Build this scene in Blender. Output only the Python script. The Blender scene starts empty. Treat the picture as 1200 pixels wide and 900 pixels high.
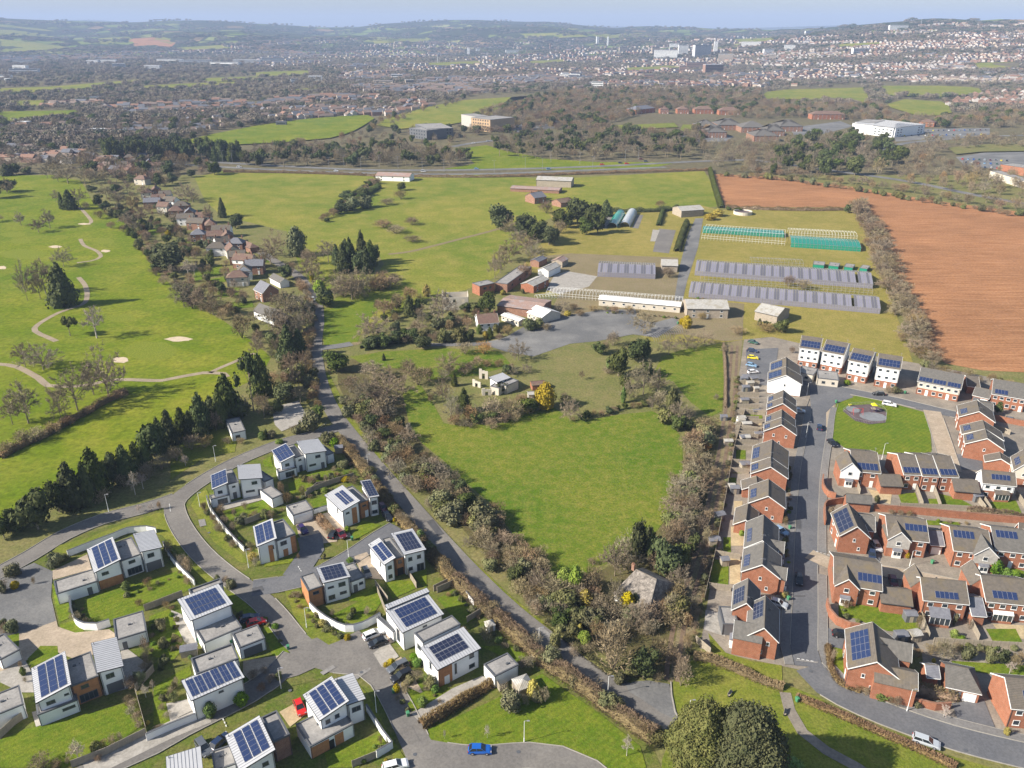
# Aerial view of a new-build estate, meadow and nursery on the edge of a town.
import bpy, math, random
import numpy as np
from mathutils import Vector, Matrix
random.seed(7); rng = np.random.default_rng(7)
sc = bpy.context.scene
COL = sc.collection
# ---------------------------------------------------------------- camera
FPX, HZ, CAMH = 930.0, 34.0, 120.0            # focal length and horizon row for a 1200 px wide picture
PITCH = math.atan((450 - HZ) / FPX)
cp, sp_ = math.cos(PITCH), math.sin(PITCH)
cam_d = bpy.data.cameras.new('camera'); cam = bpy.data.objects.new('camera', cam_d); COL.objects.link(cam)
cam.location = (0, 0, CAMH); cam.rotation_euler = (math.pi / 2 - PITCH, 0, 0)
cam_d.sensor_fit = 'HORIZONTAL'; cam_d.sensor_width = 36; cam_d.lens = 36 * FPX / 1200
cam_d.clip_start = 1; cam_d.clip_end = 60000
sc.camera = cam
# ---------------------------------------------------------------- light
SUN_EL, SUN_AZ = math.radians(33), math.radians(18)     # the light travels towards +X and a little towards +Y
w = bpy.data.worlds.new('World'); sc.world = w; w.use_nodes = True
nt = w.node_tree; bg = nt.nodes['Background']
sky = nt.nodes.new('ShaderNodeTexSky'); sky.sky_type = 'NISHITA'; sky.sun_disc = False
sky.sun_elevation = SUN_EL
sky.sun_rotation = math.radians(270) - SUN_AZ
sky.air_density = 1.0; sky.dust_density = 1.0; sky.ozone_density = 1.0; sky.altitude = 100
nt.links.new(sky.outputs[0], bg.inputs[0]); bg.inputs[1].default_value = 0.07
sd = bpy.data.lights.new('sun', 'SUN'); sd.energy = 5.0; sd.angle = math.radians(0.5); sd.color = (1.0, 0.925, 0.81)
sun = bpy.data.objects.new('sun', sd); COL.objects.link(sun)
dv = Vector((math.cos(SUN_EL) * math.cos(SUN_AZ), math.cos(SUN_EL) * math.sin(SUN_AZ), -math.sin(SUN_EL)))
sun.rotation_euler = dv.to_track_quat('-Z', 'Y').to_euler(); sun.location = (-200, -100, 300)
sc.view_settings.view_transform = 'Standard'; sc.view_settings.look = 'None'
sc.view_settings.exposure = 0.98; sc.view_settings.gamma = 1
sc.render.resolution_x, sc.render.resolution_y = 1024, 768
sc.cycles.max_bounces = 5; sc.cycles.diffuse_bounces = 2; sc.cycles.glossy_bounces = 2
sc.cycles.transparent_max_bounces = 8; sc.cycles.volume_bounces = 0

# ---------------------------------------------------------------- survey: plan positions of the place
def ss(a, b, x):
    t = min(1, max(0, (x - a) / (b - a))); return t * t * (3 - 2 * t)
RU = [-200, 0, 60, 100, 160, 200, 260, 300, 340, 380, 420, 450, 500, 560, 600, 640, 680, 720, 760, 800, 850, 900, 960, 1000, 1040, 1070, 1100, 1150, 1200, 1400]
RV = [26, 22, 24, 25, 26, 23.5, 25, 27, 29, 31.5, 31, 27, 24, 22.5, 24, 25, 29, 32, 30.5, 31.5, 34, 34.5, 32.5, 30, 26, 23.5, 22.5, 24, 24, 25]
D0U, D0V = [0, 500, 700, 900, 1000, 1200], [4000, 4000, 3300, 2400, 1900, 1800]
DRU, DRV = [0, 600, 800, 1000, 1200], [8200, 8200, 7400, 5200, 4600]
TU = range(-200, 1401)
T_R = [float(q) for q in np.interp(TU, RU, RV)]; T_0 = [float(q) for q in np.interp(TU, D0U, D0V)]; T_D = [float(q) for q in np.interp(TU, DRU, DRV)]
def hn(x, y):
    return (math.sin(x * .0031 + y * .0013) + math.sin(x * .0011 - y * .0023 + 1.7) + .6 * math.sin(x * .0057 + y * .0049 + .5)) / 2.6
def terr(x, y):
    D = math.hypot(x, y)
    if D < 1500: return 0.0
    f = ss(.1, .45, y / D)
    u = 600 + FPX * x / max(y * cp, D * .25); u = min(1380, max(-180, u))
    k = int(u) + 200; g = u + 200 - k; rv = T_R[k] + g * (T_R[k + 1] - T_R[k]); d0 = T_0[k]; dr = T_D[k]
    zr = CAMH + dr * (HZ - rv) / 1116.0
    t = (D - d0) / (dr - d0)
    if t <= 0: z = 0.0
    elif t < 1:
        z = zr * (t ** 1.25) + (46 * hn(x * .9, y * .9) + 16 * hn(x * 2.7 + 900, y * 2.7)) * math.sin(math.pi * t) ** .8
    else:
        z = zr - (D - dr) * .02
        far = 35 * math.sin(u * .012 + 1) + 170 + 60 * math.exp(-((u - 110) / 70) ** 2)
        z = max(z, far * ss(dr * 1.25, 16000, D))
    return f * z
def ray(u, v):
    a, b = (u - 600) / FPX, (450 - v) / FPX
    return Vector((a, cp + b * sp_, -sp_ + b * cp))
def S(u, v, z=0.0):                       # the point of the level z seen at survey mark (u, v)
    d = ray(u, v); t = (z - CAMH) / d.z
    return Vector((d.x * t, d.y * t, z))
def T(u, v):                              # the same on the terrain, for far ground
    d = ray(u, v)
    if v > 110: return S(u, v)
    if d.z < 0 and -CAMH / d.z < 1850: return S(u, v)
    t = 1700.0; last = t
    while t < 16000:
        p = d * t
        if CAMH + p.z < terr(p.x, p.y):
            a, b = last, t
            for _ in range(8):
                m = (a + b) / 2; q = d * m
                if CAMH + q.z < terr(q.x, q.y): b = m
                else: a = m
            q = d * b; return Vector((q.x, q.y, terr(q.x, q.y)))
        last = t; t *= 1.03
    return None
def depth_at(p): return p.y * cp - (p.z - CAMH) * sp_
def height_to(p, v):                      # height that reaches row v above ground point p
    t = (450 - v) / FPX
    return p.y * (t * cp - sp_) / (cp + t * sp_) + CAMH - p.z
CR = dict(A1=(0,675,4), A2=(200,675,4), A3=(400,675,4), A4=(0,550,4), A5=(200,480,4), A6=(900,675,4), A7=(800,480,4), A8=(900,500,4),
  B1=(860,360,3.529), B2=(640,675,4), B3=(500,280,4), B4=(640,220,2.857), B5=(120,180,4), B6=(0,200,4), B7=(0,380,4), B8=(300,300,4),
  C1=(0,0,4), C2=(300,0,4), C3=(600,0,4), C4=(900,0,4), C5=(400,120,3), C6=(780,120,2.857),
  D1=(20,600,6), D2=(0,740,6), D3=(180,750,6), D4=(330,750,6), D5=(200,660,8), D6=(1000,400,6), D7=(1000,530,6), D8=(1000,650,6),
  E1=(820,380,6), E2=(800,600,6), E3=(340,560,6), E4=(430,670,6), E5=(600,560,4.736), E6=(400,420,4.788), E7=(620,400,4.788), E8=(0,100,6), P=(0,0,1))
def pt(cr, p):
    o = CR[cr]; return (o[0] + p[0] / o[2], o[1] + p[1] / o[2])
def SP(cr, p, z=0.0):
    q = pt(cr, p); return S(q[0], q[1], z)

# ---------------------------------------------------------------- materials
MATS = {}
def _mat(name):
    m = bpy.data.materials.new(name); m.use_nodes = True; n = m.node_tree
    return m, n, n.nodes['Principled BSDF']
def col4(c): return (c[0], c[1], c[2], 1)
def noise_col(n, tc, scale, c1, c2, lo=.35, hi=.65, detail=4, rough=.6):
    t = n.nodes.new('ShaderNodeTexNoise'); t.inputs['Scale'].default_value = scale
    t.inputs['Detail'].default_value = detail; t.inputs['Roughness'].default_value = rough
    n.links.new(tc, t.inputs['Vector'])
    r = n.nodes.new('ShaderNodeValToRGB'); r.color_ramp.elements[0].position = lo; r.color_ramp.elements[1].position = hi
    r.color_ramp.elements[0].color = col4(c1); r.color_ramp.elements[1].color = col4(c2)
    n.links.new(t.outputs['Fac'], r.inputs['Fac']); return r.outputs['Color'], t.outputs['Fac']
def mixc(n, a, b, fac=.5, mode='MIX'):
    m = n.nodes.new('ShaderNodeMix'); m.data_type = 'RGBA'; m.blend_type = mode
    for k, s in ((6, a), (7, b)):
        if hasattr(s, 'links'): n.links.new(s, m.inputs[k])
        else: m.inputs[k].default_value = col4(s)
    if hasattr(fac, 'links'): n.links.new(fac, m.inputs[0])
    else: m.inputs[0].default_value = fac
    return m.outputs[2]
def bump(n, b, h, strength=.3, dist=.1):
    bn = n.nodes.new('ShaderNodeBump'); bn.inputs['Strength'].default_value = strength; bn.inputs['Distance'].default_value = dist
    n.links.new(h, bn.inputs['Height']); n.links.new(bn.outputs[0], b.inputs['Normal'])
def coords(n, world=True):
    if world:
        g = n.nodes.new('ShaderNodeNewGeometry'); return g.outputs['Position']
    return n.nodes.new('ShaderNodeTexCoord').outputs['Object']
def plain(name, c, rough=.8, var=.12, scale=.6, metal=0, spec=.3, world=True, fine=8.0):
    """one colour with soft wear at two sizes"""
    if name in MATS: return MATS[name]
    m, n, b = _mat(name); tc = coords(n, world)
    d = tuple(x * (1 - var) for x in c); l = tuple(min(1, x * (1 + var)) for x in c)
    a, _ = noise_col(n, tc, scale, d, l)
    a2, f2 = noise_col(n, tc, fine, (1 - var,) * 3, (1 + var * .5,) * 3)
    n.links.new(mixc(n, a, a2, 1, 'MULTIPLY'), b.inputs['Base Color'])
    b.inputs['Roughness'].default_value = rough; b.inputs['Metallic'].default_value = metal
    b.inputs['Specular IOR Level'].default_value = spec
    MATS[name] = m; return m
def grass(name, c1, c2, c3, s1=.03, s2=.25, s3=1.6, stripes=None):
    m, n, b = _mat(name); tc = coords(n)
    a, _ = noise_col(n, tc, s1, c1, c2, .38, .62, 5)
    a2, f2 = noise_col(n, tc, s2, c1, c3, .42, .68, 6, .7)
    x = mixc(n, a, a2, .5)
    a3, f3 = noise_col(n, tc, s3, (.62, .62, .6), (1.35, 1.3, 1.25), .3, .7, 4, .75)
    x = mixc(n, x, a3, 1, 'MULTIPLY')
    if stripes:
        wv = n.nodes.new('ShaderNodeTexWave'); wv.inputs['Scale'].default_value = stripes[0]; wv.inputs['Distortion'].default_value = .6
        mp = n.nodes.new('ShaderNodeMapping'); mp.inputs['Rotation'].default_value[2] = stripes[1]
        n.links.new(tc, mp.inputs[0]); n.links.new(mp.outputs[0], wv.inputs['Vector'])
        r = n.nodes.new('ShaderNodeValToRGB'); r.color_ramp.elements[0].color = (stripes[2],) * 3 + (1,); r.color_ramp.elements[1].color = (1.1, 1.1, 1.1, 1)
        n.links.new(wv.outputs['Fac'], r.inputs[0]); x = mixc(n, x, r.outputs[0], 1, 'MULTIPLY')
    n.links.new(x, b.inputs['Base Color']); b.inputs['Roughness'].default_value = .95; b.inputs['Specular IOR Level'].default_value = .1
    bump(n, b, f3, .6, .25); MATS[name] = m; return m
def hard(name, c, patch=.25, patchc=None, s=.08, rough=.9):
    """asphalt, paving: base with larger worn patches and fine grain"""
    m, n, b = _mat(name); tc = coords(n)
    pc = patchc or tuple(x * 1.35 for x in c)
    a, _ = noise_col(n, tc, s, c, pc, .42, .7, 6, .65)
    a3, f3 = noise_col(n, tc, 2.2, (.86,) * 3, (1.12,) * 3, .35, .65)
    n.links.new(mixc(n, a, a3, 1, 'MULTIPLY'), b.inputs['Base Color'])
    b.inputs['Roughness'].default_value = rough; b.inputs['Specular IOR Level'].default_value = .2
    MATS[name] = m; return m
def rows(name, c1, c2, scale, axis='Z', rough=.85, obj=True, moss=None, strength=.4, metal=0, w=(.0, .3), dist=.05, spec=.3):
    """surface with fine repeated rows in the object's own axes (roof tile courses, seams, cladding boards)"""
    m, n, b = _mat(name); tc = coords(n, not obj)
    wv = n.nodes.new('ShaderNodeTexWave'); wv.bands_direction = axis; wv.wave_profile = 'SAW' if w[0] == 0 else 'SIN'
    wv.inputs['Scale'].default_value = scale; wv.inputs['Distortion'].default_value = .15 if not metal else 0
    n.links.new(tc, wv.inputs['Vector'])
    r = n.nodes.new('ShaderNodeValToRGB'); r.color_ramp.elements[0].color = col4(c1); r.color_ramp.elements[1].color = col4(c2)
    r.color_ramp.elements[0].position = w[0]; r.color_ramp.elements[1].position = w[1]
    n.links.new(wv.outputs['Fac'], r.inputs[0])
    x = r.outputs[0]
    a3, f3 = noise_col(n, tc, 1.4, (.8, .8, .8), (1.18, 1.16, 1.14), .3, .7, 5)
    x = mixc(n, x, a3, 1, 'MULTIPLY')
    if moss:
        a4, f4 = noise_col(n, coords(n), .35, (0, 0, 0), (1, 1, 1), .5, .72, 5)
        x = mixc(n, x, moss, a4)
    n.links.new(x, b.inputs['Base Color']); b.inputs['Roughness'].default_value = rough; b.inputs['Metallic'].default_value = metal
    b.inputs['Specular IOR Level'].default_value = spec
    bump(n, b, wv.outputs['Fac'], strength, dist); MATS[name] = m; return m
def brickm(name, c1, c2, mortar):
    m, n, b = _mat(name); tc = coords(n, False)
    # course lines along local height, plus per-patch tone
    bt = n.nodes.new('ShaderNodeTexBrick'); bt.inputs['Scale'].default_value = 2.2
    bt.inputs['Color1'].default_value = col4(c1); bt.inputs['Color2'].default_value = col4(c2); bt.inputs['Mortar'].default_value = col4(mortar)
    bt.inputs['Mortar Size'].default_value = .012; bt.inputs['Row Height'].default_value = .17
    sx = n.nodes.new('ShaderNodeSeparateXYZ'); n.links.new(tc, sx.inputs[0])
    ad = n.nodes.new('ShaderNodeMath'); n.links.new(sx.outputs[0], ad.inputs[0]); n.links.new(sx.outputs[1], ad.inputs[1])
    cx = n.nodes.new('ShaderNodeCombineXYZ'); n.links.new(ad.outputs[0], cx.inputs[0]); n.links.new(sx.outputs[2], cx.inputs[1])
    n.links.new(cx.outputs[0], bt.inputs['Vector'])
    a3, f3 = noise_col(n, tc, .9, (.82, .8, .78), (1.16, 1.14, 1.12), .3, .7, 5)
    n.links.new(mixc(n, bt.outputs['Color'], a3, 1, 'MULTIPLY'), b.inputs['Base Color'])
    b.inputs['Roughness'].default_value = .9; b.inputs['Specular IOR Level'].default_value = .15; MATS[name] = m; return m
def leafm(name, c1, c2, hue=.03, vr=(.72, 1.32)):
    """foliage or twigs: tone differs from plant to plant and from clump to clump"""
    m, n, b = _mat(name); tc = coords(n)
    a, f = noise_col(n, tc, .7, c1, c2, .35, .65, 4)
    oi = n.nodes.new('ShaderNodeObjectInfo')
    hs = n.nodes.new('ShaderNodeHueSaturation'); n.links.new(a, hs.inputs['Color'])
    for sock, lo, hi in (('Hue', .5 - hue, .5 + hue), ('Value', vr[0], vr[1]), ('Saturation', .8, 1.15)):
        mr = n.nodes.new('ShaderNodeMapRange'); mr.inputs[3].default_value = lo; mr.inputs[4].default_value = hi
        if sock == 'Value': n.links.new(oi.outputs['Random'], mr.inputs[0])
        else:
            mt = n.nodes.new('ShaderNodeMath'); mt.operation = 'FRACT'; m2 = n.nodes.new('ShaderNodeMath'); m2.operation = 'MULTIPLY'
            m2.inputs[1].default_value = 7.31 if sock == 'Hue' else 13.7
            n.links.new(oi.outputs['Random'], m2.inputs[0]); n.links.new(m2.outputs[0], mt.inputs[0]); n.links.new(mt.outputs[0], mr.inputs[0])
        n.links.new(mr.outputs[0], hs.inputs[sock])
    n.links.new(hs.outputs[0], b.inputs['Base Color']); b.inputs['Roughness'].default_value = .8; b.inputs['Specular IOR Level'].default_value = .15
    MATS[name] = m; return m
def panelm(name, c, grid):
    m, n, b = _mat(name); tc = coords(n, False)
    bt = n.nodes.new('ShaderNodeTexBrick'); bt.offset = 0; bt.inputs['Scale'].default_value = 1
    bt.inputs['Color1'].default_value = col4(c); bt.inputs['Color2'].default_value = col4(tuple(x * 1.15 for x in c)); bt.inputs['Mortar'].default_value = col4(grid)
    bt.inputs['Mortar Size'].default_value = .008; bt.inputs['Brick Width'].default_value = .17; bt.inputs['Row Height'].default_value = .17
    n.links.new(tc, bt.inputs['Vector']); n.links.new(bt.outputs['Color'], b.inputs['Base Color'])
    b.inputs['Roughness'].default_value = .22; b.inputs['Specular IOR Level'].default_value = .5; MATS[name] = m; return m
M = {}
M['meadow'] = grass('meadow', (.078, .14, .010), (.165, .18, .024), (.24, .215, .055), .03, .35, 1.5)
M['golf'] = grass('golf_grass', (.095, .15, .006), (.17, .195, .010), (.255, .24, .04), .014, .05, .5)
M['green'] = grass('putting_green', (.15, .19, .018), (.17, .195, .02), (.18, .20, .028), .05, .3, 1.6)
M['field'] = grass('pasture', (.12, .165, .018), (.24, .225, .04), (.30, .25, .07), .012, .07, .8)
M['dryfield'] = grass('dry_grass', (.19, .18, .04), (.28, .235, .065), (.32, .25, .09), .03, .2, 1.4)
M['rough'] = grass('rough_grass', (.13, .145, .045), (.20, .18, .075), (.22, .18, .09), .04, .2, 1.2)
M['verge'] = grass('verge_grass', (.115, .155, .018), (.19, .20, .03), (.24, .22, .055), .06, .3, 2.0)
M['lawn'] = grass('lawn_grass', (.085, .145, .010), (.15, .185, .016), (.19, .20, .03), .10, .5, 3.0, stripes=(.25, .9, .96))
M['scrubfloor'] = grass('scrub_floor', (.10, .085, .04), (.15, .125, .06), (.12, .14, .04), .06, .35, 1.6)
M['town'] = grass('town_ground', (.12, .105, .065), (.16, .135, .085), (.12, .125, .05), .004, .02, .2)
M['estate'] = grass('garden_ground', (.085, .125, .018), (.15, .15, .04), (.19, .145, .075), .08, .35, 1.8)
M['path'] = hard('golf_path', (.26, .21, .15), patchc=(.34, .28, .20), s=.2)
M['track'] = grass('track_earth', (.20, .165, .10), (.25, .20, .13), (.17, .17, .07), .08, .5, 2)
def soilm():
    m, n, b = _mat('ploughed_soil'); tc = coords(n)
    mp = n.nodes.new('ShaderNodeMapping'); mp.inputs['Rotation'].default_value[2] = .12; mp.inputs['Scale'].default_value = (.045, .55, 1); n.links.new(tc, mp.inputs[0])
    a, f = noise_col(n, mp.outputs[0], 1.0, (.24, .115, .055), (.39, .21, .11), .3, .7, 5, .65)
    a2, f2 = noise_col(n, tc, .02, (.86, .84, .82), (1.15, 1.1, 1.05), .35, .65, 5); x = mixc(n, a, a2, 1, 'MULTIPLY')
    a3, f3 = noise_col(n, tc, .9, (.75, .75, .75), (1.2, 1.2, 1.2), .3, .7); x = mixc(n, x, a3, 1, 'MULTIPLY')
    n.links.new(x, b.inputs['Base Color']); b.inputs['Roughness'].default_value = 1; b.inputs['Specular IOR Level'].default_value = .05; bump(n, b, f, .8, .3); return m
M['soil'] = soilm()
M['asphalt'] = hard('asphalt', (.15, .14, .13), patchc=(.21, .195, .175))
M['asphalt_new'] = hard('estate_asphalt', (.115, .118, .128), patchc=(.155, .155, .16))
M['foot'] = hard('footway_asphalt', (.17, .165, .16), patchc=(.215, .205, .195))
M['tanpave'] = hard('block_paving', (.33, .27, .20), patchc=(.42, .34, .26), s=.3)
M['slab'] = hard('paving_slab', (.29, .27, .24), patchc=(.38, .355, .32), s=.4)
M['gravel'] = hard('gravel', (.38, .30, .18), patchc=(.48, .39, .24), s=.5)
M['lot'] = hard('old_tarmac', (.13, .13, .13), patchc=(.22, .215, .205), s=.05)
M['kerb'] = plain('kerb_stone', (.31, .29, .255), var=.1)
M['paint'] = plain('road_paint', (.62, .62, .60), var=.12)
M['sand'] = plain('bunker_sand', (.52, .42, .30), var=.1)
M['render'] = plain('white_render', (.80, .80, .79), .7, .04, .4)
M['tan'] = plain('tan_stone', (.43, .30, .18), .8, .07, .5)
M['cream'] = plain('cream_render', (.55, .50, .42), .8, .07, .5)
M['greyclad'] = rows('grey_boarding', (.30, .29, .26), (.42, .40, .37), 2.2, 'Z', strength=.2)
M['timber'] = rows('timber_cladding', (.26, .11, .045), (.42, .20, .09), 2.2, 'Z', strength=.2)
M['brick'] = brickm('red_brick', (.275, .10, .052), (.335, .135, .08), (.32, .23, .17))
M['brickold'] = brickm('old_brick', (.22, .11, .07), (.28, .145, .10), (.36, .30, .25))
M['roofmetal'] = plain('zinc_sheet', (.44, .445, .46), .4, .05, .5, spec=.5)
M['seam'] = plain('zinc_seam', (.26, .265, .28), .45, .05)
M['flat'] = hard('felt_roof', (.24, .23, .22), patchc=(.33, .315, .295), s=.3)
M['tile'] = rows('brown_roof_tile', (.072, .064, .055), (.135, .118, .10), 1.25, 'Y', moss=(.15, .12, .075), strength=.5, w=(0, .35))
M['tilegrey'] = rows('grey_roof_tile', (.072, .070, .066), (.135, .128, .118), 1.25, 'Y', strength=.5, w=(0, .35))
M['slate'] = rows('slate_roof', (.10, .105, .125), (.17, .175, .20), 1.25, 'Y', strength=.4, w=(0, .35))
M['tilered'] = rows('red_roof_tile', (.11, .072, .058), (.175, .11, .088), 1.25, 'Y', moss=(.20, .16, .10), strength=.4, w=(0, .35))
M['thatch'] = plain('old_shingle', (.22, .195, .17), .95, .4, 1.2, fine=4)
M['asb'] = rows('corrugated_sheet', (.30, .29, .27), (.44, .43, .40), .9, 'X', moss=(.26, .23, .17), strength=.5, w=(.1, .8))
M['rustsheet'] = rows('rusted_sheet', (.26, .17, .14), (.36, .26, .22), .9, 'X', moss=(.30, .29, .30), strength=.5, w=(.1, .8))
M['whitesheet'] = rows('white_sheet', (.66, .65, .62), (.80, .79, .77), .7, 'X', strength=.4, w=(.1, .8))
M['gutter'] = plain('dark_fascia', (.045, .048, .055), .5, .05)
M['coping'] = plain('dark_coping', (.10, .105, .115), .5, .08)
M['upvc'] = plain('white_upvc', (.78, .78, .76), .4, .03)
M['darkframe'] = plain('grey_window_frame', (.12, .125, .135), .4, .03)
M['panel'] = panelm('solar_cells', (.017, .030, .085), (.04, .055, .11))
M['panelblack'] = panelm('black_solar_cells', (.016, .022, .050), (.03, .035, .06))
M['alu'] = plain('aluminium', (.27, .27, .29), .4, .05)
M['fence'] = rows('fence_board', (.20, .17, .13), (.33, .29, .23), 3.0, 'X', strength=.3)
M['wood'] = plain('shed_wood', (.34, .29, .23), .85, .15, 1)
M['bark'] = plain('bark', (.25, .205, .145), .95, .2, 1)
M['barkpale'] = plain('birch_bark', (.42, .38, .34), .9, .15, 1)
M['twig'] = leafm('bare_twigs', (.19, .15, .095), (.30, .24, .155), .02)
M['twiggrey'] = leafm('grey_twigs', (.20, .165, .105), (.295, .245, .165), .02)
M['twigpale'] = leafm('pale_twigs', (.34, .28, .22), (.44, .37, .30), .02)
M['brownleaf'] = leafm('brown_hedge_twigs', (.175, .125, .07), (.27, .195, .11), .02)
M['olive'] = leafm('olive_leaves', (.095, .105, .04), (.17, .165, .07), .03)
M['dark'] = leafm('dark_evergreen_leaves', (.042, .058, .016), (.085, .10, .028), .02)
M['holm'] = leafm('holm_oak_leaves', (.072, .083, .028), (.145, .145, .055), .01)
M['lime'] = leafm('bright_green_leaves', (.09, .15, .02), (.17, .24, .035), .02)
M['gold'] = leafm('golden_leaves', (.24, .19, .02), (.38, .30, .04), .01)
M['orange'] = leafm('orange_twigs', (.36, .18, .07), (.46, .26, .11), .01)
M['farwood'] = leafm('far_woodland', (.165, .14, .105), (.235, .20, .15), .02, (.85, 1.15))
M['farpine'] = leafm('far_conifers', (.05, .068, .035), (.08, .10, .05), .02, (.85, 1.15))
M['black'] = plain('black_plastic', (.02, .02, .022), .5, .1)
M['rubber'] = plain('tyre_rubber', (.025, .025, .026), .8, .1)
M['soft'] = hard('playground_surface', (.10, .075, .08), patchc=(.15, .11, .11), s=.3)
M['softgrey'] = plain('grey_safety_surface', (.20, .21, .22))
def glassm(name, c, rough=.08, spec=.7):
    m, n, b = _mat(name); b.inputs['Base Color'].default_value = col4(c); b.inputs['Roughness'].default_value = rough
    b.inputs['Specular IOR Level'].default_value = spec; MATS[name] = m; return m
M['glass'] = glassm('window_glass', (.035, .045, .055))
M['carglass'] = glassm('car_glass', (.02, .025, .03), .05, .8)
def clear(name, c, alpha):
    m, n, b = _mat(name); b.inputs['Base Color'].default_value = col4(c); b.inputs['Roughness'].default_value = .15
    b.inputs['Alpha'].default_value = alpha; MATS[name] = m; return m
M['yard'] = hard('yard_paving', (.20, .175, .145), patchc=(.30, .26, .21), s=.2)
M['houseglass2'] = clear('stained_greenhouse_glass', (.15, .145, .165), .85)
M['houseglass'] = clear('greenhouse_glass', (.27, .26, .31), .8)
M['netgreen'] = clear('green_netting', (.02, .27, .18), .8)
M['polygrey'] = clear('polythene_sheet', (.55, .56, .56), .85)
M['polygreen'] = clear('green_polythene', (.03, .28, .20), .9)
def paintm(name, c):
    m, n, b = _mat(name); b.inputs['Base Color'].default_value = col4(c); b.inputs['Roughness'].default_value = .3
    b.inputs['Coat Weight'].default_value = .6; b.inputs['Coat Roughness'].default_value = .05; MATS[name] = m; return m
CARC = dict(white=(.75, .75, .75), black=(.012, .013, .016), grey=(.10, .11, .125), silver=(.42, .45, .48), blue=(.01, .10, .42), red=(.55, .02, .015),
            navy=(.02, .035, .08), yellow=(.75, .62, .02), maroon=(.12, .01, .02), green=(.03, .09, .06), lightblue=(.20, .33, .48), purple=(.04, .02, .10))
for k, c in CARC.items(): M['car_' + k] = paintm(k + '_car_paint', c)

# ---------------------------------------------------------------- mesh and object helpers
class MB:
    def __init__(s): s.v = []; s.f = []; s.m = []
    def add(s, vs, fs, mi=0):
        o = len(s.v); s.v += [tuple(p) for p in vs]
        for f in fs: s.f.append(tuple(i + o for i in f)); s.m.append(mi)
    def box(s, x0, x1, y0, y1, z0, z1, mi=0):
        s.add([(x0,y0,z0),(x1,y0,z0),(x1,y1,z0),(x0,y1,z0),(x0,y0,z1),(x1,y0,z1),(x1,y1,z1),(x0,y1,z1)],
              [(0,3,2,1),(4,5,6,7),(0,1,5,4),(1,2,6,5),(2,3,7,6),(3,0,4,7)], mi)
    def hexa(s, bot, top, mi=0):          # two loops of the same length
        n = len(bot); s.add(list(bot) + list(top), [tuple(range(n - 1, -1, -1)), tuple(range(n, 2 * n))] + [(i, (i + 1) % n, n + (i + 1) % n, n + i) for i in range(n)], mi)
    def bar(s, a, b, r, n=5, r2=None, mi=0):
        a, b = Vector(a), Vector(b); d = (b - a).normalized(); r2 = r if r2 is None else r2
        u = d.orthogonal().normalized(); w_ = d.cross(u)
        L = [[p + (u * math.cos(k * 2 * math.pi / n) + w_ * math.sin(k * 2 * math.pi / n)) * q for k in range(n)] for p, q in ((a, r), (b, r2))]
        s.hexa(L[0], L[1], mi)
    def build(s, name, mats, parent=None, smooth=False):
        me = bpy.data.meshes.new(name); me.from_pydata(s.v, [], s.f)
        for m in (mats if isinstance(mats, (list, tuple)) else [mats]): me.materials.append(m)
        if any(s.m): me.polygons.foreach_set('material_index', s.m)
        if smooth: me.polygons.foreach_set('use_smooth', [True] * len(me.polygons))
        me.update(); return obj(name, me, parent)
def obj(name, me, parent=None, loc=None, rz=None):
    o = bpy.data.objects.new(name, me); COL.objects.link(o)
    if parent is not None: o.parent = parent
    if loc is not None: o.location = loc
    if rz is not None: o.rotation_euler = (0, 0, rz)
    return o
def tag(o, label, cat, group=None):
    o['label'] = label; o['category'] = cat
    if group: o['group'] = group
    return o
def thing(name, label, cat, loc=(0, 0, 0), rz=0.0, group=None):
    return tag(obj(name, None, None, loc, rz), label, cat, group)
NPOLY = [0]
def sheet(name, mat, pts, lvl=1, kind='structure', cr='P'):
    """flat ground sheet; levels are a few millimetres to centimetres apart"""
    NPOLY[0] += 1; z = .02 * lvl + .0003 * (NPOLY[0] % 30)
    P = [SP(cr, p) for p in pts]; mb = MB()
    mb.add([(p.x, p.y, z) for p in P], [tuple(range(len(P)))]); o = mb.build(name, mat)
    if o.data.polygons[0].normal.z < 0: o.data.flip_normals()
    if kind: o['kind'] = kind
    return o
def smooth_line(P, step=4.0, closed=False):
    out = []; n = len(P)
    for i in range(n - 1 + (1 if closed else 0)):
        p0, p1, p2, p3 = P[(i - 1) % n if closed else max(i - 1, 0)], P[i % n], P[(i + 1) % n], P[(i + 2) % n if closed else min(i + 2, n - 1)]
        k = max(1, int((p2 - p1).length / step))
        for j in range(k):
            t = j / k
            out.append(.5 * ((2 * p1) + (p2 - p0) * t + (2 * p0 - 5 * p1 + 4 * p2 - p3) * t * t + (3 * p1 - p0 - 3 * p2 + p3) * t ** 3))
    if not closed: out.append(P[-1].copy())
    return out
def line_pts(pts, cr='P', step=4.0, sm=True):
    P = [SP(cr, p) for p in pts]
    return smooth_line(P, step) if sm else P
def normals2(P):
    N = []
    for i in range(len(P)):
        d = (P[min(i + 1, len(P) - 1)] - P[max(i - 1, 0)]); d.z = 0; d.normalize(); N.append(Vector((-d.y, d.x, 0)))
    return N
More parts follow.
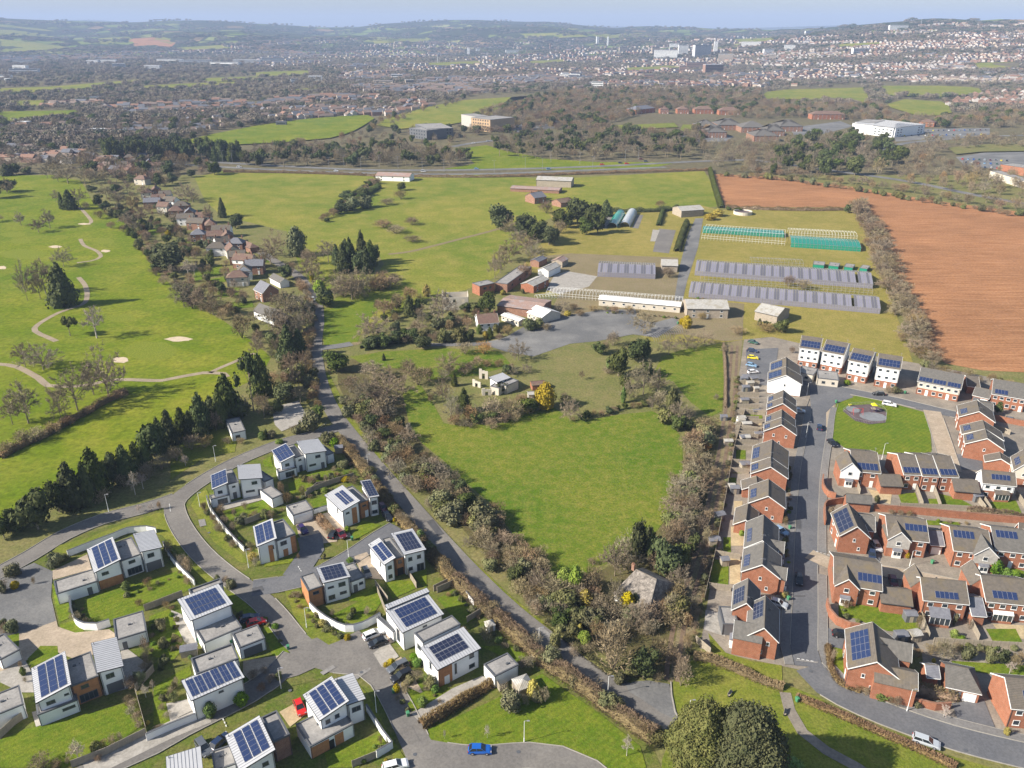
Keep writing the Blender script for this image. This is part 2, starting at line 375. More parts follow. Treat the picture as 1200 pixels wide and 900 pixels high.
def strip(name, mat, P, l, r, z0, z1=None, kind='structure'):
    """ribbon between offsets l and r from the line; z1 gives it a real thickness"""
    N = normals2(P); mb = MB(); v = []; f = []
    for p, n in zip(P, N):
        a, b = p + n * l, p + n * r
        v += [(a.x, a.y, p.z + z0), (b.x, b.y, p.z + z0)]
    k = len(P)
    if z1 is None:
        for i in range(k - 1): f.append((2 * i, 2 * i + 1, 2 * i + 3, 2 * i + 2) if l > r else (2 * i, 2 * i + 2, 2 * i + 3, 2 * i + 1))
    else:
        v += [(x, y, z - z0 + z1) for x, y, z in v]; o = 2 * k
        for i in range(k - 1):
            a, b, c, d = 2 * i, 2 * i + 1, 2 * i + 3, 2 * i + 2
            f += [(o + a, o + b, o + c, o + d), (a, o + a, o + d, d), (b, c, o + c, o + b)]
        f += [(0, 1, o + 1, o), (2 * k - 2, o + 2 * k - 2, o + 2 * k - 1, 2 * k - 1)]
    mb.add(v, f); o_ = mb.build(name, mat)
    if kind: o_['kind'] = kind
    return o_
# ---------------------------------------------------------------- terrain
def build_terrain():
    az = [math.radians(a) for a in list(np.arange(-44, 44.01, .4)) + list(np.arange(48, 316, 4))]
    R = [2.0] + [40 * 1.055 ** i for i in range(200) if 40 * 1.055 ** i < 20500]
    V = []; n = len(az)
    for r in R:
        for a in az:
            x, y = r * math.sin(a), r * math.cos(a); V.append((x, y, terr(x, y)))
    near, far = [], []
    for i in range(len(R) - 1):
        for j in range(n):
            q = (i * n + j, i * n + (j + 1) % n, (i + 1) * n + (j + 1) % n, (i + 1) * n + j)
            c = ((R[i] * math.sin(az[j])), (R[i] * math.cos(az[j])))
            far.append(q) if (R[i] > 3300 and (np.interp(600 + FPX * math.tan(max(-1.2, min(1.2, az[j] if az[j] < 3.2 else az[j] - 6.283))) / cp, D0U, D0V) < R[i] - 300)) else near.append(q)
    me = bpy.data.meshes.new('ground'); me.from_pydata(V, [], near + [tuple(range(n - 1, -1, -1))][:1] + far)
    me.materials.append(M['town']); me.materials.append(hillm())
    me.polygons.foreach_set('material_index', [0] * (len(near) + 1) + [1] * len(far)); me.update()
    o = obj('ground', me); o['kind'] = 'structure'; return o
def hillm():
    m, n, b = _mat('hill_fields'); tc = coords(n)
    mp = n.nodes.new('ShaderNodeMapping'); mp.inputs['Scale'].default_value = (.0065, .0042, 0); mp.inputs['Rotation'].default_value[2] = .5
    n.links.new(tc, mp.inputs[0])
    vo = n.nodes.new('ShaderNodeTexVoronoi'); vo.inputs['Randomness'].default_value = .75; vo.inputs['Scale'].default_value = 1
    n.links.new(mp.outputs[0], vo.inputs['Vector'])
    r = n.nodes.new('ShaderNodeValToRGB'); r.color_ramp.interpolation = 'CONSTANT'; e = r.color_ramp.elements
    cols = [(0, (.06, .065, .03)), (.22, (.13, .18, .04)), (.38, (.05, .06, .03)), (.5, (.20, .23, .07)), (.62, (.25, .17, .09)), (.7, (.16, .20, .05)), (.82, (.05, .065, .03)), (.93, (.26, .27, .10))]
    e[0].position = 0; e[0].color = col4(cols[0][1]); e[1].position = cols[1][0]; e[1].color = col4(cols[1][1])
    for p, c in cols[2:]:
        k = e.new(p); k.color = col4(c)
    sx = n.nodes.new('ShaderNodeSeparateColor'); n.links.new(vo.outputs['Color'], sx.inputs[0]); n.links.new(sx.outputs[0], r.inputs[0])
    ve = n.nodes.new('ShaderNodeTexVoronoi'); ve.feature = 'DISTANCE_TO_EDGE'; ve.inputs['Randomness'].default_value = .75; ve.inputs['Scale'].default_value = 1
    n.links.new(mp.outputs[0], ve.inputs['Vector'])
    lt = n.nodes.new('ShaderNodeMath'); lt.operation = 'LESS_THAN'; lt.inputs[1].default_value = .07; n.links.new(ve.outputs[0], lt.inputs[0])
    x = mixc(n, r.outputs[0], (.035, .04, .02), lt.outputs[0])
    a, f = noise_col(n, tc, .0016, (0, 0, 0), (1, 1, 1), .47, .55, 6)
    x = mixc(n, x, (.04, .048, .025), a)
    n.links.new(x, b.inputs['Base Color']); b.inputs['Roughness'].default_value = 1; b.inputs['Specular IOR Level'].default_value = 0; return m
build_terrain()

def inside(p, poly):
    c = False; n = len(poly); j = n - 1
    for i in range(n):
        if (poly[i][1] > p[1]) != (poly[j][1] > p[1]) and p[0] < (poly[j][0] - poly[i][0]) * (p[1] - poly[i][1]) / (poly[j][1] - poly[i][1]) + poly[i][0]: c = not c
        j = i
    return c
def drape(name, mat, pts, lift=1.2, nx=26, ny=8):
    """far field laid on the terrain"""
    us = [p[0] for p in pts]; vs = [p[1] for p in pts]; u0, u1, v0, v1 = min(us), max(us), min(vs), max(vs)
    mb = MB(); V = {}; F = []
    def at(i, j):
        if (i, j) not in V:
            p = T(u0 + (u1 - u0) * i / nx, v0 + (v1 - v0) * j / ny)
            V[(i, j)] = p
        return V[(i, j)]
    # clip each cell row to the outline
    mbv, mbf = [], []
    for j in range(ny):
        va, vb = v0 + (v1 - v0) * j / ny, v0 + (v1 - v0) * (j + 1) / ny
        def span(v):
            v = min(v1 - .01, max(v0 + .01, v)); xs = []
            for a, b in zip(pts, pts[1:] + pts[:1]):
                if (a[1] > v) != (b[1] > v): xs.append(a[0] + (v - a[1]) * (b[0] - a[0]) / (b[1] - a[1]))
            return (min(xs), max(xs)) if xs else None
        A, B = span(va), span(vb)
        if not A or not B: continue
        for i in range(nx):
            q = []
            for (sp, v, k) in ((A, va, i), (A, va, i + 1), (B, vb, i + 1), (B, vb, i)):
                p = T(sp[0] + (sp[1] - sp[0]) * k / nx, v)
                if p is None: q = None; break
                q.append((p.x, p.y, p.z + lift))
            if q: o = len(mbv); mbv += q; mbf.append((o + 3, o + 2, o + 1, o))
    mb.add(mbv, mbf); o = mb.build(name, mat); o['kind'] = 'structure'; return o

# ---- large fields (level 1) and what lies on them
sheet('field_ground', M['rough'], [(-260,205),(1480,205),(1700,480),(1500,980),(-320,980),(-520,480)], 0)
sheet('golf_course', M['golf'], [(-300,212),(0,206),(60,205),(95,212),(108,235),(140,255),(168,285),(185,318),(215,350),(262,376),(290,396),(318,418),(306,440),(282,452),(240,470),(200,500),(150,535),(60,585),(0,625),(-300,760)], 1)
sheet('golf_rough', M['rough'], [(282,452),(240,470),(200,500),(150,535),(60,585),(0,625),(-60,655),(-20,668),(60,640),(150,605),(205,565),(250,545),(300,520),(330,470),(325,440)], 1)
def blob(cr, cx, cy, rx, ry, n=14, j=.12):
    return [(cx + rx * math.cos(k * 6.283 / n) * (1 + j * math.sin(k * 2.3 + cx)), cy + ry * math.sin(k * 6.283 / n) * (1 + j * math.cos(k * 1.7 + cy))) for k in range(n)]
sheet('putting_green', M['green'], blob('B6', 705, 845, 125, 45, 20, .05), 2, cr='B6')
for q in ((565,690,75,18),(190,662,50,12),(95,330,45,12),(490,330,45,14),(620,420,45,10),(110,392,110,24),(60,300,60,12)):
    sheet('golf_tee', M['green'], blob('B6', *q, 14, .1), 2, cr='B6')
for q in ((838,790,62,11),(260,357,30,6),(495,377,22,6),(395,250,30,4),(565,888,36,14),(10,455,20,8)):
    sheet('sand_bunker', M['sand'], blob('B6', *q, 16, .15), 3, cr='B6')
sheet('pasture', M['field'], [(228,208),(262,200),(300,200),(420,203),(441,208),(436,218),(410,236),(392,250),(374,266),(360,275),(330,270),(290,260),(262,255),(240,235)], 1)
sheet('pasture', M['field'], [(441,208),(560,204),(640,210),(825,200),(838,222),(840,242),(800,246),(690,244),(660,250),(630,262),(618,285),(600,300),(580,325),(545,340),(500,350),(455,372),(420,395),(385,408),(375,396),(378,365),(395,348),(430,335),(450,310),(440,292),(425,270),(432,250),(418,240),(435,222)], 1)
sheet('pasture', M['field'], [(335,268),(380,258),(400,240),(436,214),(448,222),(440,255),(436,292),(440,320),(400,345),(372,345),(350,310)], .5)
sheet('green_verge', M['golf'], [(540,174),(570,170),(590,176),(640,186),(700,190),(795,190),(760,198),(640,199),(520,198),(556,192)], 2)
sheet('nursery_lawn', M['dryfield'], [(640,245),(680,250),(790,244),(820,240),(842,246),(1000,243),(1010,255),(1030,290),(1040,340),(1060,395),(1070,425),(1000,412),(935,402),(900,395),(840,402),(760,400),(700,360),(640,345),(600,340),(620,300),(640,280),(650,262)], 2)
sheet('bare_yard', M['track'], [(640,300),(668,297),(795,302),(795,330),(800,352),(720,350),(655,345),(640,330)], 3)
sheet('concrete_slab', M['slab'], [(650,322),(665,318),(700,324),(690,336),(655,345),(640,340)], 4)
sheet('propagation_bed', M['panel'] if False else M['asphalt'], [(772,268),(792,270),(784,297),(765,295)], 4)
sheet('propagation_bed', M['slab'], [(765,269),(773,270),(768,283),(762,283)], 4)
sheet('polytunnel_bed', M['asphalt'], [(700,250),(722,252),(712,268),(694,268)], 4)
sheet('polytunnel_bed', M['asphalt'], [(746,252),(754,252),(748,268),(741,267)], 4)
sheet('nursery_drive', M['lot'], [(815,256),(824,256),(818,290),(805,330),(800,352),(790,352),(797,310),(806,275)], 5)
sheet('nursery_yard', M['track'], [(655,345),(800,350),(872,356),(870,398),(850,400),(800,392),(745,392),(700,378),(640,376)], 4)
sheet('car_park', M['lot'], [(588,398),(612,384),(640,374),(700,364),(744,362),(748,374),(768,378),(790,372),(797,378),(770,396),(742,392),(700,400),(668,403),(625,418),(592,412),(560,402)], 5)
sheet('rough_lawn', M['rough'], [(590,412),(625,418),(668,403),(700,398),(722,415),(745,440),(748,468),(690,480),(640,462),(600,440),(560,440),(520,450),(540,420)], 2)
sheet('meadow', M['meadow'], [(472,462),(492,450),(506,470),(520,496),(545,500),(590,494),(625,482),(650,478),(668,492),(690,492),(725,486),(765,482),(785,494),(800,515),(800,550),(800,575),(786,600),(770,622),(742,640),(712,660),(690,672),(650,672),(612,640),(575,590),(545,565),(520,540),(495,520),(480,500)], 3)
sheet('paddock', M['meadow'], [(775,418),(800,410),(848,402),(849,440),(846,482),(832,489),(808,470),(790,448),(765,440)], 3)
sheet('roadside_field', M['lawn'], [(376,366),(440,345),(470,352),(440,365),(425,385),(418,404),(380,405)], 3)
sheet('roadside_field', M['meadow'], [(410,418),(450,412),(520,408),(585,412),(600,428),(560,440),(505,445),(470,432),(430,430)], 3)
sheet('ploughed_field', M['soil'], [(836,204),(900,207),(1000,219),(1100,236),(1210,250),(1500,285),(1700,440),(1500,470),(1210,437),(1150,434),(1108,426),(1085,405),(1060,360),(1040,310),(1025,275),(1008,254),(998,243),(940,243),(850,243)], 3)
sheet('grass_track', M['track'], [(852,402),(870,398),(866,440),(862,485),(857,530),(848,585),(835,655),(822,710),(808,770),(797,800),(783,800),(781,770),(787,735),(797,700),(814,640),(829,580),(842,520),(850,460)], 2)
P_ = line_pts([(861,405),(857,460),(851,500),(845,540),(837,580),(824,640),(806,700),(795,737),(789,775),(787,798)])
for o_ in (-1.1, 1.1): strip('wheel_rut', M['soil'] if False else plain('rut_earth', (.17, .12, .08), var=.2), P_, o_ + .5, o_ - .5, .085)
strip('field_track', M['track'], line_pts([(625,254),(585,268),(540,280),(505,289),(480,295),(455,298)]), 1.6, -1.6, .09)
sheet('scrub_ground', M['scrubfloor'], [(395,425),(440,415),(480,425),(472,462),(482,505),(520,545),(575,595),(615,645),(655,675),(700,672),(745,642),(772,622),(800,580),(803,520),(830,490),(845,500),(825,600),(800,690),(786,790),(745,795),(690,755),(620,700),(560,640),(500,575),(450,520),(410,480),(396,450)], 2)
sheet('estate_ground', M['estate'], [(205,590),(260,550),(330,520),(385,505),(400,520),(450,590),(520,670),(590,730),(680,795),(760,860),(775,900),(770,980),(-300,980),(-300,700),(20,665),(100,625),(180,600)], 2)
sheet('housing_ground', M['yard'], [(872,398),(905,395),(935,402),(1070,425),(1108,432),(1210,452),(1600,500),(1600,980),(1210,900),(1120,870),(1050,845),(985,812),(960,790),(820,760),(832,690),(846,600),(856,520),(866,440)], 3)
sheet('grass_bank', M['verge'], [(788,800),(800,778),(830,768),(870,790),(915,800),(960,818),(1000,842),(1060,862),(1110,885),(1180,905),(1300,980),(770,980),(776,890),(792,850),(786,815)], 4)
sheet('side_lawn', M['verge'], [(830,742),(850,765),(880,775),(916,780),(917,800),(880,790),(835,770)], 5)

for gp, wd in (([(93,243),(100,250),(107,259),(105,262)], 2.4), ([(94,280),(99,288),(113,294),(118,301),(106,306),(90,308)], 2.2), ([(92,325),(100,335),(102,348),(96,357),(70,366),(45,380),(41,388),(55,395),(66,400)], 2.4),
    ([(-20,425),(0,427),(20,430),(45,443),(56,452),(75,453),(105,451),(135,445),(190,446),(215,441),(238,437),(262,438),(266,442)], 2.6), ([(246,437),(256,432),(275,424),(298,414)], 2.0)):
    strip('golf_path', M['path'], line_pts(gp), wd / 2, -wd / 2, .07)
# ---------------------------------------------------------------- roads
ROADS, EDGES, JUNC = [], [], []
def road(name, pts, wid, mat='asphalt', lvl=.13, foot=None, kerb=True, cr='P', kh=.12):
    P = line_pts(pts, cr, 3.0); h = wid / 2; k = len(ROADS)
    lvl = int(lvl / .02 + 1e-6) * .02 + .011 + .0013 * (k % 6); strip(name, M[mat], P, h, -h, lvl); ROADS.append((np.array([(p.x, p.y) for p in P]), h))
    if kerb:
        for s in (1, -1): EDGES.append((k, 'kerb', 'kerb', P, s * h + .09, s * h - .05, lvl - .05, lvl + kh))
    if foot:
        for s, f in zip((1, -1), foot):
            if f: EDGES.append((k, 'footway', 'foot', P, s * h + (.12 if s > 0 else -.12), s * (h + f), lvl + kh - .02, None)); EDGES.append((k, 'kerb', 'kerb', P, s * (h + f) + .05, s * (h + f) - .05, lvl, lvl + kh + .01))
    return P
def junction(pts, mat, lvl, cr='P'):
    JUNC.append([(q.x, q.y) for q in (SP(cr, p) for p in pts)]); return sheet('road_junction', M[mat], pts, lvl, cr=cr)
def road_edges():
    """kerbs and footways stop where another road opens into the road"""
    for (k, nm, mt, P, l, r, z0, z1) in EDGES:
        N = normals2(P); run = []; runs = []
        for p, n in zip(P, N):
            q = p + n * (l + r) / 2; ok = True
            for j, (A, h) in enumerate(ROADS):
                if j != k and ((A[:, 0] - q.x) ** 2 + (A[:, 1] - q.y) ** 2).min() < (h + .4) ** 2: ok = False; break
            if ok and any(inside((q.x, q.y), J) for J in JUNC): ok = False
            if ok: run.append(p)
            else: runs.append(run); run = []
        runs.append(run)
        for R_un in runs:
            if len(R_un) > 1: strip(nm, M[mt], R_un, l, r, z0, z1)
# lane from the village to the junction
LANE = [(300,292),(325,308),(345,320),(360,336),(370,352),(373,375),(370,400),(371,425),(377,452),(390,482),(412,512),(444,551),(480,592),(515,632),(555,675),(600,718),(650,757),(700,791),(745,820),(780,846),(805,878),(815,910)]
sheet('verge', M['verge'], [(378,440),(384,436),(398,462),(420,500),(455,545),(500,600),(545,648),(600,700),(655,742),(700,772),(730,795),(745,806),(700,790),(650,757),(600,718),(555,675),(515,632),(480,592),(444,551),(412,512),(390,482)], 4)
sheet('verge', M['verge'], [(395,515),(440,560),(480,605),(520,650),(570,700),(640,760),(720,820),(770,860),(760,862),(700,815),(620,758),(550,700),(500,645),(450,585),(405,535)], 4)
LP = road('lane', LANE, 5.3, kerb=False, lvl=.14)
sheet('lay_by', M['lot'], [(733,803),(745,799),(760,798),(784,802),(788,815),(792,832),(797,846),(775,836),(752,820),(738,812)], 7.5)
strip('kerb', M['kerb'], line_pts([(786,800),(787,815),(791,835),(799,849)], 'P', 3), .12, -.12, .1, .30)
road('driveway', [(375,408),(395,406),(412,403)], 5, 'lot', .15, kerb=False)
strip('garden_drive', M['track'], line_pts([(412,403),(445,400),(470,388),(500,382)]), 1.6, -1.6, .10)
strip('drive', M['lot'], line_pts([(500,404),(540,404),(575,402),(600,395)]), 1.8, -1.8, .11)
# white estate roads
E_MAIN = [(404,498),(375,508),(330,520),(280,540),(238,563),(208,586),(205,600),(215,622),(235,648),(262,672),(290,692),(310,708),(328,728),(345,750),(362,766),(395,778),(430,782),(448,796),(468,830),(486,868),(500,898),(520,935)]
EP = road('estate_road', E_MAIN, 5.4, 'asphalt', .15, foot=None)
road('estate_road', [(206,584),(170,596),(120,609),(75,628),(35,652),(-10,676),(-60,700)], 5.6, 'asphalt', .156)
road('cul_de_sac', [(296,690),(325,686),(352,680),(385,668),(420,648),(446,630),(466,618)], 6.0, 'asphalt_new', .162)
road('cul_de_sac', [(345,676),(356,660),(366,645),(362,628)], 6.0, 'asphalt_new', .168, kerb=False)
road('estate_road', [(345,768),(318,796),(290,814),(255,832),(215,852),(180,872),(130,894),(90,915)], 5.6, 'asphalt', .17)
road('estate_road', [(380,772),(405,762),(430,748)], 6.5, 'asphalt', .174, kerb=False)
junction([(345,755),(372,748),(400,766),(425,752),(440,752),(452,775),(470,810),(455,822),(440,800),(425,782),(400,778),(372,782),(350,792),(335,796),(322,802),(335,778)], 'asphalt', 8.9)
road('estate_road', [(488,880),(520,886),(560,890),(620,886),(655,890),(690,905),(720,930)], 5.6, 'asphalt', .182)
junction([(482,850),(494,872),(520,882),(520,905),(478,905)], 'asphalt', 9.3)
sheet('parking_court', M['tanpave'], [(28,702),(60,700),(68,735),(88,742),(128,738),(138,745),(122,760),(95,776),(60,762),(40,770),(20,780),(-30,800),(-60,760),(0,742)], 7.5)
sheet('turning_area', M['lot'], [(-60,700),(0,678),(40,660),(62,670),(60,700),(66,728),(28,742),(-60,760)], 8)
sheet('shared_drive', M['slab'], [(0,780),(25,765),(38,790),(40,812),(25,812),(0,800)], 7)
road('back_lane', [(100,904),(150,880),(200,856),(245,838)], 4.4, 'slab', .186, kerb=False)
def lawn(cr, pts, lvl=6, m='lawn'): return sheet('lawn', M[m], pts, lvl, cr=cr)
def pave(cr, pts, lvl=6, m='tanpave', name='paving'): return sheet(name, M[m], pts, lvl, cr=cr)
lawn('A4', [(270,360),(420,320),(600,250),(740,205),(800,215),(830,260),(880,340),(940,420),(1010,490),(1060,560),(930,540),(860,420),(760,310),(640,280),(420,370),(320,400),(250,385)], 7, 'verge')
lawn('A4', [(400,620),(500,570),(690,520),(860,470),(900,560),(690,660),(520,710),(400,740),(380,680)])
lawn('A4', [(240,530),(330,640),(340,690),(280,720),(262,650)]); lawn('A4', [(280,730),(345,710),(400,765),(500,755),(380,785),(290,770)])
pave('A4', [(240,480),(410,400),(430,470),(250,520)], 7)
lawn('A1', [(215,700),(580,600),(680,690),(560,780),(420,850),(300,900),(0,900),(0,770),(120,720)]); lawn('A1', [(130,390),(190,330),(270,330),(275,375),(150,430)], 8)
lawn('A1', [(0,290),(90,270),(90,330),(0,390)], 8); lawn('A1', [(700,190),(810,150),(870,330),(810,400),(720,380),(700,330)]); lawn('A1', [(720,520),(890,420),(900,460),(770,560),(800,690),(720,700)])
pave('A1', [(340,600),(600,530),(700,420),(580,330),(480,540),(360,570)], 7, 'slab'); pave('A1', [(800,160),(850,180),(930,330),(880,340),(830,240)], 7, 'slab'); pave('A1', [(780,600),(880,580),(910,640),(800,690)], 7, 'slab')
pave('A1', [(150,640),(340,600),(360,640),(170,710)], 8, 'slab')
lawn('A2', [(265,90),(350,60),(430,150),(440,180),(330,190),(290,150)], 7); lawn('A2', [(430,250),(490,230),(560,370),(480,380)], 7); lawn('A2', [(540,70),(590,30),(640,130),(700,220),(840,290),(700,360),(640,290),(575,180)], 7, 'verge')
pave('A2', [(340,400),(540,370),(575,440),(400,520),(340,460)], 8); pave('A2', [(510,640),(600,590),(650,640),(560,710)], 9, 'gravel')
lawn('A2', [(745,190),(960,80),(990,120),(940,200),(830,235),(760,200)], 7); lawn('A2', [(720,830),(980,740),(1010,790),(880,900),(740,900)], 7); lawn('A2', [(870,500),(930,560),(1000,700),(1100,860),(1050,870),(980,700),(900,600)], 7, 'verge')
lawn('A2', [(1060,560),(1200,480),(1200,600),(1130,640)], 7); pave('A2', [(885,290),(1000,240),(1050,310),(950,360)], 8); pave('A2', [(950,365),(1020,310),(1070,380),(990,430)], 9, 'slab', 'rock_garden'); pave('A2', [(990,435),(1080,380),(1190,560),(1060,500)], 8)
lawn('A3', [(390,730),(700,590),(940,460),(1200,640),(1400,800),(1430,900),(1100,960),(1060,830),(900,800),(480,800),(420,770)], 7, 'lawn'); lawn('A3', [(310,600),(480,470),(510,540),(440,590),(330,640)], 8); lawn('A3', [(640,330),(800,330),(870,370),(830,410)], 8)
pave('A3', [(330,650),(520,530),(660,470),(710,500),(560,580),(370,690)], 9, 'slab', 'driveway'); lawn('A3', [(450,110),(540,60),(640,200),(560,240)], 8)
lawn('A5', [(245,480),(440,425),(470,470),(300,540)], 7); pave('A5', [(210,460),(440,390),(450,420),(240,475)], 8, 'slab', 'patio'); lawn('A5', [(95,450),(120,410),(165,370),(180,400),(170,470),(290,640),(380,720),(330,720),(200,620)], 7, 'verge')
lawn('A5', [(550,350),(680,290),(790,290),(820,330),(660,400),(560,395)], 7); lawn('A5', [(650,430),(730,400),(740,460),(680,470)], 8); lawn('A5', [(850,590),(900,520),(985,545),(870,610)], 8)
lawn('A5', [(440,720),(560,700),(640,650),(600,690),(560,720),(440,740)], 8, 'green'); lawn('A5', [(1000,800),(1130,805),(1150,840),(1040,890)], 8); lawn('A5', [(1130,770),(1200,740),(1200,840),(1180,830)], 8); lawn('A5', [(535,850),(590,800),(610,900),(550,900)], 8, 'verge')
lawn('A5', [(830,880),(960,830),(1000,900),(840,900)], 8); pave('A5', [(580,520),(700,490),(780,560),(780,620),(640,640),(600,590)], 8); pave('A5', [(680,500),(750,480),(830,560),(850,600),(780,610)], 9); pave('A5', [(860,690),(920,670),(1000,800),(900,790)], 9)
lawn('A5', [(430,240),(470,220),(480,270),(440,270)], 8); lawn('A5', [(130,90),(330,60),(300,200),(150,230),(0,330),(0,200)], 5, 'verge')
pave('P', [(318,478),(350,470),(362,492),(330,506),(322,498)], 7, 'slab', 'driveway')
strip('footpath', M['yard'], line_pts([(920,812),(925,832),(940,858),(968,880),(1005,900),(1040,925)]), 1.1, -1.1, .16)
# brick estate roads
R_MAIN = [(972,452),(962,480),(957,510),(950,550),(946,600),(944,660),(943,720),(942,760),(948,782),(970,805),(1010,826),(1060,846),(1120,866),(1200,886),(1280,902)]
road('estate_road', R_MAIN[:9], 5.6, 'asphalt_new', .15, foot=(2.0, 2.0))
road('estate_road', R_MAIN[8:], 6.4, 'asphalt_new', .15, foot=(2.0, None))
road('estate_road', [(925,445),(960,452),(1010,462),(1050,470),(1100,482),(1135,490)], 5.6, 'asphalt_new', .195, foot=(None, None))
junction([(948,452),(985,455),(1000,466),(978,474),(962,490),(950,478)], 'asphalt_new', 10.5)
road('block_paved_road', [(1092,482),(1100,505),(1108,530),(1115,552)], 5.5, 'tanpave', .20)
road('estate_road', [(948,650),(975,662),(1010,666),(1060,674),(1110,684),(1180,700)], 4.6, 'tanpave', .20)
sheet('parking_court', M['asphalt_new'], [(874,410),(912,408),(908,440),(902,452),(876,452)], 8.5)
sheet('parking_court', M['asphalt_new'], [(1118,532),(1150,535),(1152,552),(1120,550)], 8.5)
sheet('village_green', M['lawn'], [(980,466),(1010,464),(1086,484),(1090,505),(1092,530),(1060,534),(1000,532),(976,516)], 8)
sheet('footway', M['tanpave'], [(968,474),(978,474),(976,512),(968,516)], 8.2)
pave('P', [(1040,745),(1010,700),(990,700)], 5)
pave('A6', [(860,600),(1010,580),(1070,730),(900,710)], 9, 'asphalt_new', 'driveway'); pave('A6', [(270,240),(380,290),(370,350),(280,330)], 9, 'asphalt_new', 'driveway')
lawn('A6', [(340,130),(500,130),(700,210),(720,270),(560,260),(350,180)]); lawn('A6', [(295,330),(370,340),(385,490),(300,420)], 7); lawn('A6', [(1020,250),(1160,250),(1200,330),(1060,320)], 7)
lawn('A6', [(860,400),(1200,420),(1200,480),(870,440)], 7); lawn('A6', [(600,350),(720,360),(740,540),(680,530)], 7, 'rough')
lawn('A7', [(1010,400),(1090,390),(1110,455),(1030,455)], 7); lawn('A7', [(1150,420),(1190,420),(1200,460),(1160,460)], 7); lawn('A8', [(780,310),(900,340),(990,390),(800,380)], 7); lawn('A8', [(1040,355),(1160,345),(1190,410),(1060,405)], 7); lawn('A8', [(740,440),(900,450),(900,470),(750,462)], 7)
lawn('A8', [(1080,640),(1200,680),(1200,710),(1080,690)], 8); lawn('A8', [(330,830),(540,870),(520,900),(330,900)], 8)
for (x0, y0, x1, y1) in ((250,185,295,240),(310,80,350,100),(235,275,310,300),(215,320,250,380),(145,710,215,800),(190,600,225,690),(290,15,340,45)): lawn('A7', [(x0,y0),(x1,y0),(x1,y1),(x0,y1)], 7)
for (x0, y0, x1, y1) in ((240,430,280,480),(225,550,290,640),(220,700,270,820),(300,60,370,130)): pave('A7', [(x0,y0),(x1,y0),(x1,y1),(x0,y1)], 6, 'gravel', 'gravel_garden')
for (x0, y0, x1, y1) in ((320,630,390,670),(340,570,410,600),(390,640,440,680)): lawn('E1', [(x0,y0),(x1,y0),(x1,y1),(x0,y1)], 7)
pave('E2', [(160,690),(290,720),(300,880),(150,830)], 7, 'slab', 'patio'); lawn('E2', [(200,330),(320,350),(320,530),(200,520)], 7); pave('D8', [(980,490),(1200,500),(1200,600),(1000,520)], 6, 'gravel', 'patio')
pave('D7', [(100,260),(270,300),(260,370),(140,320)], 7, 'gravel', 'gravel_garden')
# cottage row gardens, lane side
for q in ([(430,550),(560,520),(580,560),(430,600)],[(540,640),(640,630),(650,660),(540,680)],[(570,700),(700,690),(710,720),(590,730)],[(150,370),(280,350),(300,370),(180,395)],[(330,410),(450,395),(455,415),(340,430)],[(670,490),(780,485),(780,510),(680,515)],[(500,590),(610,570),(620,595),(510,610)]): lawn('B5', q, 5)
# trunk road behind the fields
road('trunk_road', [(-60,178),(60,182),(180,186),(300,193),(430,199),(560,199),(700,195),(800,190),(880,187)], 9, 'lot', .13, kerb=False)
road('trunk_road', [(200,192),(300,198),(430,203),(560,204),(700,199),(780,196)], 8, 'lot', .135, kerb=False)
road('slip_road', [(530,172),(552,168),(576,165),(590,163)], 9, 'lot', .14, kerb=False)
road('trunk_road', [(880,187),(960,198),(1060,212),(1140,228),(1240,246)], 9, 'lot', .13, kerb=False)
road('trunk_road', [(1030,176),(1060,168),(1100,164),(1150,160),(1240,158)], 9, 'lot', .15, kerb=False)
sheet('trading_estate_yard', M['lot'], [(1120,184),(1160,178),(1240,178),(1240,205),(1180,200),(1130,194)], 5)
sheet('office_car_park', M['lot'], [(1045,156),(1075,151),(1160,150),(1160,158),(1050,166)], 5)
sheet('office_car_park', M['lot'], [(795,160),(830,155),(860,160),(850,166),(800,166)], 5); sheet('office_car_park', M['lot'], [(925,150),(985,142),(1000,148),(960,158),(930,158)], 5); sheet('office_car_park', M['lot'], [(590,148),(640,142),(650,150),(600,156)], 5)
road_edges()
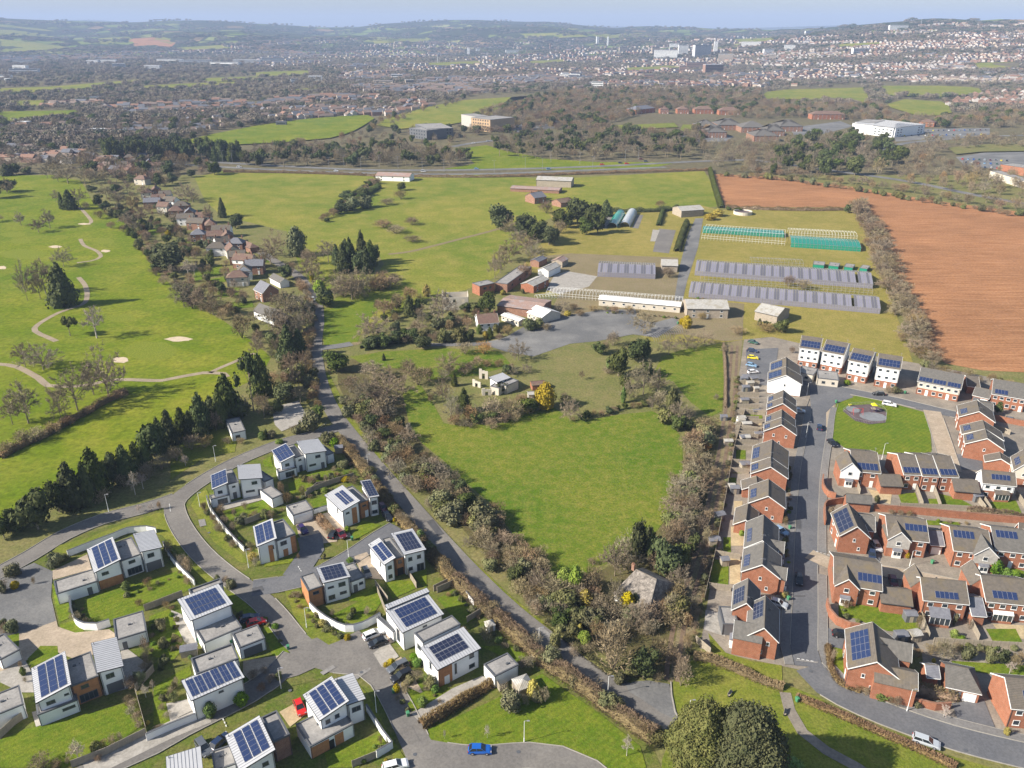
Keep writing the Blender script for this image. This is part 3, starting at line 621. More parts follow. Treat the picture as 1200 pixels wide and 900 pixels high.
# far fields on the terrain
FF = 'field'
for m, q in (('golf', [(-40,132),(0,131),(88,130),(100,136),(60,141),(18,147),(-40,148)]), ('field', [(12,119),(52,118),(50,125),(10,125)]), ('field', [(0,104),(60,102),(160,94),(168,97),(70,108),(0,110)]),
    ('field', [(95,107),(125,105),(122,113),(98,113)]), ('field', [(165,101),(275,96),(275,99),(172,105)]), ('golf', [(205,170),(235,161),(290,150),(345,141),(430,135),(440,139),(420,152),(395,162),(330,168),(250,172)]),
    ('field', [(430,150),(455,139),(500,126),(555,116),(620,113),(628,118),(600,128),(560,141),(520,148),(470,152)]), ('field', [(600,114),(622,113),(606,122),(590,122)]), ('rough', [(640,124),(690,122),(685,128),(640,130)]),
    ('field', [(893,109),(935,104),(1012,103),(1020,120),(1012,124),(985,118),(900,118)]), ('field', [(1032,101),(1100,101),(1146,103),(1152,110),(1100,114),(1040,113)]), ('field', [(1035,124),(1060,117),(1100,118),(1112,125),(1116,134),(1080,138)]),
    ('verge', [(715,148),(790,145),(795,150),(720,153)]), ('verge', [(800,147),(822,147),(822,156),(796,155)]), ('rough', [(1110,174),(1160,170),(1240,170),(1240,179),(1160,178),(1120,182)]),
    *[('field', q) for q in ([(300,85),(360,83),(365,88),(300,90)], [(240,92),(300,90),(310,94),(240,97)], [(500,74),(560,72),(565,75),(505,78)], [(730,80),(790,77),(800,80),(735,84)], [(620,72),(660,70),(665,73),(622,75)], [(980,52),(1030,50),(1035,53),(985,56)],
     [(1140,74),(1190,73),(1195,80),(1145,82)], [(420,48),(500,44),(510,48),(430,52)], [(600,40),(670,38),(690,43),(620,46)], [(690,38),(780,40),(760,46),(700,45)], [(205,56),(260,53),(270,57),(215,60)], [(860,46),(905,44),(908,48),(865,50)], [(330,106),(380,103),(385,106),(335,109)])],
    ('field', [(-60,29),(0,29),(50,34),(76,39),(60,44),(0,43),(-60,42)]), ('field', [(-60,47),(0,46),(40,50),(92,57),(40,60),(0,62),(-60,62)]), ('field', [(113,45),(150,43),(155,46),(140,53),(118,52)]),
    ('soil', [(148,46),(180,44),(208,49),(200,56),(160,56)]), ('soil', [(112,38),(130,34),(128,38),(116,40)]), ('field', [(185,42),(210,48),(200,52),(180,47)])):
    drape(FF, M[m], q)
# ---------------------------------------------------------------- plants
R_ = random.Random(3)
def rv(s=1): return Vector((R_.gauss(0, 1), R_.gauss(0, 1), R_.gauss(0, 1))) * s
def sliver(mb, a, d, wd, mi=0):
    s = d.cross(rv()).normalized() * wd
    mb.add([a - s, a + s, a + d], [(0, 1, 2)], mi)
def bare_tree(name, bm, tm, W=.42, base=.25, n=12, dens=1.0, tww=.0052, up=0):
    """leafless tree one unit high: trunk and limbs reaching into a rounded crown, and the fine twigs of that crown"""
    a = MB(); c = MB(); C0 = Vector((0, 0, base)); a.bar((0, 0, -.01), C0, .020, 6, .014); a.bar(C0, (0.01, 0, base + .3), .013, 5, .006)
    for k in range(n):
        zc = .12 + .86 * (k + .5) / n; an = 2.4 * k + R_.random() * .5; rr = math.sqrt(1 - zc * zc)
        E = C0 + Vector((math.cos(an) * rr * W, math.sin(an) * rr * W, zc * (.92 - base))) * R_.uniform(.72, .98)
        S0 = C0 + Vector((0, 0, .26 * R_.random() * zc)); Mi = S0.lerp(E, .5) + Vector((0, 0, .03)) + rv(.015); L = (E - S0).length
        a.bar(S0, Mi, .0085, 4, .0055); a.bar(Mi, E, .0055, 4, .002)
        for j in range(7):
            t = .25 + .75 * (j + R_.random()) / 7; p = S0.lerp(Mi, t * 2) if t < .5 else Mi.lerp(E, t * 2 - 1)
            d = ((E - S0).normalized() + rv(.55)).normalized(); l = L * R_.uniform(.22, .38); q = p + d * l; a.bar(p, q, .0034, 3, .0014)
            for i in range(int(7 * dens)):
                p2 = p.lerp(q, .2 + .8 * R_.random()); d2 = (d + rv(.6) + Vector((0, 0, .15))).normalized(); l2 = R_.uniform(.05, .11); sliver(c, p2, d2 * l2, .005)
                for _ in range(int(5 * dens)):
                    p3 = p2 + d2 * l2 * R_.random(); d3 = (d2 + rv(.6)).normalized(); sliver(c, p3, d3 * R_.uniform(.03, .06), tww)
    return norm_pair(name, a, c, tm, bm)
def norm_pair(name, a, c, tm, cm, smooth=False):
    V = np.array([v for v in a.v + c.v]); h = V[:, 2].max(); r = np.percentile(np.hypot(V[:, 0], V[:, 1]), 97)
    def nrm(mb): mb.v = [(x / (2 * r), y / (2 * r), z / h) for x, y, z in mb.v]
    nrm(a); nrm(c); out = {}
    me = bpy.data.meshes.new(name + '_trunk'); me.from_pydata(a.v, [], a.f); me.materials.append(tm); out['trunk'] = me
    me = bpy.data.meshes.new(name + '_crown'); me.from_pydata(c.v, [], c.f); me.materials.append(cm); out['crown'] = me
    me = bpy.data.meshes.new(name + '_whole'); o = len(a.v); me.from_pydata(a.v + c.v, [], a.f + [tuple(i + o for i in f) for f in c.f])
    me.materials.append(tm); me.materials.append(cm); me.polygons.foreach_set('material_index', [0] * len(a.f) + [1] * len(c.f)); out['whole'] = me
    return out
def leafquad(mb, p, n, s):
    u = n.cross(rv()).normalized(); w_ = n.cross(u).normalized(); u = u * s; w_ = w_ * s * R_.uniform(.5, .9)
    mb.add([p - u, p + w_, p + u, p - w_], [(0, 1, 2, 3)])
def lumps(k, spread=(.36, .36, .28), zc=.55, r=(.16, .28)):
    return [(Vector((R_.uniform(-1, 1) * spread[0], R_.uniform(-1, 1) * spread[1], zc + R_.uniform(-1, 1) * spread[2])), R_.uniform(*r)) for _ in range(k)]
def leafy(name, lm, tm, kind='round', nl=16, per=70, ls=.045, core=True, cf=.7):
    a = MB(); c = MB(); a.bar((0, 0, -.01), (0, 0, .6), .03, 5, .015)
    if kind == 'round': L = lumps(nl, (.30, .30, .24), .52) + [(Vector((0, 0, .5)), .34)]
    elif kind == 'bush': L = lumps(nl, (.34, .34, .2), .42, (.18, .30)) + [(Vector((0, 0, .35)), .40)]
    elif kind == 'cone':
        L = []
        for i in range(nl):
            z = (i + .5) / nl; rr = .42 * (1 - z) ** .8 + .03; an = i * 2.4; L.append((Vector((math.cos(an) * rr * .45, math.sin(an) * rr * .45, .05 + z * .87)), rr * .75 + .03))
    elif kind == 'egg':
        L = [(Vector((0, 0, .45)), .38)] + [(Vector((math.cos(i * 2.4) * .18 * math.sin(3 * (i + 1) / nl), math.sin(i * 2.4) * .18 * math.sin(3 * (i + 1) / nl), .12 + .72 * i / nl)), .22 * (1.15 - .5 * i / nl)) for i in range(nl)]
    elif kind == 'pine':
        L = lumps(nl, (.36, .36, .16), .76, (.12, .2))
        for p, r in L[::2]: a.bar((0, 0, .35 + .3 * R_.random()), p, .012, 4, .005)
        a.bar((0, 0, 0), (0, 0, .9), .026, 5, .01)
    elif kind == 'dome':
        L = [(Vector((0, 0, .40)), .40)] + [(Vector((math.cos(i * 2.4) * .40 * math.sqrt((i + .5) / nl), math.sin(i * 2.4) * .38 * math.sqrt((i + .5) / nl), .48 + .34 * (1 - (i / nl)) - R_.uniform(0, .08))), R_.uniform(.09, .15)) for i in range(nl)]
    for p, r in L:
        for k in range(int(1.5 * per * (r / .22) ** 1.6)):
            d = rv().normalized(); q = p + Vector((d.x, d.y, d.z * .9)) * r * R_.uniform(.78, 1.1)
            if q.z < .02: continue
            leafquad(c, q, (d + rv(.45)).normalized(), ls * R_.uniform(.6, 1.3))
        if core:
            rr = r * cf; o = [Vector((x, y, z)).normalized() * rr + p for x, y, z in ((1,0,0),(-1,0,0),(0,1,0),(0,-1,0),(0,0,1),(0,0,-1),(1,1,1),(-1,1,1),(1,-1,1),(-1,-1,1),(1,1,-1),(-1,1,-1),(1,-1,-1),(-1,-1,-1))]
            F = [(4,6,7),(4,7,9),(4,9,8),(4,8,6),(0,8,12),(0,12,10),(0,10,6),(0,6,8),(1,7,11),(1,11,13),(1,13,9),(1,9,7),(2,6,10),(2,10,11),(2,11,7),(2,7,6),(3,9,13),(3,13,12),(3,12,8),(3,8,9),(5,10,12),(5,12,13),(5,13,11),(5,11,10)]
            c.add(o, F)
    return norm_pair(name, a, c, tm, lm)
def twigbush(name, lm, tm, n=900, tw=.011):
    """dense leafless shrub: stems from the ground ending in a haze of twigs"""
    a = MB(); c = MB()
    for i in range(9):
        an = i * 2.4; a.bar((0, 0, -.01), (math.cos(an) * .22, math.sin(an) * .22, .5), .014, 3, .006)
    L = lumps(11, (.32, .32, .2), .48, (.16, .28)) + [(Vector((0, 0, .4)), .36)]
    for i in range(n):
        p, r = R_.choice(L); d = rv().normalized(); q = p + d * r * R_.random() ** .45
        if q.z < 0: q.z = abs(q.z)
        sliver(c, q, (d + Vector((0, 0, .6)) + rv(.4)).normalized() * R_.uniform(.06, .15), tw)
    return norm_pair(name, a, c, tm, lm)
B_, K = M['bark'], {}
def kindset(key, name, phrase, cat, metas): K[key] = dict(name=name, phrase=phrase, cat=cat, T=metas, n=0)
kindset('bare', 'bare_tree', 'leafless brown tree', 'tree', [bare_tree('bare', M['twig'], B_, W=w_, base=b_) for w_, b_ in ((.40, .22), (.46, .28), (.36, .2), (.5, .25))])
kindset('bareg', 'bare_oak_tree', 'spreading grey tree', 'tree', [bare_tree('oak', M['twiggrey'], B_, W=w_, base=b_, n=15, dens=1.1) for w_, b_ in ((.62, .18), (.55, .22), (.6, .15))])
kindset('birch', 'birch_tree', 'slim pale leafless tree', 'tree', [bare_tree('birch', M['twigpale'], M['barkpale'], W=w_, base=.3, n=10, dens=.9, tww=.004) for w_ in (.26, .32)])
kindset('bush', 'brown_shrub', 'leafless brown shrub', 'shrub', [twigbush('bush', M['brownleaf'], B_), twigbush('bush', M['twig'], B_), twigbush('bush', M['twiggrey'], B_)])
kindset('olive', 'olive_shrub', 'olive green shrub', 'shrub', [leafy('olive', M['olive'], B_, 'bush', 10, 60, .055, True) for _ in range(3)])
kindset('ever', 'evergreen_tree', 'dark evergreen tree', 'tree', [leafy('ever', M['dark'], B_, 'round', 16, 60, .045) for _ in range(3)])
kindset('con', 'conifer_tree', 'dark pointed conifer', 'tree', [leafy('con', M['dark'], B_, 'cone', 14, 90, .04) for _ in range(3)])
kindset('pine', 'pine_tree', 'bare-stemmed pine tree', 'tree', [leafy('pine', M['dark'], B_, 'pine', 12, 60, .04) for _ in range(3)])
kindset('lime', 'bright_shrub', 'bright green shrub', 'shrub', [leafy('lime', M['lime'], B_, 'egg', 9, 70, .05) for _ in range(2)])
kindset('limecon', 'bright_conifer_tree', 'bright green conifer', 'tree', [leafy('limecon', M['lime'], B_, 'egg', 12, 110, .035)])
kindset('gold', 'golden_shrub', 'golden yellow shrub', 'shrub', [leafy('gold', M['gold'], B_, 'egg', 9, 70, .05) for _ in range(2)])
kindset('goldcon', 'golden_conifer_tree', 'golden yellow conifer', 'tree', [leafy('goldcon', M['gold'], B_, 'egg', 14, 120, .032)])
kindset('olivecon', 'olive_conifer_tree', 'olive-gold conifer', 'tree', [leafy('olivecon', M['olive'], B_, 'egg', 12, 110, .035)])
kindset('orange', 'orange_willow', 'orange twiggy willow', 'shrub', [twigbush('orange', M['orange'], B_)])
kindset('holm', 'holm_oak', 'huge rounded evergreen oak', 'tree', [leafy('holm', M['holm'], B_, 'dome', 90, 620, .012, cf=.74)])
PLANTS = []                                     # (kind, ground point, height, width, area phrase)
def plant(k, cr, u, vb, vt, wpx, area):
    q = pt(cr, (u, vb)); s = CR[cr][2]
    p = S(*q); h = max(.8, height_to(p, CR[cr][1] + vt / s)); wd = wpx / s * depth_at(p) / FPX
    PLANTS.append((k, p, h, wd, area))
def plants(cr, area, text):
    for t in text.replace('\n', ';').split(';'):
        f = t.split()
        if f: plant(f[0], cr, *[float(x) for x in f[1:5]], area)
def belt(area, mix, pts, width, spacing, h, w=None, cr='P', seed=0):
    """a row of separately growing plants along a line"""
    r = random.Random(seed + len(PLANTS)); P = line_pts(pts, cr, 1.0); N = normals2(P); acc = 0
    for i in range(1, len(P)):
        acc += (P[i] - P[i - 1]).length
        if acc > spacing:
            acc = r.uniform(-.25, .25) * spacing; p = P[i] + N[i] * r.uniform(-width / 2, width / 2); hh = r.uniform(*h); ww = hh * r.uniform(1.05, 1.5) if w is None else r.uniform(*w)
            PLANTS.append((r.choice(mix.split()), Vector((p.x, p.y, 0)), hh, ww, area))
def wood(area, mix, poly, spacing, h, aspect=(.7, 1.0), seed=0, far=False):
    """plants spread over an area, jittered on a grid of the ground"""
    r = random.Random(seed + 17 * len(PLANTS) + 1)
    Q = [T(*p) or S(p[0], max(p[1], 60)) for p in poly]; xs = [q.x for q in Q]; ys = [q.y for q in Q]; pl = [(q.x, q.y) for q in Q]
    x = min(xs); mix = mix.split()
    while x < max(xs):
        y = min(ys)
        while y < max(ys):
            p = (x + r.uniform(-.5, .5) * spacing, y + r.uniform(-.5, .5) * spacing)
            if inside(p, pl) and abs(p[0]) < p[1] * .82 + 60:
                hh = r.uniform(*h); PLANTS.append((r.choice(mix), Vector((p[0], p[1], terr(*p))), hh, hh * r.uniform(*aspect), area))
            y += spacing
        x += spacing
plants('B6', 'the golf course', '''con 305 635 425 140; con 330 182 85 78; con 293 180 98 30; bare 100 258 185 62; bare 183 290 222 80; bare 236 270 170 75; bare 268 150 85 50; bare 372 165 75 90; ever 35 100 40 80
bareg 130 610 400 90; bare 215 575 395 130; bare 190 600 480 70; bareg 300 450 350 110; birch 455 785 620 110; pine 330 775 680 90; bareg 865 640 495 120; bare 940 658 520 80; bare 1000 675 565 120; bush 1135 785 660 110
ever -20 130 40 90; bare -10 240 200 60; bush 405 182 142 40''')
plants('B6', 'the cottage gardens beside the golf course', '''ever 800 470 345 165; birch 885 500 415 60; birch 915 500 425 40; con 607 303 258 32; ever 635 325 280 34; ever 465 165 110 50; bush 470 225 180 60; olive 520 215 170 50; con 1045 220 122 40; ever 1105 270 198 68; bareg 870 140 50 110; bare 905 150 85 70
bush 700 395 340 70; ever 740 380 340 60; olive 660 370 320 50; bare 600 260 190 80; bare 660 240 180 80; ever 560 230 180 50; bush 760 300 260 60; olive 800 290 250 60; bush 840 300 250 60; ever 880 390 350 70; bush 920 400 350 60; olive 980 420 385 50; ever 740 260 220 40; bush 700 200 150 60
bare 560 160 90 90; bare 500 130 60 80; ever 430 100 65 50; bush 620 180 130 60; olive 560 190 150 50; bush 880 250 215 50; gold 790 305 278 28; bush 520 270 235 50; bush 580 290 250 40; bush 1000 590 540 60; ever 1020 560 520 50; bare 980 250 150 60; bush 960 560 520 40; ever 540 110 60 50; bare 600 110 40 90; bare 680 130 60 70
ever 940 360 320 50; bush 1090 590 550 60; olive 1140 620 585 40; olive 970 520 480 40; bush 900 330 290 50; ever 500 180 140 40; bare 640 300 230 60; ever 690 290 240 40; bush 740 420 370 50; ever 780 340 300 50; olive 850 350 310 50; bush 620 220 180 50; bare 820 250 190 60''')
plants('E8', 'the far edge of the golf course', '''bare 480 690 550 150; bareg 410 680 575 90; bare 600 695 575 140; bare 335 655 555 90; con 50 635 545 90; ever 115 625 545 80; ever 190 625 570 80; bare 680 690 590 90; bareg 50 760 640 120; bare 740 690 580 90; bare 820 680 560 110; bare 640 560 430 120''')
plants('B7', 'the hedge across the golf course', '''bareg 205 215 80 200; bare 120 200 80 110; bare 365 405 190 190; bareg 510 340 85 220; bareg 290 455 270 110; bare 135 465 240 160; bare 60 470 330 100; bare 440 330 160 130; bush 180 545 480 120; bush 110 560 490 90; bush 250 510 460 90; bush 330 470 420 80; bush 420 420 380 70; bush 570 345 300 90; bush 40 600 545 90''')
plants('B7', 'the conifer belt between the golf course and the white houses', '''con 1075 440 225 150; pine 1190 410 130 120; con 950 505 315 120; con 1000 470 330 90; con 860 520 385 90; con 800 560 395 90; ever 715 640 455 130; con 760 600 430 80; con 600 740 560 120; con 650 700 545 80; con 460 800 570 150; ever 530 760 590 90; con 350 860 640 150; ever 280 880 720 100; ever 180 960 765 170; con 70 960 860 110; ever 20 1000 880 100; con 420 840 640 90
birch 635 800 680 60; birch 672 772 690 50; bare 1015 500 400 70; bare 1155 430 330 70; bush 700 720 640 90; bush 760 680 600 90; bush 830 640 560 90; bush 900 590 510 80; bush 580 760 690 80; con 900 540 400 70; con 1040 480 300 80; birch 870 660 610 40; con 690 680 520 70; ever 950 560 470 70; bush 960 580 520 80; ever 1140 440 340 70; bush 480 830 760 90; bush 650 740 680 70''')
plants('B8', 'the west side of the lane', '''con 30 650 450 120; con 155 480 315 105; con 205 470 335 80; bare 150 310 150 150; bareg 220 280 160 120; bare 100 260 170 90; bare 250 340 240 80; bare 130 380 230 120; bareg 200 380 240 100; bare 60 330 240 90; ever 130 680 600 110; ever 285 775 700 85; bare 185 630 490 80; bare 225 560 440 70; bare 210 690 600 70; bush 240 430 360 60; bush 250 500 430 50; bush 260 560 490 50; bush 80 600 540 80; ever 0 360 310 40
bare 40 760 640 90; bush 20 700 650 80; olive 60 740 700 60; gold 245 690 672 16; olive 195 830 790 60; bush 280 660 600 50; bush 290 720 670 50; bare 170 560 440 80; ever 110 740 670 60; con 50 850 810 22; olive 30 850 820 40; bare 10 480 370 80''')
plants('B8', 'the wooded garden east of the lane', '''bareg 450 205 60 170; bareg 385 155 60 90; ever 330 238 160 85; lime 300 175 110 60; gold 262 120 65 18; bare 240 110 20 80; bareg 520 160 50 90; bush 620 150 95 120; bush 560 160 110 80; bareg 550 390 250 190; con 718 280 178 60; ever 765 275 200 45; bareg 875 310 140 160; bush 600 270 195 90; bush 660 250 170 90; bush 720 215 140 90; bush 570 250 200 50; gold 800 190 132 40; ever 1085 272 165 90; gold 1160 180 158 26
ever 380 540 440 120; ever 540 430 370 90; ever 600 425 365 90; ever 660 410 360 90; bush 700 410 360 70; ever 780 430 370 90; bush 750 360 300 90; olive 850 340 290 70; ever 900 330 280 70; olive 880 400 340 80; olive 960 400 330 80; ever 1000 400 340 60; bush 940 320 270 80; limecon 1046 365 318 32; con 1096 385 330 40; gold 1076 388 350 26; bush 1140 395 360 50; bush 990 330 280 60; bush 650 300 275 60; olive 800 380 340 50; olive 1030 260 220 60; ever 980 260 215 50; bush 1180 370 320 70; bush 830 400 360 60; ever 700 380 340 50; bareg 780 330 240 80; olive 920 380 350 50; con 600 490 455 20''')
plants('B5', 'the copse at the bend of the lane', '''olivecon 915 480 335 95; bareg 810 480 350 130; bare 790 520 410 110; bare 1060 510 400 100; con 1145 525 395 60; con 1100 520 420 50; con 1180 530 430 60; bare 985 560 440 100; bareg 1120 665 560 140; ever 1050 712 620 80; bareg 1020 650 560 90; bareg 1180 650 560 90; bare 750 540 450 80; bush 960 520 440 70; bush 890 560 500 60; gold 985 590 545 22; ever 860 590 520 70; con 565 295 205 38; ever 630 345 285 60; bare 1000 600 500 80; lime 1040 705 640 70''')
plants('C5', 'the dark conifers beside the pasture', '''con 35 590 470 50; con 75 570 445 50; con 105 575 480 50; con 10 600 490 60; ever 60 600 520 60; con 90 600 500 50; bareg 40 690 580 120; bush 140 660 600 90; bush 190 640 600 60; ever 120 560 500 40''')
plants('C5', 'the trees beside the nursery buildings', '''ever 560 450 350 90; bareg 590 470 390 60; ever 640 480 390 80; ever 690 490 410 90; bareg 650 530 450 110; bare 590 560 480 90; bareg 560 600 500 80; bare 620 500 440 60; ever 730 500 430 70; ever 830 425 330 95; ever 790 440 380 60; ever 880 440 350 70; con 930 400 340 50; ever 900 460 380 60; ever 860 465 400 60; ever 760 430 370 50; ever 700 340 310 30; bush 720 390 340 60; bush 640 620 560 60; bush 770 460 410 60; bare 540 620 540 60; bareg 680 560 480 80''')
plants('C5', 'the grassland hedges', '''ever 20 340 310 60; ever 70 330 300 60; ever 210 310 280 34; bush 250 430 400 60; bush 150 440 410 80; bush 190 460 430 80; bush 250 490 465 70; olive 120 285 268 30; olive 80 310 290 40; olive 40 380 330 60; olive 90 370 325 60; bush 160 360 335 60; bush 210 340 305 50; ever 0 390 340 50''')
plants('E6', 'the scrub at the field corner beside the lane', '''bareg 260 240 50 320; bareg 130 260 90 180; bush 60 180 90 110; bare 180 110 0 160; bush 430 150 40 150; bush 380 90 0 120; bush 490 130 40 80; bare 600 90 -40 150; con 635 155 80 42; con 690 300 160 85; bareg 570 240 100 110; bareg 620 350 160 100; bare 660 360 240 60; bush 720 360 260 110; bareg 760 350 250 90; bush 850 340 200 150; bush 940 330 210 150; ever 1050 300 215 130; ever 930 85 30 65; bush 1010 250 200 90; ever 890 190 135 80; birch 380 450 360 60; bare 640 700 620 60; bush 500 250 190 40; bush 200 330 240 60; bare 230 300 180 80''')
plants('E7', 'the rough lawn below the car park', '''goldcon 90 378 222 122; bareg 230 448 300 130; bush 200 350 290 90; ever 395 70 8 80; ever 500 195 20 120; ever 600 110 -10 130; ever 640 90 -20 90; lime 460 160 85 60; bareg 640 300 100 230; bareg 720 290 160 140; lime 528 345 250 32; bare 295 215 160 40; bareg 830 470 305 140; ever 835 500 420 90; olive 760 460 380 90; bush 730 370 260 90; bush 900 440 350 90; ever 890 490 430 80; bare 690 380 290 80; olive 800 430 250 80; ever 660 200 110 70; bush 440 180 140 70; ever 540 260 190 70; bareg 560 330 200 110; bush 430 60 -10 60''')
plants('E7', 'the tree belt between the meadow and the brick houses', '''bush 930 610 480 130; orange 1000 610 565 50; bareg 940 730 610 170; bareg 880 860 750 220; bare 970 850 740 120; bush 900 600 500 80; bareg 870 940 830 200; bare 1000 720 620 80; bush 1040 780 700 60; bush 960 790 720 80; bare 1050 330 290 40; bare 1095 70 10 50''')
plants('E5', 'the tree belt between the meadow and the brick houses', '''bareg 960 160 30 180; bareg 940 260 150 180; bare 1000 230 100 130; bare 920 340 220 150; bush 1050 300 200 80; ever 1000 430 300 80; bush 1080 360 270 70; bush 1060 420 340 60; bare 890 380 290 110; bare 1030 130 20 120; bush 1060 520 440 60; bush 1080 250 170 60''')
plants('E5', 'the garden of the shingle-roofed cottage', '''limecon 290 625 490 95; limecon 350 640 480 85; ever 700 475 245 120; ever 760 470 280 90; ever 850 545 330 170; ever 930 510 380 130; bareg 570 545 330 200; bush 450 640 470 140; bareg 925 620 475 150; bush 870 775 640 100; gold 640 735 630 80; ever 690 730 640 60; gold 405 715 620 95; bareg 700 815 670 160; bareg 570 700 540 110; bush 560 790 700 120; bush 760 850 770 110; olive 200 720 640 110; bush 90 690 600 120; ever 20 580 480 100; bush 130 760 690 110; bush 330 740 680 80; olive 270 790 715 70; gold 330 860 825 30; gold 376 865 810 36; lime 395 905 850 60; bush 520 890 800 200; ever 800 440 330 100; bush 640 700 640 60; olive 480 700 650 60; bush 30 640 560 110; bush 440 480 440 60; ever 520 720 680 50; bareg 640 850 760 90''')
plants('B2', 'the scrub beside the junction', '''bush 310 440 215 220; ever 455 482 345 125; bush 530 400 280 120; bush 630 515 385 90; bush 600 430 330 80; gold 155 272 225 28; gold 120 275 240 24; lime 185 330 255 50; olive 400 460 415 60; bush 60 200 120 90; olive 40 330 260 60; bush 130 380 320 60; bush 240 300 200 90; bush 470 275 210 110; bareg 430 240 120 150; bush 560 190 100 80; bush 520 490 440 60; olive 340 500 450 60; bush 630 470 360 60; bush 660 340 260 50; bush 660 240 170 50; bush 690 160 80 50''')
plants('B2', 'the corner of the grass bank', 'birch 377 845 745 55;holm 700 1000 585 315;holm 890 1040 608 385;lime 1150 940 862 110;bush 1000 1010 880 120')
for (q, a) in (((485,765,715,14), 0), ((684,762,690,26), 0)): plant('birch', 'A3', q[0], q[1], q[2], q[3], 'the lawn by the blue car')
plants('A3', 'the gardens of the nearest white houses', '''olive 790 625 540 110; gold 900 572 480 60; bush 955 592 515 70; lime 820 625 590 30; olive 915 590 530 60; lime 340 385 362 40; lime 355 420 385 50; gold 235 420 390 46; gold 210 425 405 30; olive 415 525 470 60; lime 440 545 510 40; lime 380 610 565 50; gold 290 520 496 20; gold 260 545 505 36; bush 300 555 490 50; olive 320 505 470 50; bush 360 490 440 60; lime 400 490 462 30; gold 30 298 272 34; bush 850 430 370 70; bush 760 560 500 60; bush 670 300 230 80; bush 690 200 150 60; olive 560 120 90 30; bush 570 280 240 60; bush 880 430 380 60; olive 265 460 435 40; bush 460 240 200 50; lime 120 860 845 30; bush 860 600 550 50''')
plants('A2', 'the gardens of the white houses in the middle of the estate', '''gold 711 235 204 40; olive 290 55 20 40; olive 330 195 165 36; lime 335 600 545 70; lime 190 660 590 60; gold 128 850 810 26; olive 840 200 170 40; bush 600 105 70 50; bush 760 190 145 30; olive 750 260 240 30; bush 470 500 460 50; bush 430 540 500 50; olive 510 480 450 40; bush 30 520 470 40; olive 20 580 540 50; bush 985 790 740 30; olive 990 820 790 34; gold 1010 870 855 20; lime 905 875 850 30; bush 920 180 140 40; bush 390 480 440 60; bush 440 460 420 50; olive 860 180 140 30; bush 1090 460 420 40; bush 1040 180 150 30''')
plants('A1', 'the gardens of the white houses at lower left', '''bush 690 370 280 46; bush 685 400 350 46; bush 690 450 395 60; bush 620 530 460 70; bush 605 600 555 50; bush 625 620 575 54; bush 620 650 605 56; bush 645 685 635 56; bush 655 710 675 40; olive 450 830 780 60; bush 490 810 765 50; bush 530 790 750 54; bush 565 775 735 36; birch 370 865 775 80; bush 200 900 840 120; olive 760 260 200 50; olive 770 330 290 60; con 757 440 380 26; birch 720 540 485 30; birch 685 570 510 46; olive 815 530 495 30; bush 805 580 540 50; olive 20 240 200 40; lime 112 465 425 28; gold 693 695 678 22; bush 740 720 700 40; bush 755 715 695 40; olive 60 260 205 70; bush 20 270 225 60; gold 75 55 22 36; bush 20 70 20 60; olive 660 510 440 50; bush 320 880 850 30; bush 460 870 840 40; olive 780 410 380 40; bush 860 380 340 30; bush 710 440 400 30; bush 270 900 860 60; bush 100 430 395 24; bush 120 500 470 20''')
plants('A4', 'the gardens of the large white house at left', '''olive 265 455 390 80; olive 60 500 445 80; gold 70 560 525 36; bush 692 553 505 46; lime 593 567 522 44; bush 795 400 320 50; bush 850 460 390 50; bush 885 490 400 60; bush 655 640 605 40; olive 1085 558 515 50; bush 370 720 660 60; bush 400 730 690 50; olive 300 430 400 50; bush 960 195 150 34; bush 975 215 180 30; bush 1000 240 205 34; bush 1030 290 245 40; olive 1075 335 305 36; bush 1095 365 330 40; gold 1185 420 388 40; olive 1140 245 205 50; bush 1050 255 220 50; bush 1015 290 260 30; birch 655 205 165 36; birch 708 195 160 30; bush 750 190 145 24; bush 880 540 500 40; bush 1060 530 500 40; olive 1020 530 495 30; bush 780 650 615 40; olive 5 580 520 50; bush 160 540 500 20''')
plants('A5', 'the gardens of the northern white houses', '''bush 160 475 430 30; olive 175 495 465 30; bush 200 520 490 34; bush 215 545 515 36; bush 235 575 535 40; olive 270 620 588 34; bush 293 645 610 40; olive 365 650 620 40; gold 382 705 670 40; bush 395 730 690 40; bush 130 60 20 40; bush 520 410 330 40; bush 545 440 380 50; olive 630 340 308 40; bush 660 350 305 50; bush 765 290 265 36; olive 755 330 295 30; olive 810 270 235 60; gold 820 335 312 50; bush 710 540 500 44; bush 745 590 555 50; lime 842 720 692 36; lime 830 575 545 30; gold 1050 525 505 20; gold 1062 545 522 16; con 445 140 95 18; bush 270 160 125 50; bush 330 160 128 46; bush 290 560 520 50; olive 330 540 495 50; bush 240 490 440 50; bush 470 510 470 50; olive 440 510 470 40; lime 510 158 138 40; olive 470 130 98 50; lime 430 140 100 36; olive 740 165 105 80; lime 770 170 130 50; bush 600 700 670 20; birch 70 265 215 40; bush 620 400 350 40; lime 1170 620 560 50; olive 720 700 670 20; bush 860 350 310 60; olive 660 100 0 90; bush 590 110 70 60; bush 580 880 850 40; gold 670 60 40 40; bush 210 450 410 30; olive 560 430 400 40; bush 730 340 300 30; olive 690 330 300 30; bush 780 320 290 40; olive 610 280 260 26; bush 300 500 460 30; bush 350 470 430 30''')
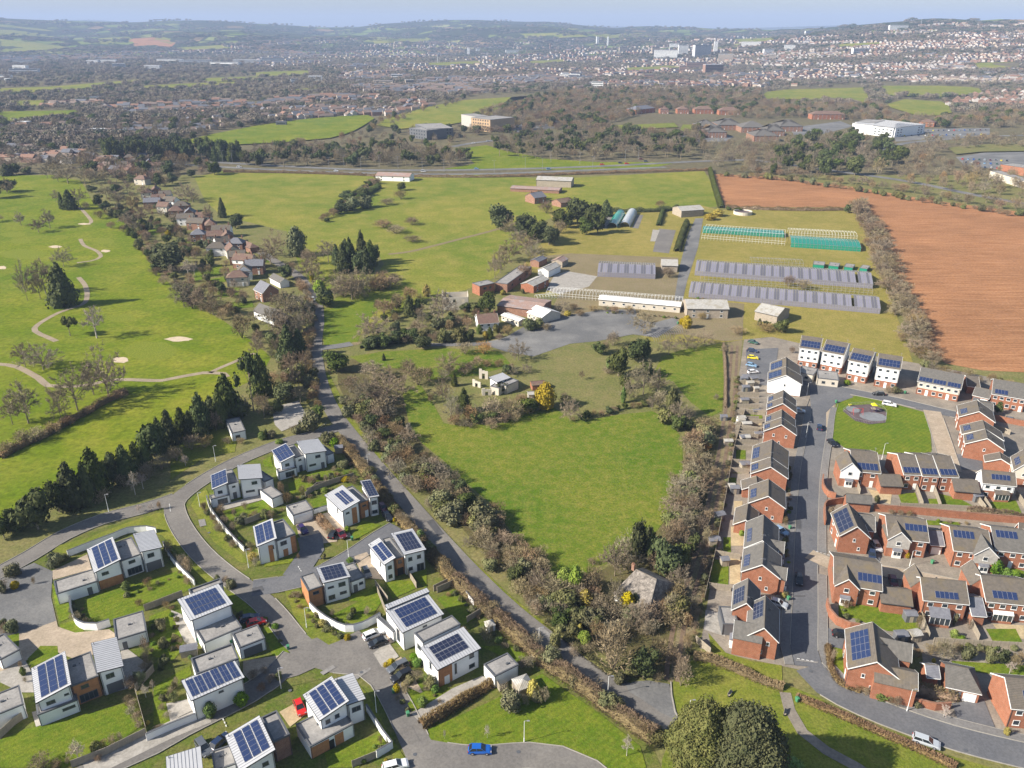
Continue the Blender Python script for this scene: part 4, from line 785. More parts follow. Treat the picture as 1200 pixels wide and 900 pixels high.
plants('A6', 'the gardens of the nearest brick houses', '''lime 530 575 530 70; bush 600 610 560 50; bush 440 545 510 60; bush 570 600 560 40; birch 820 665 600 46; bush 360 150 110 50; bush 1130 745 705 24; gold 1115 745 708 30; bareg 820 380 300 110; bush 760 370 320 60; olive 930 390 320 70; olive 1040 410 330 50; ever 1090 410 340 70; bush 1145 430 360 60; lime 870 290 250 40; lime 905 310 280 40; gold 775 405 385 20; olive 870 230 170 24; bush 700 260 170 36; bush 660 390 330 60; bush 700 380 340 50; birch 1130 460 400 50; bush 300 400 330 30; bush 940 250 200 24; bush 1180 410 350 50; bush 460 560 520 40; olive 700 620 590 30; bush 870 370 300 50''')
plants('A7', 'the gardens of the brick houses along the straight road', '''lime 275 590 565 26; olive 180 670 650 20; bush 480 540 500 36; olive 470 640 600 28; olive 480 690 650 26; olive 485 620 590 20; olive 500 330 290 20; olive 495 290 260 20; gold 470 880 860 30; bush 975 490 465 34; bush 1020 495 470 36; bush 1060 500 472 34; olive 910 440 400 30; bush 850 475 440 40; bush 690 500 450 30; bush 800 470 440 40; gold 1050 695 670 20''')
plants('B1', 'the gardens behind the flats', '''ever 195 105 45 65; con 105 75 45 22; ever 128 80 55 22; ever 145 80 60 20; bush 640 355 325 50; olive 670 355 328 40; lime 468 320 300 30; olive 350 300 280 30; ever 1090 440 390 34; bush 240 190 160 30''')
plants('A8', 'the gardens in the middle brick terrace', 'lime 1062 690 622 60;lime 1110 700 660 50;lime 1150 705 672 50;gold 650 615 585 24')
plants('B3', 'the nursery yard', '''bareg 1015 445 325 130; bareg 635 340 275 90; olive 480 430 370 70; olive 520 420 370 60; bush 690 330 300 50; bush 780 340 310 60; gold 660 360 335 36; gold 357 262 238 26; bush 880 345 310 50; bush 840 340 310 40; bush 950 345 310 60; gold 1195 400 370 30; bareg 430 570 470 110; bush 870 500 430 80; orange 270 540 475 90; bush 180 540 480 90; bush 560 430 390 50; bush 1120 165 130 40; bush 720 360 330 60; olive 450 255 232 20; bush 460 420 380 40''')
plants('B4', 'the glasshouse fields', '''bush 810 330 290 50; bush 860 340 305 60; bush 780 390 370 40; bush 1040 100 30 50; gold 548 108 84 40; gold 575 95 70 40; bush 380 65 40 40; ever 1010 85 55 30; ever 610 75 62 20; ever 640 80 66 30; bush 410 300 262 50; bush 560 430 400 60; bush 900 320 300 30; gold 470 470 425 34; bush 520 440 415 40; bush 740 480 455 90; bush 640 490 460 60; bareg 470 540 480 80; bareg 410 560 490 80; bareg 530 530 470 80''')
belt('the long lane hedge', 'bush bush bush olive', [(398,516),(432,558),(475,615),(515,660),(555,700),(610,750),(675,800),(738,846),(772,870)], 1.2, 1.9, (2.0, 3.6), seed=31)
belt('the scrub belt east of the lane', 'bush bush bush olive bush ever olive bareg', [(411,468),(437,508),(479,550),(524,596),(569,646),(619,688),(669,726),(714,760)], 9, 1.35, (2.6, 5.2), seed=1)
belt('the scrub belt east of the lane', 'bush bush olive bareg bush ever', [(434,468),(464,518),(509,566),(554,610),(599,653),(649,688),(709,723)], 9, 1.8, (3, 6.5), seed=2)
belt('the scrub belt east of the lane', 'bush olive bush', [(560,600),(600,640),(640,680),(690,700)], 8, 3, (2.5, 5), seed=9)
belt('the tree belt between the meadow and the brick houses', 'bush bush olive bareg', [(826,500),(818,550),(809,600),(801,645),(792,685)], 8, 3.0, (3, 6), seed=3)
belt('the tree belt between the meadow and the brick houses', 'bush bareg bush', [(808,520),(801,570),(790,610),(776,640)], 7, 3.4, (3, 6.5), seed=4)
belt('the track beside the brick houses', 'bush bush olive', [(864,440),(860,500),(853,550),(845,600),(833,655),(819,712),(806,765)], 1.2, 1.8, (1.0, 1.9), seed=5)
belt('the hedgerow along the ploughed field', 'bareg bareg bush bare', [(1003,240),(1020,268),(1034,305),(1050,350),(1066,385),(1082,412),(1095,428)], 9, 3.2, (5, 9), seed=6)
belt('the hedgerow along the ploughed field', 'bareg bush', [(1012,250),(1030,290),(1045,330),(1062,370),(1078,405)], 14, 4.5, (3, 6), seed=16)
belt('the foot of the ploughed field', 'bush olive bush ever bareg', [(1070,430),(1110,440),(1150,446),(1200,456),(1260,466)], 6, 3.0, (2.5, 5), seed=7)
belt('the hedge behind the ploughed field', 'bush bush olive', [(838,206),(900,210),(1000,223),(1100,240),(1210,256)], 8, 5, (3, 6), seed=8)
belt('the hedge behind the ploughed field', 'bare bareg bush', [(840,200),(900,203),(1000,216),(1100,232),(1210,248)], 14, 7, (5, 10), seed=18)
belt('the garden of the shingle-roofed cottage', 'bush bareg olive bush', [(715,700),(735,712),(755,725),(775,722),(790,700)], 6, 2.2, (3, 5.5), seed=41)
belt('the garden of the shingle-roofed cottage', 'bareg bush', [(705,665),(735,655),(765,660),(792,672)], 6, 3, (4, 7), seed=42)
belt('the garden hedge by the ruined building', 'bush bareg bush ever', [(515,450),(540,436),(580,432),(620,440)], 6, 3, (2.5, 5), seed=43)
belt('the garden boundary near the golf course', 'bush olive bush ever', [(110,243),(150,262),(172,290),(185,315),(220,350),(268,378)], 8, 6, (3, 6), seed=10)
belt('the pasture boundary', 'bush ever bush', [(378,262),(400,245),(425,228),(440,214)], 7, 4, (3, 6), seed=11)
belt('the verge hedge along the west of the lane', 'bush bush olive', [(352,330),(361,352),(364,380),(361,410),(363,440),(372,470)], 3, 2.4, (2.5, 4.5), seed=12)
belt('the scrub beside the copse', 'bareg bush bush', [(385,345),(420,345),(450,335),(470,330)], 12, 4, (4, 7), seed=13)
belt('the garden hedge by the ruined building', 'bush ever bush bareg', [(520,500),(548,502),(590,492),(625,478)], 8, 2.4, (2.5, 5), seed=14)
belt('the hedge below the rough lawn', 'ever bush', [(666,496),(690,490),(730,480),(765,474)], 2, 2.0, (1.8, 2.8), seed=15)
# gardens, filled with smaller shrubs
for cr, ar, pts in (('A1','lower left gardens',[(705,200),(712,380)]), ('A1','lower left gardens',[(900,470),(780,560),(770,680)]), ('A1','lower left gardens',[(345,110),(350,190),(430,235)]), ('A1','lower left gardens',[(720,400),(860,340),(900,400)]), ('A4','large left garden',[(560,600),(700,560),(870,500)]), ('A4','large left garden',[(380,640),(390,720),(480,745)]), ('A4','large left garden',[(780,360),(820,430),(900,540)]),
   ('A2','middle white estate gardens',[(560,80),(620,160),(690,240),(800,290)]), ('A2','middle white estate gardens',[(670,170),(760,225),(860,235),(980,195)]), ('A2','middle white estate gardens',[(900,840),(1020,790)]), ('A5','northern white house gardens',[(190,460),(250,540),(320,620),(380,680)]), ('A5','northern white house gardens',[(340,520),(440,485),(520,480)]), ('A5','northern white house gardens',[(560,340),(600,320),(700,350),(830,300)]),
   ('A5','northern white house gardens',[(540,400),(620,420),(760,370)]), ('A5','northern white house gardens',[(810,240),(850,290),(870,340)]), ('A3','nearest white house gardens',[(260,545),(330,640)]), ('A3','nearest white house gardens',[(455,110),(530,95),(600,150),(640,210)]), ('A3','nearest white house gardens',[(650,230),(720,300),(840,370)]), ('A3','nearest white house gardens',[(340,470),(430,540),(470,590)]), ('A2','middle white estate gardens',[(440,190),(520,330)]), ('A2','middle white estate gardens',[(10,130),(30,300),(70,380)]),
   ('A6','nearest brick house gardens',[(345,130),(350,180),(420,210)]), ('A6','nearest brick house gardens',[(760,330),(900,345),(1150,350)]), ('A7','straight road gardens',[(488,280),(490,520)]), ('A7','straight road gardens',[(480,600),(480,880)]), ('A7','middle brick gardens',[(780,470),(860,480)]), ('A8','middle brick gardens',[(500,390),(700,400)]), ('A8','middle brick gardens',[(760,440),(930,460)]), ('B4','glasshouse fields',[(480,372),(640,380)]), ('B3','nursery yard',[(830,345),(1180,375)])):
    belt('the ' + ar, 'bush olive olive bush lime bush', pts, 1.6, 1.5, (.6, 1.5), cr=cr, seed=50)
wood('the garden plots of the cottage row', 'bush olive bush ever bareg bare bush', [(160,232),(205,254),(230,270),(248,287),(264,303),(274,330),(300,370),(298,388),(268,375),(222,345),(188,310),(170,280),(150,255),(125,235),(130,215)], 9, (2.5, 7.5))
wood('the grounds west of the lane', 'bush bareg bare olive', [(318,370),(340,350),(362,370),(358,430),(368,480),(345,470),(320,440),(300,400)], 6.5, (3, 8))
wood('the grounds around the old nursery house', 'bush olive bush ever bareg', [(430,372),(470,350),(520,352),(560,362),(585,380),(590,396),(540,402),(500,402),(460,408),(425,405)], 8, (2, 6))
# woods and gardens further off
wood('the shelter belt along the trunk road', 'pine pine con', [(117,186),(122,180),(200,180),(285,184),(285,190),(200,190),(118,189)], 9, (15, 21), (.5, .7))
wood('the wood by the trunk road', 'pine bare bare bareg ever', [(285,196),(290,182),(360,176),(450,176),(520,180),(556,186),(545,196),(430,196)], 13, (9, 16))
wood('the wood in the middle distance', 'bare bareg pine pine bare', [(585,186),(575,172),(600,160),(680,158),(760,160),(830,165),(825,182),(800,188),(700,188),(640,188)], 15, (9, 16))
wood('the wood in front of the offices', 'pine pine bare ever bareg', [(905,205),(900,185),(930,170),(985,162),(1040,170),(1055,190),(1050,205),(1000,208)], 15, (10, 17))
wood('the wood in front of the offices', 'bare bareg bareg', [(828,196),(830,175),(860,168),(930,168),(905,185),(905,202)], 16, (8, 14))
wood('the scrubland beyond the ploughed field', 'bareg bare bush bareg', [(1052,218),(1060,180),(1110,185),(1130,196),(1190,204),(1260,210),(1260,244),(1150,230),(1100,222)], 15, (6, 13))
wood('the hillside scrub', 'bareg bare bareg ever', [(440,175),(430,162),(470,154),(540,150),(560,160),(530,170),(500,174)], 20, (6, 11))
wood('the hillside scrub', 'bareg bare bush', [(300,178),(290,172),(340,170),(430,164),(436,175),(360,177)], 20, (5, 10))
wood('the hillside hedges', 'bush bareg ever', [(400,165),(440,146),(500,128),(545,116),(555,118),(500,132),(445,152),(408,170)], 22, (7, 12))
FARW = [('bareg bare bush bare ever bareg bush', [(555,160),(545,140),(590,125),(660,108),(760,104),(860,106),(890,108),(895,120),(1010,126),(1030,118),(1045,138),(1110,140),(1240,120),(1240,150),(1060,150),(980,140),(930,138),(870,140),(830,132),(760,130),(700,150),(790,160),(830,150),(830,162),(700,160),(640,150)], 13.5),
        ('bareg bare', [(1060,182),(1075,168),(1120,166),(1240,160),(1240,172),(1120,176),(1080,190)], 17),
        ('bareg bare bareg ever bareg bare', [(-60,178),(-60,160),(60,158),(115,165),(115,186),(60,182)], 19), ('bareg bare bush ever', [(100,212),(110,190),(200,190),(270,200),(225,212),(190,222)], 14),
        ('bareg bare', [(-60,205),(-60,182),(100,188),(110,205),(60,203)], 16), ('bareg bare bareg bare ever', [(120,165),(110,150),(200,146),(290,150),(210,168)], 18), ('bareg bare bareg ever', [(-60,158),(-60,150),(60,142),(110,138),(200,140),(290,146),(110,152)], 21)]
for mix, poly, spc in FARW: wood('the middle distance', mix, poly, spc, (7, 13), (.9, 1.3))

def emit_plants():
    """nearest 300 of a kind are things of their own, the rest one mass of the kind"""
    by = {}
    for i, q in enumerate(PLANTS):
        kd = K[q[0]]; by.setdefault(kd['name'], []).append(q)
    for nm, L in by.items():
        L.sort(key=lambda q: q[1].length / max(q[2], 1) ** .3)
        kd = next(k for k in K.values() if k['name'] == nm)
        near, rest = L[:290], L[290:]
        areas = {}
        for q in near: areas.setdefault(AR.get(q[4], q[4]), []).append(q)
        for area, A in areas.items():
            A.sort(key=lambda q: q[1].x / q[1].y)
            n = len(A)
            for j, (k, p, h, wd, ar) in enumerate(A):
                t = R_.choice(kd['T']); sx = wd * 1.0; rz = R_.uniform(0, 6.28)
                lab = plant_label(kd['phrase'], ar, j, n, h)
                grp = kd['phrase'] + 's in ' + ar if not ar.startswith('the hedge') else kd['phrase'] + 's of ' + ar
                if wd * FPX / depth_at(p) > 12:
                    o = thing(nm, lab, kd['cat'], (p.x, p.y, p.z), rz, grp if n > 1 else None)
                    for part in ('trunk', 'crown'):
                        c = obj(part, t[part], o); c.scale = (sx, sx, h)
                else:
                    o = tag(obj(nm, t['whole'], None, (p.x, p.y, p.z), rz), lab, kd['cat'], grp if n > 1 else None); o.scale = (sx, sx, h)
        if rest: scatter(nm + '_mass', kd['T'][0]['whole'], rest, kd['phrase'] + 's massed in the distance')
ORD = ['first','second','third','fourth','fifth','sixth','seventh','eighth','ninth','tenth','eleventh','twelfth','thirteenth','fourteenth','fifteenth','sixteenth','seventeenth','eighteenth','nineteenth','twentieth']
def nth(j):
    if j < 20: return ORD[j]
    tens = ['', '', 'twenty', 'thirty', 'forty', 'fifty', 'sixty', 'seventy', 'eighty', 'ninety', 'hundred', 'hundred-ten', 'hundred-twenty', 'hundred-thirty', 'hundred-forty', 'hundred-fifty'][(j + 1) // 10]
    return tens + ('-' + ORD[(j + 1) % 10 - 1] if (j + 1) % 10 else 'th')
AR = {'the cottage gardens beside the golf course': 'the cottage gardens', 'the far edge of the golf course': 'the far golf course edge', 'the conifer belt between the golf course and the white houses': 'the conifer belt', 'the scrub at the field corner beside the lane': 'the lane-side field corner',
 'the rough lawn below the car park': 'the rough lawn', 'the tree belt between the meadow and the brick houses': 'the belt right of the meadow', 'the garden of the shingle-roofed cottage': 'the shingle cottage garden', 'the gardens of the nearest white houses': 'the nearest white house gardens',
 'the gardens of the white houses in the middle of the estate': 'the middle white estate gardens', 'the gardens of the white houses at lower left': 'the lower left gardens', 'the gardens of the large white house at left': 'the large left garden', 'the gardens of the northern white houses': 'the northern white house gardens',
 'the gardens of the nearest brick houses': 'the nearest brick house gardens', 'the gardens of the brick houses along the straight road': 'the straight road gardens', 'the gardens in the middle brick terrace': 'the middle brick gardens', 'the verge hedge along the west of the lane': 'the west verge of the lane',
 'the garden hedge by the ruined building': 'the ruin garden hedge', 'the garden plots of the cottage row': 'the cottage row plots', 'the grounds around the old nursery house': 'the old nursery grounds', 'the garden boundary near the golf course': 'the golf boundary', 'the wooded garden east of the lane': 'the wooded garden',
 'the trees beside the nursery buildings': 'the nursery tree line', 'the grounds west of the lane': 'the lane west side', 'the dark conifers beside the pasture': 'the pasture conifer clump', 'the hedgerow along the ploughed field': 'the ploughed field hedgerow', 'the scrubland beyond the ploughed field': 'the scrub beyond the plough', 'the wood in the middle distance': 'the middle-distance wood',
 'the scrub belt east of the lane': 'the scrub east of the lane', 'the track beside the brick houses': 'the grass track', 'the shelter belt along the trunk road': 'the trunk road shelter belt'}
def plant_label(ph, area, j, n, h):
    area = AR.get(area, area)
    if n == 1: return '%s at %s' % (ph, area)
    if j == 0: return 'leftmost %s at %s' % (ph, area)
    if j == n - 1: return 'rightmost %s at %s' % (ph, area)
    if j < n / 2: return '%s from the left, %s at %s' % (nth(j), ph, area)
    return '%s from the right, %s at %s' % (nth(n - 1 - j), ph, area)
def gn_instancer(me):
    ng = bpy.data.node_groups.new('instances', 'GeometryNodeTree')
    ng.interface.new_socket('Geometry', in_out='INPUT', socket_type='NodeSocketGeometry'); ng.interface.new_socket('Geometry', in_out='OUTPUT', socket_type='NodeSocketGeometry')
    gi, go = ng.nodes.new('NodeGroupInput'), ng.nodes.new('NodeGroupOutput')
    src = bpy.data.objects.new('plant_pattern', me)
    oi = ng.nodes.new('GeometryNodeObjectInfo'); oi.inputs['Object'].default_value = src; oi.inputs['As Instance'].default_value = True
    ip = ng.nodes.new('GeometryNodeInstanceOnPoints')
    for nm, tp, s in (('sc', 'FLOAT_VECTOR', 'Scale'), ('ro', 'FLOAT_VECTOR', 'Rotation')):
        na = ng.nodes.new('GeometryNodeInputNamedAttribute'); na.data_type = tp; na.inputs['Name'].default_value = nm
        ng.links.new(na.outputs['Attribute'], ip.inputs[s])
    ng.links.new(gi.outputs[0], ip.inputs['Points']); ng.links.new(oi.outputs['Geometry'], ip.inputs['Instance']); ng.links.new(ip.outputs[0], go.inputs[0])
    return ng
def scatter(name, mesh, L, label):
    me = bpy.data.meshes.new(name); me.from_pydata([tuple(q[1]) for q in L], [], [])
    for nm, vals in (('sc', [(q[3], q[3], q[2]) for q in L]), ('ro', [(0, 0, R_.uniform(0, 6.28)) for q in L])):
        at = me.attributes.new(nm, 'FLOAT_VECTOR', 'POINT'); at.data.foreach_set('vector', [x for v in vals for x in v])
    o = obj(name, me); o['kind'] = 'stuff'; o['label'] = label
    md = o.modifiers.new('instances', 'NODES'); md.node_group = gn_instancer(mesh); return o
emit_plants()
# ---------------------------------------------------------------- building parts
WM = {}
def window(parent, loc, rz, w, h, frame='upvc', kind='window'):
    """frame with a recessed pane; loc = middle of the opening on the wall face, looking along local -Y turned by rz"""
    key = (round(w, 2), round(h, 2), frame, kind)
    if key not in WM:
        a = MB(); t = .07 if frame != 'door' else .08
        a.box(-w/2, w/2, -.06, .02, -h/2, -h/2 + t); a.box(-w/2, w/2, -.06, .02, h/2 - t, h/2)
        a.box(-w/2, -w/2 + t, -.06, .02, -h/2 + t, h/2 - t); a.box(w/2 - t, w/2, -.06, .02, -h/2 + t, h/2 - t)
        nm = max(0, int(w / .75) - 1) if kind != 'plain' else 0
        for i in range(nm):
            x = -w/2 + w * (i + 1) / (nm + 1); a.box(x - .035, x + .035, -.055, .02, -h/2 + t, h/2 - t)
        if kind == 'window': a.box(-w/2 - .06, w/2 + .06, -.12, .0, -h/2 - .06, -h/2 - .002)
        m1 = bpy.data.meshes.new('window'); m1.from_pydata(a.v, [], a.f); m1.materials.append(M[frame])
        g = MB(); g.box(-w/2 + .03, w/2 - .03, -.025, .01, -h/2 + .03, h/2 - .03)
        m2 = bpy.data.meshes.new('pane'); m2.from_pydata(g.v, [], g.f); m2.materials.append(M['glass']); WM[key] = (m1, m2)
    m1, m2 = WM[key]
    o = obj('window' if kind != 'door' else 'glazed_door', m1, parent, loc, rz); obj('pane', m2, o); return o
def door(parent, loc, rz, w, h, mat):
    key = ('door', w, h, mat)
    if key not in WM:
        a = MB(); a.box(-w/2, w/2, -.05, .02, -h/2, h/2)
        n = max(2, int(h / .5)) if w > 1.6 else 1
        for i in range(n): a.box(-w/2 + .08, w/2 - .08, -.075, -.051, -h/2 + h * i / n + .05, -h/2 + h * (i + 1) / n - .05)
        m1 = bpy.data.meshes.new('door'); m1.from_pydata(a.v, [], a.f); m1.materials.append(M[mat]); WM[key] = m1
    return obj('door' if w < 1.6 else 'garage_door', WM[key], parent, loc, rz)
PM = {}
def panel_mesh(w, h, mat='panel'):
    k = (round(w, 2), round(h, 2), mat)
    if k not in PM:
        a = MB(); a.box(-w/2, w/2, -h/2, h/2, 0, .05, 0); a.add([(-w/2+.02, -h/2+.02, .056), (w/2-.02, -h/2+.02, .056), (w/2-.02, h/2-.02, .056), (-w/2+.02, h/2-.02, .056)], [(0,1,2,3)], 1)
        me = bpy.data.meshes.new('solar_panel'); me.from_pydata(a.v, [], a.f); me.materials.append(M['alu']); me.materials.append(M[mat])
        me.polygons.foreach_set('material_index', a.m); PM[k] = me
    return PM[k]
def panels(parent, O, ux, uy, W, H, nx, ny, gaps=(), mat='panel', gx=.01, gy=.01):
    """nx x ny panels filling W x H on the plane through O with unit axes ux, uy; gaps: columns followed by a wider gap"""
    nrm = ux.cross(uy).normalized(); extra = .22 * len([g for g in gaps if g[0] == 'x']); extray = .22 * len([g for g in gaps if g[0] == 'y'])
    pw, ph = (W - extra) / nx - gx, (H - extray) / ny - gy
    me = panel_mesh(pw, ph, mat); R = Matrix((ux, uy, nrm)).transposed().to_4x4()
    for i in range(nx):
        for j in range(ny):
            x = (pw + gx) * (i + .5) + .22 * len([g for g in gaps if g[0] == 'x' and g[1] <= i]); y = (ph + gy) * (j + .5) + .22 * len([g for g in gaps if g[0] == 'y' and g[1] <= j])
            o = obj('solar_panel', me, parent); o.matrix_basis = Matrix.Translation(O + ux * x + uy * y + nrm * .06) @ R
def frame3(cr, a, b, c, za, zb, zc):
    """rectangle from front-left, front-right and back-left roof corners (heights za zb zc) -> origin, angle, width, depth"""
    A, B, C_ = SP(cr, a, za), SP(cr, b, zb), SP(cr, c, zc)
    d = Vector((B.x - A.x, B.y - A.y, 0)); W = d.length; d.normalize(); n = Vector((-d.y, d.x, 0))
    D = (C_ - A).dot(n); return Vector((A.x, A.y, 0)), math.atan2(d.y, d.x), W, D
def block(root, fr, za, zb, zc, wall='render', roof='metal', over=.35, z0=0.0, parapet=.3, pan=None, wins=(), doors=(), sidewins=(), face=None):
    """one walled volume; its local frame: x along the front, y to the back. Roof plane through the three corner heights."""
    O, an, W, D = fr
    ri = root.matrix_basis.inverted(); o_ = ri @ O
    ra = an - root.rotation_euler.z
    T_ = Matrix.Translation(Vector((o_.x, o_.y, 0))) @ Matrix.Rotation(ra, 4, 'Z')
    zd = zb + zc - za; ins = over
    def pz(x, y): return za + (zb - za) * x / W + (zc - za) * y / D
    x0, x1, y0, y1 = ins, W - ins, ins, D - ins
    th = .22 if roof != 'flat' else .12
    a = MB(); bot = [(x0, y0, z0), (x1, y0, z0), (x1, y1, z0), (x0, y1, z0)]; top = [(x, y, pz(x, y) - th - .003) for x, y, _ in bot]
    a.hexa(bot, top); wo = a.build('wall', M[wall], root); wo.matrix_basis = T_
    if roof == 'flat':
        r = MB(); r.box(x0 + .26, x1 - .26, y0 + .26, y1 - .26, za - th, za - .02); q = r.build('roof', M['flat'], root); q.matrix_basis = T_
        c = MB(); p = parapet
        for (u0, u1, v0, v1) in ((x0 - .05, x1 + .05, y0 - .05, y0 + .25), (x0 - .05, x1 + .05, y1 - .25, y1 + .05), (x0 - .05, x0 + .25, y0 + .25, y1 - .25), (x1 - .25, x1 + .05, y0 + .25, y1 - .25)):
            c.box(u0, u1, v0, v1, za - th - .002, za + p * .5)
        q = c.build('parapet_coping', M['coping'], root); q.matrix_basis = T_
    else:
        r = MB(); L = [(0, 0), (W, 0), (W, D), (0, D)]
        r.hexa([(x, y, pz(x, y) - th + .05) for x, y in L], [(x, y, pz(x, y)) for x, y in L]); q = r.build('roof', M['roofmetal'], root); q.matrix_basis = T_
        f = MB()
        for (u0, u1, v0, v1) in ((-.03, W + .03, -.05, .0), (-.03, W + .03, D, D + .05), (-.05, 0, 0, D), (W, W + .05, 0, D)):
            L = [(u0, v0), (u1, v0), (u1, v1), (u0, v1)]; f.hexa([(x, y, pz(x, y) - th) for x, y in L], [(x, y, pz(x, y) + .02) for x, y in L])
        q2 = f.build('fascia', M['gutter'], root); q2.matrix_basis = T_
        s = MB()                                  # standing seams
        k = 1
        slope_x = abs(zb - za) / W > abs(zc - za) / D
        if slope_x:
            y = .6
            while y < D - .3: L = [(0.02, y - .035), (W - .02, y - .035), (W - .02, y + .035), (.02, y + .035)]; s.hexa([(x, v, pz(x, v) - .01) for x, v in L], [(x, v, pz(x, v) + .045) for x, v in L]); y += .6
        else:
            x = .6
            while x < W - .3: L = [(x - .035, .02), (x + .035, .02), (x + .035, D - .02), (x - .035, D - .02)]; s.hexa([(u, v, pz(u, v) - .01) for u, v in L], [(u, v, pz(u, v) + .045) for u, v in L]); x += .6
        q3 = s.build('roof_seam', M['seam'], root); q3.matrix_basis = T_; q3['kind'] = 'stuff'
    k_ = int(abs(O.x * 7 + O.y * 3)) % 5
    for X in (x0 + .12, x1 - .12): d_ = MB(); d_.bar((X, y0 - .07, z0), (X, y0 - .07, pz(X, y0) - th - .05), .05, 6); q = d_.build('downpipe', M['gutter'], root); q.matrix_basis = T_
    if roof == 'flat' and W > 3.5 and D > 3.5:
        d_ = MB(); X, Y = x0 + (.3 + .1 * k_) * (x1 - x0), y0 + (.7 - .08 * k_) * (y1 - y0); d_.box(X - .3, X + .3, Y - .2, Y + .2, za - .019, za + .25); d_.bar((X + .9, Y, za - .019), (X + .9, Y, za + .4), .07, 6); q = d_.build('roof_vent', M['coping'], root); q.matrix_basis = T_
    elif roof != 'flat':
        d_ = MB(); X, Y = W * .04 + .25, D * .96 - .3; d_.bar((X, Y, pz(X, Y)), (X, Y, pz(X, Y) + .45), .07, 6); q = d_.build('flue', M['coping'], root); q.matrix_basis = T_
    if pan:
        u0, v0, u1, v1, nx, ny, gaps, pm = pan
        A = Vector((u0 * W, v0 * D, pz(u0 * W, v0 * D))); X = Vector((u1 * W, v0 * D, pz(u1 * W, v0 * D))) - A; Y = Vector((u0 * W, v1 * D, pz(u0 * W, v1 * D))) - A
        R3 = T_.to_3x3(); panels(root, T_ @ A, (R3 @ X).normalized(), (R3 @ Y).normalized(), X.length, Y.length, nx, ny, gaps, pm)
    for (t, z, w_, h_) in wins: window(root, T_ @ Vector((x0 + t * (x1 - x0), y0 - .01, z)), ra, w_, h_, 'darkframe')
    for (t, w_, h_, m_) in doors: door(root, T_ @ Vector((x0 + t * (x1 - x0), y0 - .03, h_ / 2 + z0)), ra, w_, h_, m_)
    for (t, z, w_, h_) in sidewins: window(root, T_ @ Vector((x0 - .01, y0 + t * (y1 - y0), z)), ra - math.pi / 2, w_, h_, 'darkframe')
    if face:                                   # cladding panel on the front: (t0, t1, z0, z1, material)
        for (t0, t1, c0, c1, m_) in face:
            f = MB(); f.box(x0 + t0 * (x1 - x0), x0 + t1 * (x1 - x0), y0 - .07, y0 - .004, c0, c1); q = f.build('cladding', M[m_], root); q.matrix_basis = T_
    return T_, W, D
def modern(label, cr, blocks, name='modern_house', cat='house', group='white houses of the left estate'):
    b0 = blocks[0]; fr0 = frame3(cr, b0[0], b0[1], b0[2], *b0[3])
    root = thing(name, label, cat, fr0[0], fr0[1], group)
    for b in blocks:
        fr = frame3(b[5] if len(b) > 5 else cr, b[0], b[1], b[2], *b[3]); block(root, fr, *b[3], **b[4])
    return root
PD = 'panel'; PB = 'panelblack'
F = lambda **k: dict(roof='flat', over=.05, **k)
W2 = [(.25, 4.0, 1.2, 1.0), (.7, 4.0, 1.0, .6), (.7, 1.3, 2.6, 1.9)]
modern('white house with split blue solar array nearest the lane turning', 'A5', [
  ((512,250),(583,214),(474,190),(5.3,6.5,5.3), dict(pan=(.04,.06,.96,.94,4,6,(('y',3),),PD), wins=[(.45,3.9,1.2,.9)])),
  ((580,228),(628,213),(556,168),(5.0,5.0,5.0), F(wins=[(.5,3.9,.9,.5)], doors=[(.5,1.0,2.1,'darkframe')])),
  ((626,207),(732,193),(594,147),(6.5,5.7,6.5), dict(wins=[(.6,4.4,1.5,.9),(.3,2.0,2.0,.6)], doors=[(.8,1.0,2.1,'darkframe')])),
  ((732,215),(766,203),(716,165),(3,3,3), F()), ((505,296),(592,272),(497,278),(2.7,2.7,2.7), F(wins=[(.6,1.3,2.6,1.6)]))])
modern('white house with patio inside the long curved wall', 'A5', [
  ((193,375),(268,343),(160,312),(5.3,6.5,5.3), dict(pan=(.04,.06,.96,.94,4,6,(('y',3),),PD), wins=[(.45,3.9,1.2,.9)])),
  ((266,352),(320,338),(244,290),(5.0,5.0,5.0), F(wins=[(.5,3.9,.9,.5)], doors=[(.5,1.0,2.1,'darkframe')])),
  ((318,327),(430,320),(292,263),(6.5,5.7,6.5), dict(wins=[(.65,4.4,1.5,.9),(.4,2.0,2.4,.6)], doors=[(.85,1.0,2.1,'darkframe')])),
  ((440,340),(482,322),(412,282),(3.2,3.2,3.2), F()), ((474,420),(527,398),(444,366),(2.9,2.9,2.9), F()),
  ((186,422),(278,400),(180,404),(2.7,2.7,2.7), F(wins=[(.6,1.3,2.6,1.6)]))])
modern('white house with timber-clad corner beside the rock bed', 'A5', [
  ((402,643),(497,603),(348,555),(5.6,6.8,5.6), dict(pan=(.08,.08,.88,.93,4,5,(('x',2),),PD), wins=[(.75,4.3,1.0,1.0)], face=[(.55,.8,.2,5.0,'timber')])),
  ((494,618),(586,585),(440,545),(5.2,5.2,5.2), F(parapet=.7, wins=[(.35,4.0,1.6,1.1)], doors=[(.4,1.2,2.1,'timber')], face=[(.72,1,0.1,5.0,'timber')]))])
modern('white flat-roofed double garage in the middle of the northern cluster', 'A5', [((572,498),(668,468),(538,453),(3,3,3), F(doors=[(.5,4.4,2.2,'upvc')]))], 'garage', 'garage', 'flat-roofed white garages')
